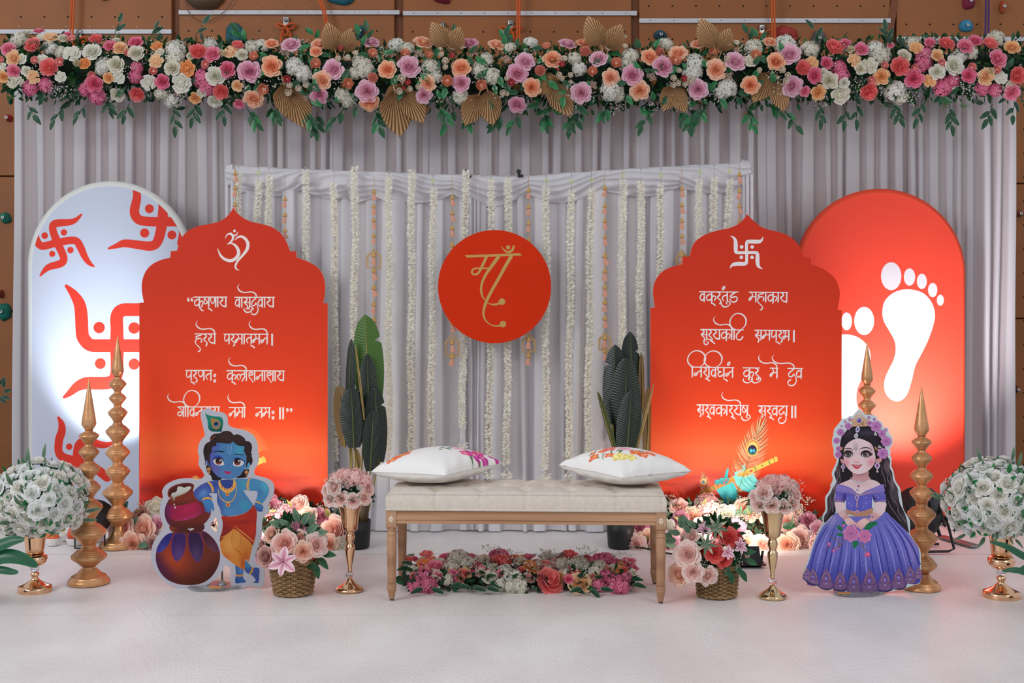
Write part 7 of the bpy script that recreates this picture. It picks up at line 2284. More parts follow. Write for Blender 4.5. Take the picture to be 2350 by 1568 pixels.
# lower pot
A.fill([(300, 745), (420, 720), (560, 740), (700, 720), (800, 780), (880, 880), (922, 1000), (915, 1120), (860, 1250), (770, 1350), (650, 1405), (510, 1418), (370, 1400), (250, 1350), (160, 1260), (110, 1150), (98, 1030), (130, 920), (200, 820)], BR,
       [('r', 330, 1080, 190, 190, (176, 66, 32), .95), ('l', 760, 1000, 960, 1200, (74, 20, 16)), ('l', 230, 1000, 90, 1100, (78, 26, 60)), ('l', 500, 1200, 500, 1430, (88, 30, 14))], sp=26)
for q, c in (([(310, 752), (285, 840), (240, 920), (180, 985), (130, 1000), (108, 985), (125, 920), (180, 830), (240, 770)], (38, 36, 120)), ([(345, 760), (410, 752), (470, 765), (482, 850), (470, 950), (435, 1050), (375, 1108), (330, 1070), (302, 970), (305, 860)], (56, 26, 90)),
             ([(525, 760), (590, 745), (655, 755), (690, 840), (706, 940), (690, 1050), (640, 1116), (590, 1080), (545, 990), (520, 880)], (46, 20, 66)), ([(690, 735), (760, 760), (840, 830), (890, 920), (902, 975), (870, 992), (800, 950), (730, 860)], (70, 26, 44))):
    cx_ = sum(p[0] for p in q) / len(q); cy_ = sum(p[1] for p in q) / len(q)
    A.fill([(cx_ + (x - cx_) * 1.04, cy_ + (y - cy_) * 1.03) for x, y in q], (136, 46, 140))
    A.fill(q, c, [('r', cx_, cy_ + 120, 80, 120, tuple(min(255, v + 50) for v in c), .6)], sp=22)
# neck ring and upper pot
A.fill([(275, 650), (330, 640), (500, 650), (690, 635), (722, 655), (716, 700), (660, 735), (500, 748), (340, 735), (285, 710)], (126, 48, 22), [('l', 300, 690, 420, 700, (80, 30, 30)), ('l', 480, 700, 480, 760, (78, 28, 14))], sp=20)
A.fill([(300, 300), (250, 350), (218, 430), (215, 520), (240, 600), (290, 655), (400, 680), (520, 685), (640, 670), (730, 620), (790, 540), (810, 450), (780, 370), (700, 320), (600, 250), (560, 230)], (112, 40, 30),
       [('l', 480, 560, 480, 680, (84, 28, 16)), ('l', 340, 480, 215, 500, (86, 24, 64))], sp=22)
A.fill([(235, 420), (240, 390), (330, 385), (450, 380), (560, 345), (600, 330), (690, 400), (730, 440), (700, 490), (600, 545), (480, 580), (350, 590), (290, 560), (245, 500)], (158, 26, 66), [('r', 520, 440, 120, 80, (182, 30, 80), .8), ('l', 340, 480, 230, 470, (104, 26, 84)), ('l', 600, 430, 740, 470, (120, 30, 60))], sp=20)
A.stroke([(340, 588), (480, 575), (600, 540), (690, 485)], [4, 9, 9, 5], (196, 60, 130))
A.stroke([(360, 565), (480, 550), (590, 518), (680, 465)], [2, 5, 5, 2], (190, 70, 130))
A.fill([(300, 300), (330, 290), (480, 270), (570, 200), (590, 240), (640, 330), (560, 360), (400, 392), (270, 380)], (128, 46, 28), [('l', 420, 300, 420, 400, (96, 34, 20))], sp=20)
A.fill([(250, 240), (270, 180), (340, 135), (430, 110), (520, 105), (578, 120), (588, 160), (560, 215), (480, 265), (380, 290), (300, 298), (262, 285)], (116, 38, 26), [('l', 400, 200, 400, 300, (140, 54, 32))], sp=20)
A.fill([(266, 245), (290, 190), (350, 152), (440, 128), (520, 124), (556, 140), (530, 190), (440, 235), (340, 262), (285, 270)], (74, 20, 16))
A.fill([(298, 262), (310, 235), (350, 225), (372, 200), (375, 165), (400, 148), (440, 155), (465, 165), (510, 150), (545, 150), (548, 172), (520, 205), (470, 240), (420, 260), (370, 280), (350, 285), (345, 300), (334, 330), (322, 322), (325, 300), (305, 285)], (204, 204, 192), [('l', 420, 200, 440, 280, (164, 160, 146))], sp=16)
A.ell(336, 382, 8, 12, (206, 206, 200)); A.ell(348, 420, 9, 15, (206, 206, 200))
A.fill([(508, 700), (520, 690), (540, 694), (560, 686), (592, 694), (575, 706), (560, 712), (545, 720), (530, 708)], (200, 196, 200))
# hair behind the neck, then body
a_()
A.fill([(265, 1090), (270, 1180), (310, 1240), (350, 1280), (380, 1350), (520, 1345), (540, 1280), (400, 1150), (340, 1060)], (28, 20, 24))
A.fill([(800, 1310), (900, 1310), (985, 1300), (1010, 1250), (1030, 1160), (960, 1150), (880, 1250)], (24, 18, 22))
b_()
A.fill([(1215, 1070), (1250, 1095), (1300, 1150), (1340, 1190), (1425, 1205), (1428, 1300), (1420, 1382), (1385, 1392), (1350, 1382), (1380, 1362), (1370, 1330), (1330, 1290), (1280, 1268), (1240, 1220)], BD_, [('r', 1290, 1140, 50, 60, BT, .8), ('l', 1300, 1250, 1420, 1380, (58, 84, 150))], sp=14)
A.fill([(1125, 1140), (1180, 1150), (1230, 1180), (1225, 1240), (1215, 1310), (1255, 1370), (1240, 1385), (1180, 1392), (1125, 1392), (1118, 1340), (1130, 1280), (1122, 1210)], (56, 96, 160), [('r', 1190, 1230, 30, 50, (92, 140, 196), .8), ('l', 1190, 1330, 1120, 1390, (40, 80, 150))], sp=14)
A.stroke([(1122, 1285), (1170, 1300), (1225, 1285)], [16, 26, 16], (212, 148, 70)); A.stroke([(1335, 1185), (1340, 1225), (1310, 1268), (1298, 1272)], [16, 24, 24, 12], (216, 152, 60))
A.fill([(965, 720), (1110, 680), (1240, 700), (1370, 840), (1345, 900), (1320, 1010), (1290, 1115), (1250, 1085), (1240, 1215), (1180, 1195), (1120, 1160), (1030, 1090), (960, 1030), (935, 960), (925, 860)], (212, 132, 52),
       [('r', 1050, 900, 70, 130, (226, 160, 80), .8), ('r', 1000, 1060, 60, 60, (204, 84, 30), .7), ('r', 1260, 1040, 50, 80, (196, 86, 30), .8), ('r', 1215, 1140, 30, 80, (186, 60, 24), .8), ('r', 1150, 800, 30, 90, (222, 160, 84), .5)], sp=20)
A.stroke([(1080, 750), (1075, 850), (1082, 930)], [3, 5, 1], (166, 90, 30)); A.stroke([(1180, 730), (1190, 850), (1170, 960)], [3, 5, 1], (170, 92, 34)); A.stroke([(1070, 935), (1130, 960), (1190, 1010), (1240, 1090)], [2, 7, 9, 4], (186, 72, 24)); A.stroke([(1150, 975), (1180, 1040), (1170, 1120)], [2, 5, 1], (184, 84, 30))
A.fill([(948, 530), (1050, 535), (1200, 510), (1300, 455), (1350, 390), (1385, 420), (1398, 500), (1390, 620), (1385, 760), (1360, 850), (1345, 905), (1300, 850), (1230, 790), (1120, 700), (1060, 740), (980, 800), (925, 858), (925, 800), (950, 720), (960, 620)], (178, 44, 24),
       [('r', 1200, 600, 200, 30, (146, 34, 24), .8), ('l', 1000, 560, 940, 640, (140, 34, 30)), ('r', 1330, 700, 40, 100, (196, 48, 26), .8), ('r', 1150, 560, 150, 25, (192, 56, 30), .7)], sp=20)
A.stroke([(926, 812), (1000, 780), (1060, 735), (1100, 690)], [6, 12, 12, 3], (224, 150, 74)); A.stroke([(1110, 655), (1180, 715), (1270, 785), (1340, 850), (1362, 872)], [3, 12, 13, 12, 5], (224, 154, 78))
A.stroke([(960, 600), (1100, 630), (1250, 610), (1390, 540)], [3, 6, 6, 2], (140, 30, 24))
# torso and arms
A.fill([(905, 70), (1060, 60), (1240, 50), (1290, 90), (1270, 190), (1225, 200), (1260, 260), (1310, 330), (1345, 385), (1310, 445), (1200, 505), (1050, 528), (950, 520), (925, 440), (885, 340), (885, 240), (840, 220), (850, 90)], BL,
       [('l', 1000, 300, 860, 330, (68, 84, 160)), ('r', 1230, 120, 90, 90, BT, .8), ('r', 1240, 400, 70, 90, BT, .8), ('r', 1020, 130, 80, 60, (48, 70, 150), .9), ('r', 1050, 480, 100, 40, (84, 150, 200), .5)], sp=18)
A.fill([(925, 70), (1080, 65), (1100, 110), (1060, 170), (1010, 185), (960, 160), (935, 110)], (46, 66, 140), sp=None)
A.fill([(850, 75), (760, 95), (680, 130), (615, 180), (585, 230), (600, 280), (650, 330), (700, 345), (790, 330), (820, 290), (780, 240), (840, 235), (905, 225), (915, 90)], (64, 96, 170), [('r', 700, 230, 60, 60, (96, 150, 200), .9), ('r', 830, 130, 80, 50, (50, 62, 146), .9), ('l', 650, 300, 590, 230, (70, 84, 160))], sp=15)
A.fill([(700, 330), (800, 320), (835, 370), (848, 440), (842, 472), (828, 455), (815, 430), (805, 455), (800, 488), (775, 488), (755, 470), (735, 478), (735, 440), (715, 390)], (64, 130, 184), [('l', 790, 380, 700, 470, (60, 100, 172))], sp=13)
A.stroke([(828, 380), (818, 430)], [2, 5], (48, 90, 160), sm=0)
A.fill([(1270, 60), (1330, 45), (1420, 65), (1510, 105), (1552, 180), (1540, 260), (1490, 340), (1455, 370), (1380, 355), (1400, 280), (1400, 212), (1330, 205), (1290, 190)], (72, 140, 184), [('r', 1500, 160, 60, 80, (84, 176, 200), .9), ('r', 1430, 220, 60, 60, (66, 110, 176), .7)], sp=15)
A.fill([(1375, 360), (1450, 375), (1470, 400), (1488, 425), (1470, 432), (1476, 465), (1440, 474), (1400, 460), (1375, 420)], (60, 120, 178), [('l', 1440, 400, 1400, 470, (50, 84, 156))], sp=12)
A.stroke([(765, 90), (800, 120), (825, 170), (832, 225)], [20, 30, 30, 24], (222, 164, 84)); A.stroke([(1310, 40), (1285, 90), (1278, 150), (1288, 200)], [20, 30, 32, 24], (206, 160, 96))
A.stroke([(695, 325), (740, 300), (790, 300), (822, 322)], [16, 26, 24, 14], (228, 160, 72)); A.stroke([(1370, 345), (1410, 350), (1452, 378)], [14, 22, 14], (222, 168, 84))
# necklaces
A.stroke([(905, 180), (905, 240), (935, 300), (985, 340), (1030, 352), (1080, 335), (1120, 270), (1135, 200), (1130, 90)], [5, 8, 10, 14, 16, 14, 9, 8, 5], (226, 166, 90))
A.ell(1026, 386, 26, 26, (222, 160, 80)); A.ell(1026, 388, 14, 16, (204, 66, 34))
A.stroke([(918, 65), (920, 120), (950, 170), (1000, 205), (1050, 200), (1095, 165), (1110, 110), (1100, 58)], [14, 34, 44, 52, 52, 44, 34, 14], (230, 172, 86))
for x, y in ((948, 160), (980, 185), (1020, 198), (1060, 185), (1088, 158)): A.ell(x, y, 8, 10, (204, 74, 40))
A.ell(1020, 245, 25, 27, (224, 162, 78)); A.ell(1020, 247, 12, 15, (204, 66, 34))
# feather
a_()
A.fill([(240, 140), (275, 170), (340, 190), (430, 205), (510, 210), (555, 250), (566, 320), (552, 400), (535, 480), (500, 480), (420, 478), (350, 470), (305, 430), (290, 360), (285, 280), (262, 210)], (18, 130, 108), [('l', 420, 260, 480, 460, (10, 86, 84))], sp=22)
A.fill([(344, 240), (400, 245), (460, 262), (510, 310), (515, 365), (490, 415), (440, 434), (390, 415), (362, 365), (350, 300)], (176, 128, 66))
A.ell(442, 345, 48, 52, (40, 120, 170), rot=20); A.ell(440, 340, 34, 36, (26, 20, 44)); A.ell(448, 366, 22, 12, (66, 140, 190), rot=-20); A.ell(450, 356, 15, 8, (26, 20, 44))
# ears, hair, face
A.fill([(262, 990), (290, 975), (320, 1000), (340, 1060), (350, 1105), (310, 1100), (275, 1060)], (66, 92, 168)); A.fill([(985, 1060), (1020, 1035), (1050, 1050), (1048, 1100), (1010, 1150), (975, 1155)], (80, 160, 190))
A.fill([(330, 600), (350, 555), (400, 520), (450, 512), (520, 500), (560, 475), (630, 464), (700, 480), (755, 535), (820, 525), (890, 550), (950, 600), (975, 642), (1040, 660), (1080, 720), (1082, 800), (1068, 860), (1090, 890), (1075, 905), (1095, 980), (1085, 1050), (1060, 1080), (1040, 1040), (1010, 1050), (990, 1125), (975, 1110), (980, 1000), (960, 880), (700, 780), (500, 760), (345, 880), (335, 980), (330, 1040), (350, 1085), (315, 1080), (290, 1010), (265, 985), (255, 1050), (270, 1075), (218, 1060), (245, 1050), (235, 980), (210, 860), (220, 760), (260, 690), (330, 650)], (46, 28, 28), [('r', 620, 580, 120, 80, (70, 44, 40), .7), ('r', 860, 620, 100, 60, (64, 40, 38), .6), ('r', 240, 830, 40, 120, (26, 16, 18), .8)], sp=24)
A.stroke([(330, 635), (380, 590), (440, 540)], [4, 13, 4], (170, 80, 50))
A.fill([(450, 678), (560, 685), (650, 695), (700, 685), (742, 658), (790, 700), (860, 735), (945, 745), (942, 830), (975, 900), (985, 990), (975, 1070), (950, 1150), (890, 1230), (800, 1300), (700, 1330), (600, 1330), (500, 1300), (420, 1240), (360, 1150), (335, 1040), (330, 900), (362, 840), (368, 770), (400, 735), (440, 740)], BL,
       [('l', 560, 900, 340, 900, (84, 92, 172)), ('r', 860, 800, 110, 110, BT, .9), ('r', 430, 1160, 90, 120, (110, 90, 166), .6), ('r', 460, 720, 60, 60, (56, 80, 160), .6), ('r', 680, 1250, 200, 60, (96, 130, 184), .4)], sp=24)
A.fill([(700, 1000), (670, 1060), (655, 1120), (680, 1090), (700, 1020), (720, 950), (750, 900), (720, 920)], (70, 106, 164))
# eyelids, eyes
A.fill([(385, 960), (420, 920), (480, 905), (540, 930), (575, 985), (560, 990), (480, 950), (420, 955)], (40, 72, 160)); A.fill([(745, 960), (790, 940), (850, 945), (920, 985), (935, 1010), (860, 975), (790, 965)], (40, 72, 160))
A.fill([(385, 990), (430, 965), (490, 955), (540, 970), (575, 1030), (585, 1070), (540, 1085), (480, 1085), (420, 1060), (395, 1025)], (214, 212, 216)); A.fill([(745, 1060), (755, 1010), (790, 975), (850, 970), (910, 1000), (940, 1025), (920, 1070), (870, 1100), (810, 1106), (760, 1090)], (214, 212, 216))
for cx_, cy_ in ((486, 1012), (822, 1024)):
    A.ell(cx_, cy_, 60, 60, (110, 44, 34)); A.ell(cx_, cy_ - 12, 50, 46, (30, 14, 18)); A.ell(cx_, cy_ + 34, 30, 14, (150, 60, 40)); A.ell(cx_ + 24, cy_ - 16, 14, 17, (222, 214, 214))
A.stroke([(348, 985), (390, 985), (430, 962), (490, 948), (540, 962), (570, 1005), (588, 1045)], [3, 10, 14, 16, 14, 10, 3], (14, 16, 40)); A.stroke([(742, 1050), (752, 1000), (790, 970), (850, 965), (900, 985), (945, 1015), (970, 1018)], [3, 10, 14, 16, 14, 12, 3], (14, 16, 40))
A.stroke([(378, 862), (420, 835), (480, 828), (540, 838), (588, 842)], [5, 14, 18, 20, 12], (14, 14, 34)); A.stroke([(765, 880), (800, 885), (860, 892), (910, 895), (945, 912)], [16, 18, 15, 12, 4], (14, 14, 34))
A.stroke([(656, 728), (658, 800), (665, 860), (690, 868), (706, 850), (712, 790), (714, 728)], 7, (150, 186, 214))
A.stroke([(632, 1134), (652, 1144), (668, 1134)], [4, 9, 4], (30, 110, 150))
A.fill([(572, 1190), (600, 1186), (650, 1196), (700, 1190), (714, 1202), (700, 1228), (655, 1243), (610, 1232), (590, 1212)], (184, 44, 104)); A.stroke([(578, 1194), (640, 1208), (708, 1200)], [2, 5, 2], (130, 26, 80))
for cx_, cy_, r in ((310, 1155, 37), (988, 1210, 36)): A.ell(cx_, cy_, r, r, (206, 140, 86), grads=[('l', cx_ - 20, cy_ - 20, cx_ + 30, cy_ + 30, (166, 100, 60))], sp=18); 
A.ell(316, 1212, 18, 18, (200, 146, 70)); A.ell(988, 1268, 12, 18, (200, 140, 80))
A.mb.c = [tuple(v * .8 for v in q) for q in A.mb.c]  # whole print darkened, putting the shade of the backlit cutout into its colours
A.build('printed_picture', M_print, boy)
cutout_stand(boy, org, 497, D1, 507, 500)

# ---- girl in a violet gown
D2 = 5.16
girl = empty('girl_cutout', (X_(1978, D2), D2, .006), label='printed cutout of a long-haired girl in a violet ball gown with rose crown', cat='cutout')
org = girl.location.copy()
kc = 200 / 1568; kd = 300 / 1680
oc = cvt([(650, 72), (700, 110), (760, 172), (830, 175), (900, 188), (940, 195), (985, 268), (1050, 305), (1075, 350), (1080, 395), (1140, 398), (1172, 430), (1175, 490), (1230, 560), (1248, 640), (1235, 720), (1190, 785), (1212, 830), (1200, 900), (1225, 960), (1222, 1100), (1260, 1200), (1285, 1340), (1330, 1420), (1375, 1490), (1388, 1568)], 1890, 930, kc)
od = cvt([(1310, 100), (1330, 180), (1345, 290), (1370, 400), (1440, 520), (1448, 640), (1445, 700), (1500, 790), (1560, 880), (1582, 930), (1588, 1100), (1580, 1325), (1500, 1360), (1410, 1395), (1330, 1420), (1225, 1440), (1130, 1455), (1030, 1462), (990, 1485), (900, 1490), (810, 1470), (730, 1465), (640, 1450), (600, 1450), (540, 1445), (480, 1420), (380, 1425), (310, 1412), (270, 1378), (200, 1370), (150, 1340), (80, 1305), (65, 1240), (80, 1195), (110, 1120), (150, 1000), (190, 860), (240, 740), (290, 620), (325, 570), (325, 470), (360, 400), (358, 300), (362, 230), (410, 160), (440, 80)], 1830, 1100, kd)
oe = cvt([(100, 1568), (120, 1460), (170, 1350), (155, 1250), (165, 1180), (215, 1080), (240, 985), (195, 930), (182, 860), (190, 820), (165, 720), (158, 620), (180, 550), (192, 450), (240, 380), (290, 320), (340, 255), (420, 240), (470, 200), (530, 190), (590, 120)], 1890, 930, kc)
outer = smooth_pts(oc[:-1] + od[1:] + oe[1:], 4)
slab('board_face', outer, D2, .006, mat('pale_mint_laminate', (196, 210, 212), .4), mat('white_board_edge', (222, 220, 220), .6), girl, origin=org)
A = Art(D2, org)
c_ = lambda: A.frame(1890, 930, kc)
d_ = lambda: A.frame(1830, 1100, kd)
SK = (222, 196, 200); SKs = (206, 160, 164)
HB = (26, 18, 24); HM = (92, 72, 82)
# hair mass
c_()
hair = cvt([(640, 350), (820, 380), (960, 480), (1080, 700), (1150, 920), (1195, 1000), (1190, 1120), (1235, 1220), (1250, 1340), (1300, 1440), (1340, 1520), (1350, 1600)], 1890, 930, kc) + cvt([(1280, 120), (1300, 230), (1320, 320), (1380, 440), (1410, 540), (1425, 640), (1430, 690), (1330, 600), (1200, 500), (1130, 430), (1130, 200), (1000, 60), (600, 60), (480, 200), (490, 420), (430, 480), (350, 560), (345, 480), (385, 410), (385, 310), (388, 240), (430, 170), (462, 90)], 1830, 1100, kd) + cvt([(180, 1500), (230, 1380), (205, 1290), (195, 1220), (250, 1100), (275, 980), (300, 700), (420, 450)], 1890, 930, kc)
hair = [((x - 1890) / kc, (y - 930) / kc) for x, y in hair]
A.fill(hair, HB, [('r', 1150, 1080, 50, 130, (110, 92, 104), .7), ('r', 1240, 1420, 40, 150, (120, 104, 112), .7), ('r', 1300, 1640, 60, 140, (96, 80, 92), .6), ('r', 240, 1150, 40, 120, (100, 78, 88), .7), ('r', 200, 1480, 60, 120, (120, 96, 106), .8), ('r', 130, 1750, 60, 140, (96, 76, 90), .6), ('r', 1480, 2000, 80, 160, (90, 76, 88), .6), ('r', 600, 460, 200, 60, (48, 42, 56), .8)], sp=30)
for q in ([(1120, 1000), (1100, 1120), (1160, 1240), (1150, 1340), (1220, 1460), (1240, 1560)], [(1180, 1050), (1160, 1160), (1215, 1280), (1220, 1400), (1290, 1500)], [(1060, 1050), (1050, 1200), (1100, 1330), (1110, 1480)], [(270, 1020), (230, 1140), (260, 1260), (240, 1380), (180, 1480)], [(300, 1100), (285, 1240), (300, 1360), (240, 1440)]):
    A.stroke(q, [2, 14, 10, 14, 10, 3][:len(q)], (118, 100, 108))
d_()
for q in ([(1180, 130), (1220, 250), (1290, 340), (1300, 430), (1400, 560), (1425, 650)], [(1150, 250), (1200, 360), (1250, 430), (1330, 540)], [(440, 150), (420, 240), (430, 330), (400, 430), (350, 520)], [(470, 220), (455, 330), (450, 420)]):
    A.stroke(q, [2, 12, 9, 12, 9, 3][:len(q)], (112, 96, 108))
# skirt
VT = (104, 106, 190); VD = (52, 54, 140); VL = (142, 132, 204)
skirt = [(520, 430), (640, 470), (770, 480), (900, 470), (1120, 420), (1200, 480), (1300, 570), (1420, 690), (1500, 800), (1555, 890), (1570, 1000), (1575, 1200), (1576, 1320), (1500, 1352), (1410, 1340), (1395, 1385), (1330, 1410), (1225, 1395), (1220, 1425), (1130, 1445), (1025, 1440), (1020, 1460), (900, 1478), (810, 1460), (800, 1430), (730, 1452), (640, 1435), (625, 1400), (560, 1432), (480, 1410), (465, 1385), (380, 1412), (285, 1390), (270, 1350), (200, 1360), (80, 1290), (75, 1240), (100, 1170), (150, 1050), (200, 880), (260, 730), (340, 590), (430, 490)]
A.fill(skirt, VT, [('l', 800, 900, 800, 1300, (70, 72, 160)), ('r', 420, 520, 90, 80, (170, 160, 206), .8), ('r', 1480, 900, 90, 200, (150, 130, 196), .7), ('l', 800, 1330, 800, 1460, (44, 36, 96))], sm=3, sp=26)
folds = [((470, 470), (250, 850), (130, 1330)), ((520, 520), (400, 850), (275, 1385)), ((590, 650), (560, 950), (470, 1405)), ((700, 820), (690, 1050), (635, 1420)), ((790, 830), (800, 1080), (805, 1440)), ((930, 780), (960, 1080), (1025, 1440)), ((1020, 560), (1120, 900), (1220, 1410)), ((1080, 520), (1260, 850), (1395, 1360)), ((1130, 480), (1360, 800), (1520, 1330)), ((1180, 470), (1450, 820), (1570, 1100)), ((980, 640), (1040, 900), (1120, 1300)), ((500, 700), (430, 1000), (370, 1380))]
for i, (p0, p1, p2) in enumerate(folds):
    for dw, cc in ((34, (84, 86, 174)), (22, (66, 68, 156)), (11, VD)):
        A.stroke([p0, p1, p2], [2, dw * .7, dw], cc)
for i in range(len(folds) - 3):
    (a0, a1, a2), (b0, b1, b2) = folds[i], folds[i + 1]
    m0, m1, m2 = [((x0 + x1) / 2, (y0 + y1) / 2) for (x0, y0), (x1, y1) in ((a0, b0), (a1, b1), (a2, b2))]
    m2 = (m1[0] + (m2[0] - m1[0]) * .7, m1[1] + (m2[1] - m1[1]) * .7)
    A.stroke([m0, m1, m2], [3, 26, 8], (124, 122, 204)); A.stroke([m0, m1, m2], [1, 12, 3], (146, 140, 214))
rr = random.Random(77)
hem = [(200, 1250, .85), (370, 1270, 1.0), (550, 1300, 1.0), (725, 1310, 1.0), (925, 1300, 1.2), (1125, 1290, 1.0), (1300, 1260, 1.0), (1450, 1220, .85), (1555, 1200, .6), (120, 1210, .6)]
LC = (150, 118, 150); LD = (104, 72, 124)
for cx_, cy_, s_ in hem:
    q = [(cx_ + x * s_, cy_ + y * s_) for x, y in ((0, -130), (22, -80), (46, -60), (60, -10), (78, 20), (88, 80), (84, 130), (0, 145), (-84, 130), (-88, 80), (-78, 20), (-60, -10), (-46, -60), (-22, -80))]
    A.fill(q, LD, sm=2)
    for k in range(5):
        y0 = cy_ + (60 + k * 16) * s_
        for sg in (-1, 1): A.stroke([(cx_, y0), (cx_ + sg * 40 * s_, y0 + 10 * s_), (cx_ + sg * (82 - k * 2) * s_, y0 - 18 * s_)], [5, 6, 2], LC)
    for sg in (-1, 1):
        A.stroke([(cx_, cy_ - 110 * s_), (cx_ + sg * 36 * s_, cy_ - 40 * s_), (cx_ + sg * 52 * s_, cy_ + 10 * s_), (cx_ + sg * 20 * s_, cy_ + 52 * s_)], [4, 9, 8, 4], (166, 128, 140))
        A.stroke([(cx_, cy_ - 76 * s_), (cx_ + sg * 20 * s_, cy_ - 36 * s_), (cx_ + sg * 30 * s_, cy_ + 10 * s_), (cx_, cy_ + 36 * s_)], [3, 6, 6, 3], (146, 110, 136))
    A.ell(cx_, cy_ + 8 * s_, 21 * s_, 25 * s_, (110, 96, 186)); A.ell(cx_ - 4, cy_ + 2 * s_, 9 * s_, 10 * s_, (176, 168, 222)); A.ell(cx_, cy_ + 72 * s_, 15 * s_, 15 * s_, (150, 130, 190)); A.ell(cx_, cy_ - 54 * s_, 10 * s_, 14 * s_, (132, 96, 160))
for seg in ([(280, 1392), (380, 1418), (462, 1392)], [(470, 1412), (560, 1438), (628, 1408)], [(640, 1436), (730, 1456), (800, 1436)], [(812, 1462), (900, 1480), (1020, 1456)], [(1032, 1440), (1130, 1447), (1222, 1418)], [(1230, 1410), (1330, 1412), (1396, 1380)], [(76, 1280), (170, 1345), (270, 1362)]):
    A.stroke(seg, [6, 18, 8], (40, 34, 84))
for i in range(70):
    t = rr.random(); x = 200 + 1300 * rr.random(); y = 520 + 700 * rr.random()
    if inpoly([x], [y], skirt)[0]: A.ell(x, y, 4, 4, (190, 186, 230), n=8)
# bodice, sleeves, shoulders
A.fill([(640, 20), (700, 0), (900, 0), (1000, 20), (1060, 60), (1080, 110), (900, 160), (790, 190), (680, 150), (520, 100), (545, 60)], SK, [('r', 780, 60, 200, 60, (214, 178, 184), .6), ('r', 560, 80, 60, 40, (206, 150, 150), .5)], sp=18)
A.fill([(605, 170), (700, 175), (790, 205), (880, 180), (965, 165), (960, 260), (955, 350), (960, 380), (870, 410), (770, 420), (690, 405), (630, 380), (625, 290)], (86, 84, 176), [('r', 690, 300, 60, 90, (104, 102, 196), .8), ('r', 880, 300, 60, 90, (100, 98, 192), .8), ('l', 960, 250, 1000, 260, (50, 46, 120))], sp=20)
A.fill([(500, 150), (560, 150), (620, 190), (620, 250), (600, 300), (540, 300), (485, 285), (488, 220)], (92, 86, 176), [('l', 560, 200, 620, 220, (50, 46, 120)), ('r', 530, 240, 40, 30, (150, 110, 190), .5)], sp=16)
A.fill([(970, 180), (1060, 150), (1112, 160), (1130, 220), (1136, 285), (1060, 302), (985, 290)], (96, 92, 180), [('l', 1020, 200, 970, 220, (50, 46, 120))], sp=16)
A.fill([(510, 70), (600, 80), (700, 120), (790, 195), (880, 150), (1000, 100), (1100, 65), (1112, 110), (1118, 160), (1000, 200), (900, 205), (800, 220), (700, 205), (600, 180), (500, 160), (498, 110)], (134, 118, 190), [('l', 800, 120, 800, 215, (104, 92, 172))], sp=18)
for k in range(5):
    A.stroke([(506, 90 + k * 16), (640, 118 + k * 14), (780, 205 + k * 3)], [2, 4, 3], (156, 142, 206) if k % 2 else (100, 88, 168)); A.stroke([(1106, 85 + k * 16), (960, 130 + k * 14), (810, 205 + k * 3)], [2, 4, 3], (156, 142, 206) if k % 2 else (100, 88, 168))
A.stroke([(640, 130), (720, 165), (780, 212), (850, 190), (960, 165), (1040, 165)], [3, 8, 12, 12, 7, 3], (176, 138, 140))
for y in (282, 300): A.stroke([(485, y - 20), (540, y - 4), (602, y - 2)], [4, 8, 4], (182, 140, 150)); A.stroke([(985, y - 6), (1060, y + 2), (1136, y - 14)], [4, 8, 4], (182, 140, 150))
A.ell(762, 235, 28, 30, (186, 160, 190)); A.ell(762, 237, 16, 17, (92, 84, 170))
for y, r in ((275, 12), (298, 9), (320, 11), (342, 9), (360, 8)): A.ell(766, y, r, r, (190, 150, 150))
for x, y in ((645, 245), (690, 335), (660, 310), (880, 235), (935, 290), (880, 310), (850, 355), (1000, 215), (1085, 195), (1040, 235)): A.ell(x, y, 6, 6, (196, 196, 226), n=8)
A.fill([(625, 385), (700, 412), (770, 420), (860, 410), (960, 370), (975, 400), (935, 455), (860, 480), (770, 480), (690, 462), (635, 425)], (180, 132, 108))
for k in range(7):
    for sg in (-1, 1): A.stroke([(768 + sg * 12, 425 + k * 6), (768 + sg * (60 + k * 12), 418 + k * 5), (768 + sg * (150 + k * 6), 398 + k * 9 - 8)], [2, 5, 2], (150, 104, 88) if k % 2 else (206, 160, 130))
A.ell(768, 420, 26, 24, (200, 160, 160)); A.ell(768, 425, 13, 15, (150, 110, 180))
# arms and hands
A.fill([(484, 300), (600, 306), (606, 370), (620, 430), (660, 480), (700, 520), (640, 545), (580, 505), (520, 440), (490, 370)], SK, [('r', 520, 350, 60, 60, (228, 204, 208), .5), ('l', 580, 400, 640, 440, SKs)], sp=16)
A.fill([(990, 305), (1132, 300), (1134, 370), (1110, 430), (1050, 490), (970, 540), (920, 520), (960, 440), (1000, 390)], SK, [('l', 1010, 380, 960, 460, SKs)], sp=16)
A.fill([(610, 510), (680, 500), (730, 545), (770, 570), (760, 590), (730, 585), (735, 600), (715, 598), (690, 588), (670, 600), (640, 590), (615, 555)], (226, 186, 186), [('l', 680, 540, 720, 610, (216, 160, 158))], sp=12)
A.fill([(860, 500), (920, 525), (925, 560), (890, 590), (855, 620), (830, 645), (800, 650), (790, 630), (765, 615), (750, 590), (770, 560), (800, 530)], (226, 186, 186), [('l', 840, 540, 790, 640, (214, 158, 158))], sp=12)
for q in ([(800, 590), (775, 625)], [(825, 600), (795, 640)], [(850, 600), (820, 645)], [(700, 560), (725, 590)], [(680, 565), (700, 590)], [(735, 545), (780, 540)]): A.stroke(q, [2, 4], (196, 130, 130), sm=0)
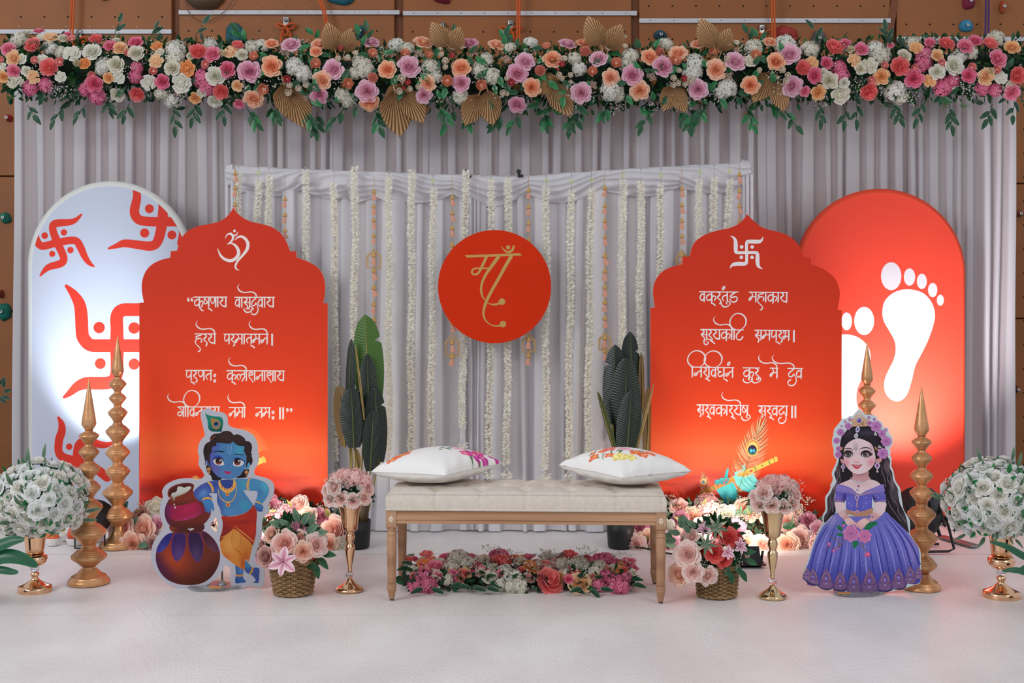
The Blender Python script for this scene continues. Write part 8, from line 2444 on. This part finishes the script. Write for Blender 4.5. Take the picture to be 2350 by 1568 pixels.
for pts in ([(520, 455), (560, 420), (605, 400)], [(528, 470), (570, 435), (618, 415)], [(590, 520), (640, 500), (672, 485)], [(575, 505), (620, 480), (655, 465)], [(960, 425), (1010, 460), (1050, 500)], [(950, 440), (1000, 475), (1035, 512)], [(880, 480), (920, 515), (950, 550)], [(870, 495), (905, 530), (930, 565)]):
    A.stroke(pts, 7, (196, 146, 130))
A.ell(962, 485, 14, 14, (160, 90, 160))
# neck jewel
for k in range(3): A.stroke([(680 - k * 6, -20 + k * 16), (740, 10 + k * 18), (800, 18 + k * 20), (870, 6 + k * 18), (930 + k * 8, -24 + k * 16)], [6, 7, 8, 7, 6], (196, 192, 200) if k != 1 else (150, 146, 160))
for k in range(17):
    t = k / 16; x = 640 + 340 * t; y = 25 + 50 * math.sin(PI * t); A.stroke([(x, y - 40 * math.sin(PI * t) + 8), (x + (x - 800) * .03, y + 20)], [4, 2], (206, 170, 136), sm=0)
A.ell(784, 90, 13, 16, (140, 80, 140)); A.ell(770, 138, 16, 16, (160, 156, 196))
# posy
for q, c in (([(505, 600), (540, 595), (580, 640), (570, 665), (530, 650)], (22, 104, 66)), ([(505, 700), (545, 690), (590, 710), (560, 735), (520, 722)], (24, 110, 70)), ([(575, 540), (610, 555), (615, 590), (585, 600)], (40, 110, 80)), ([(860, 620), (900, 570), (960, 550), (1015, 545), (1020, 580), (970, 610), (920, 650), (880, 650)], (22, 110, 68)), ([(705, 810), (760, 795), (780, 830), (750, 880), (725, 890), (708, 850)], (26, 112, 72))):
    A.fill(q, c); 
    A.stroke([q[0], q[len(q) // 2]], [5, 2], (60, 150, 100), sm=0)
for pts in ([(590, 750), (540, 780), (480, 770), (430, 745), (415, 735)], [(600, 780), (560, 840), (520, 875), (470, 885), (380, 880), (365, 905)], [(520, 860), (545, 830), (510, 810)], [(785, 800), (820, 850), (850, 890), (880, 930), (895, 960)], [(840, 870), (860, 820)]):
    A.stroke(pts, [9, 11, 10, 8, 5, 4][:len(pts)], (126, 100, 84))
for x, y, r in ((405, 835, 24), (465, 922, 20), (517, 897, 16), (590, 598, 20), (905, 968, 30), (880, 975, 18)): A.ell(x, y, r, r * 1.15, (176, 84, 150) if x < 700 else (210, 70, 120)); A.ell(x, y - 4, r * .5, r * .5, (214, 140, 190))
def prose(cx_, cy_, r, base, dark, seed=0, center=(150, 100, 170)):
    rr = random.Random(seed)
    pts = [(cx_ + r * (1 + .08 * math.cos(7 * a + seed)) * math.cos(a), cy_ + r * (1 + .08 * math.cos(7 * a + seed)) * math.sin(a)) for a in [2 * PI * k / 28 for k in range(28)]]
    A.fill(pts, base, [('r', cx_, cy_, r * .6, r * .6, dark, .55), ('l', cx_ - r * .3, cy_ - r * .6, cx_ - r, cy_ - r, tuple(min(255, v + 30) for v in base))], sm=0, sp=max(6, r / 5))
    for ring, n in ((.80, 6), (.60, 5), (.42, 5), (.26, 3)):
        o = rr.uniform(0, 6)
        for k in range(n):
            a0 = o + 2 * PI * k / n; a1 = a0 + 2 * PI / n * 1.12
            q = [(cx_ + r * (ring + .09 * t * (1 - t) * 4) * math.cos(a0 + (a1 - a0) * t), cy_ + r * (ring + .09 * t * (1 - t) * 4) * math.sin(a0 + (a1 - a0) * t)) for t in (0, .33, .66, 1)]
            A.stroke(q, [r * .02, r * .07, r * .07, r * .02], dark)
            q2 = [(cx_ + (x - cx_) * .92, cy_ + (y - cy_) * .92) for x, y in q]
            A.stroke(q2, [r * .01, r * .035, r * .035, r * .01], tuple(min(255, v + 28) for v in base))
    A.ell(cx_, cy_, r * .14, r * .14, center)
prose(690, 700, 104, (214, 142, 190), (166, 70, 140), 1); prose(865, 735, 84, (218, 140, 184), (176, 70, 136), 2)
# neck, ears, face
c_()
A.fill([(530, 1200), (680, 1240), (800, 1180), (812, 1280), (840, 1330), (700, 1370), (560, 1350), (500, 1320), (525, 1280)], (196, 146, 150), [('r', 660, 1240, 130, 40, (150, 90, 96), .7)], sp=20)
A.fill([(300, 960), (330, 955), (360, 990), (375, 1050), (345, 1060), (312, 1020)], (196, 140, 140)); A.fill([(940, 985), (1000, 960), (1050, 970), (1040, 1010), (990, 1050), (945, 1050)], (200, 140, 140))
A.fill([(600, 600), (680, 610), (780, 650), (860, 700), (900, 780), (925, 880), (935, 960), (920, 1040), (870, 1120), (790, 1190), (690, 1235), (600, 1240), (520, 1210), (440, 1140), (385, 1060), (362, 960), (362, 860), (375, 760), (420, 690), (500, 640)], SK,
       [('r', 860, 1030, 80, 90, (216, 120, 140), .8), ('r', 410, 1040, 60, 90, (216, 120, 136), .75), ('r', 600, 1190, 140, 60, (232, 206, 206), .5), ('r', 870, 760, 50, 90, (190, 150, 160), .6), ('r', 740, 850, 110, 50, (176, 120, 126), .55), ('r', 440, 850, 90, 50, (176, 120, 126), .55), ('r', 590, 1000, 50, 30, (226, 150, 140), .5)], sp=24)
# hair parting over the forehead
A.fill([(600, 380), (760, 385), (880, 440), (960, 540), (985, 700), (980, 800), (945, 870), (920, 860), (905, 780), (860, 700), (780, 650), (700, 615), (600, 595), (520, 625), (430, 690), (375, 770), (360, 880), (350, 960), (300, 960), (295, 800), (300, 680), (330, 560), (420, 460), (500, 400)], (30, 24, 32), [('r', 780, 500, 160, 40, (70, 66, 84), .7), ('r', 450, 520, 80, 60, (70, 56, 66), .6)], sp=24)
for k in range(6): A.stroke([(650, 400 + k * 24), (780, 420 + k * 28), (900, 500 + k * 34), (950, 600 + k * 30)], [2, 4, 4, 1], (66, 64, 82) if k % 2 else (20, 16, 24)); A.stroke([(570, 410 + k * 22), (470, 460 + k * 24), (380, 560 + k * 28)], [2, 4, 1], (62, 52, 62) if k % 2 else (18, 14, 20))
A.stroke([(536, 670), (546, 740), (560, 795), (580, 806), (598, 790), (608, 740), (606, 672)], [3, 6, 8, 9, 8, 6, 3], (76, 62, 70)); A.stroke([(560, 670), (566, 740), (578, 778), (588, 750), (584, 670)], [2, 4, 5, 4, 2], (96, 80, 86))
# eyes
A.fill([(362, 870), (400, 835), (450, 828), (500, 850), (525, 900), (510, 925), (450, 945), (400, 935), (370, 905)], (44, 24, 30)); A.fill([(672, 905), (690, 860), (740, 828), (800, 835), (850, 865), (885, 890), (840, 915), (790, 940), (730, 938), (690, 920)], (44, 24, 30))
A.fill([(385, 895), (420, 862), (470, 858), (505, 885), (515, 915), (470, 930), (420, 925)], (186, 176, 182)); A.fill([(688, 905), (705, 870), (750, 850), (800, 868), (820, 895), (790, 925), (735, 930), (700, 920)], (186, 176, 182))
for cx_, cy_ in ((450, 888), (750, 885)): A.ell(cx_, cy_, 44, 42, (40, 32, 34)); A.ell(cx_, cy_ + 4, 32, 32, (84, 74, 66)); A.ell(cx_, cy_, 20, 22, (12, 10, 14)); A.ell(cx_ + 16, cy_ - 12, 8, 8, (226, 222, 226)); A.ell(cx_ - 6, cy_ + 22, 12, 6, (130, 116, 96))
A.stroke([(355, 800), (390, 785), (450, 778), (500, 790), (532, 812)], [4, 14, 18, 14, 4], (48, 28, 34)); A.stroke([(635, 798), (690, 775), (760, 765), (830, 780), (882, 828)], [4, 15, 18, 14, 4], (44, 26, 32))
A.stroke([(358, 860), (400, 826), (460, 820), (515, 850), (530, 890)], [4, 14, 16, 14, 6], (30, 14, 20)); A.stroke([(666, 900), (690, 850), (750, 820), (820, 835), (890, 885)], [5, 14, 16, 14, 4], (30, 14, 20))
A.stroke([(540, 1020), (565, 1036), (590, 1028), (615, 1038), (636, 1018)], [3, 8, 8, 9, 3], (180, 96, 92)); A.ell(590, 990, 26, 20, (232, 180, 172), grads=[('r', 590, 985, 14, 10, (240, 206, 200), .7)], sp=8)
A.fill([(505, 1066), (550, 1072), (595, 1070), (640, 1076), (690, 1066), (670, 1100), (630, 1140), (590, 1148), (550, 1130), (525, 1095)], (196, 70, 82)); A.stroke([(498, 1066), (550, 1082), (600, 1088), (650, 1082), (698, 1062)], [3, 7, 8, 7, 3], (120, 36, 46)); A.fill([(550, 1086), (600, 1092), (650, 1086), (620, 1102), (575, 1102)], (222, 200, 204), sm=2)
# crown jewel and roses
A.fill([(640, 100), (680, 140), (730, 190), (760, 240), (800, 250), (830, 300), (800, 370), (700, 385), (560, 385), (500, 380), (520, 310), (450, 290), (470, 255), (540, 230), (580, 170)], (196, 160, 130), [('l', 640, 300, 640, 120, (214, 206, 200)), ('r', 640, 330, 120, 40, (176, 130, 90), .6)], sp=20)
for k in range(4): A.stroke([(545 + k * 16, 260), (590 + k * 8, 190 + k * 12), (640, 130 + k * 22), (690 - k * 8, 190 + k * 12), (740 - k * 16, 260)], [3, 5, 6, 5, 3], (152, 116, 104) if k % 2 == 0 else (226, 206, 186))
for k in range(22):
    x = 500 + rr.random() * 310; y = 290 + rr.random() * 80; A.ell(x, y, 9, 9, rr.choice(((160, 110, 70), (222, 186, 140), (130, 84, 60))), n=8)
A.ell(638, 275, 44, 50, (176, 164, 196)); A.ell(638, 275, 34, 40, (84, 60, 150)); A.ell(628, 262, 12, 14, (160, 150, 214))
A.fill([(612, 380), (640, 400), (652, 440), (630, 480), (600, 495), (578, 470), (575, 430), (595, 400)], (190, 184, 206)); A.ell(612, 438, 18, 26, (92, 70, 160), rot=15)
A.fill([(595, 500), (618, 540), (612, 580), (580, 600), (550, 575), (555, 535)], (196, 194, 204)); A.ell(583, 560, 18, 20, (150, 150, 170))
c0, c1 = (206, 142, 196), (150, 74, 150)
for x, y, r, sd in ((305, 490, 68, 3), (440, 380, 62, 4), (235, 640, 60, 5), (270, 780, 50, 12), (262, 890, 60, 6), (825, 325, 46, 7), (940, 385, 96, 8), (1045, 510, 68, 9), (1120, 650, 92, 10), (1065, 870, 98, 11)): prose(x, y, r, c0, c1, sd, (120, 60, 140))
for x, y, r in ((475, 255, 28), (815, 225, 30), (390, 300, 24), (325, 378, 20), (910, 255, 28), (1115, 445, 26)): prose(x, y, r, (200, 150, 196), (156, 100, 160), int(x))
for x, y in ((930, 500), (945, 530), (920, 530), (1005, 740), (990, 760), (1020, 755), (265, 735)): A.ell(x, y, 15, 17, (206, 200, 200)); A.ell(x, y, 7, 8, (150, 140, 150))
for q in ([(920, 740), (950, 770), (960, 810), (930, 790)], [(960, 790), (990, 800), (975, 820)], [(310, 770), (345, 755), (335, 800), (312, 810)]): A.fill(q, (190, 140, 96))
for cx_, cy_, s_ in ((350, 1110, .8), (967, 1090, 1.1)):
    A.fill([(cx_ + x * s_, cy_ + y * s_) for x, y in ((0, -60), (32, -30), (46, 5), (20, 45), (0, 60), (-20, 45), (-46, 5), (-32, -30))], (186, 182, 200)); A.fill([(cx_ + x * s_, cy_ + y * s_) for x, y in ((0, -34), (24, 0), (0, 34), (-24, 0))], (136, 60, 140)); A.ell(cx_, cy_ + 94 * s_, 18 * s_, 18 * s_, (196, 192, 206)); A.ell(cx_, cy_ + 68 * s_, 9 * s_, 12 * s_, (200, 150, 110))
A.build('printed_picture', M_print, girl)
cutout_stand(girl, org, 1975, D2, 1975, 1930)
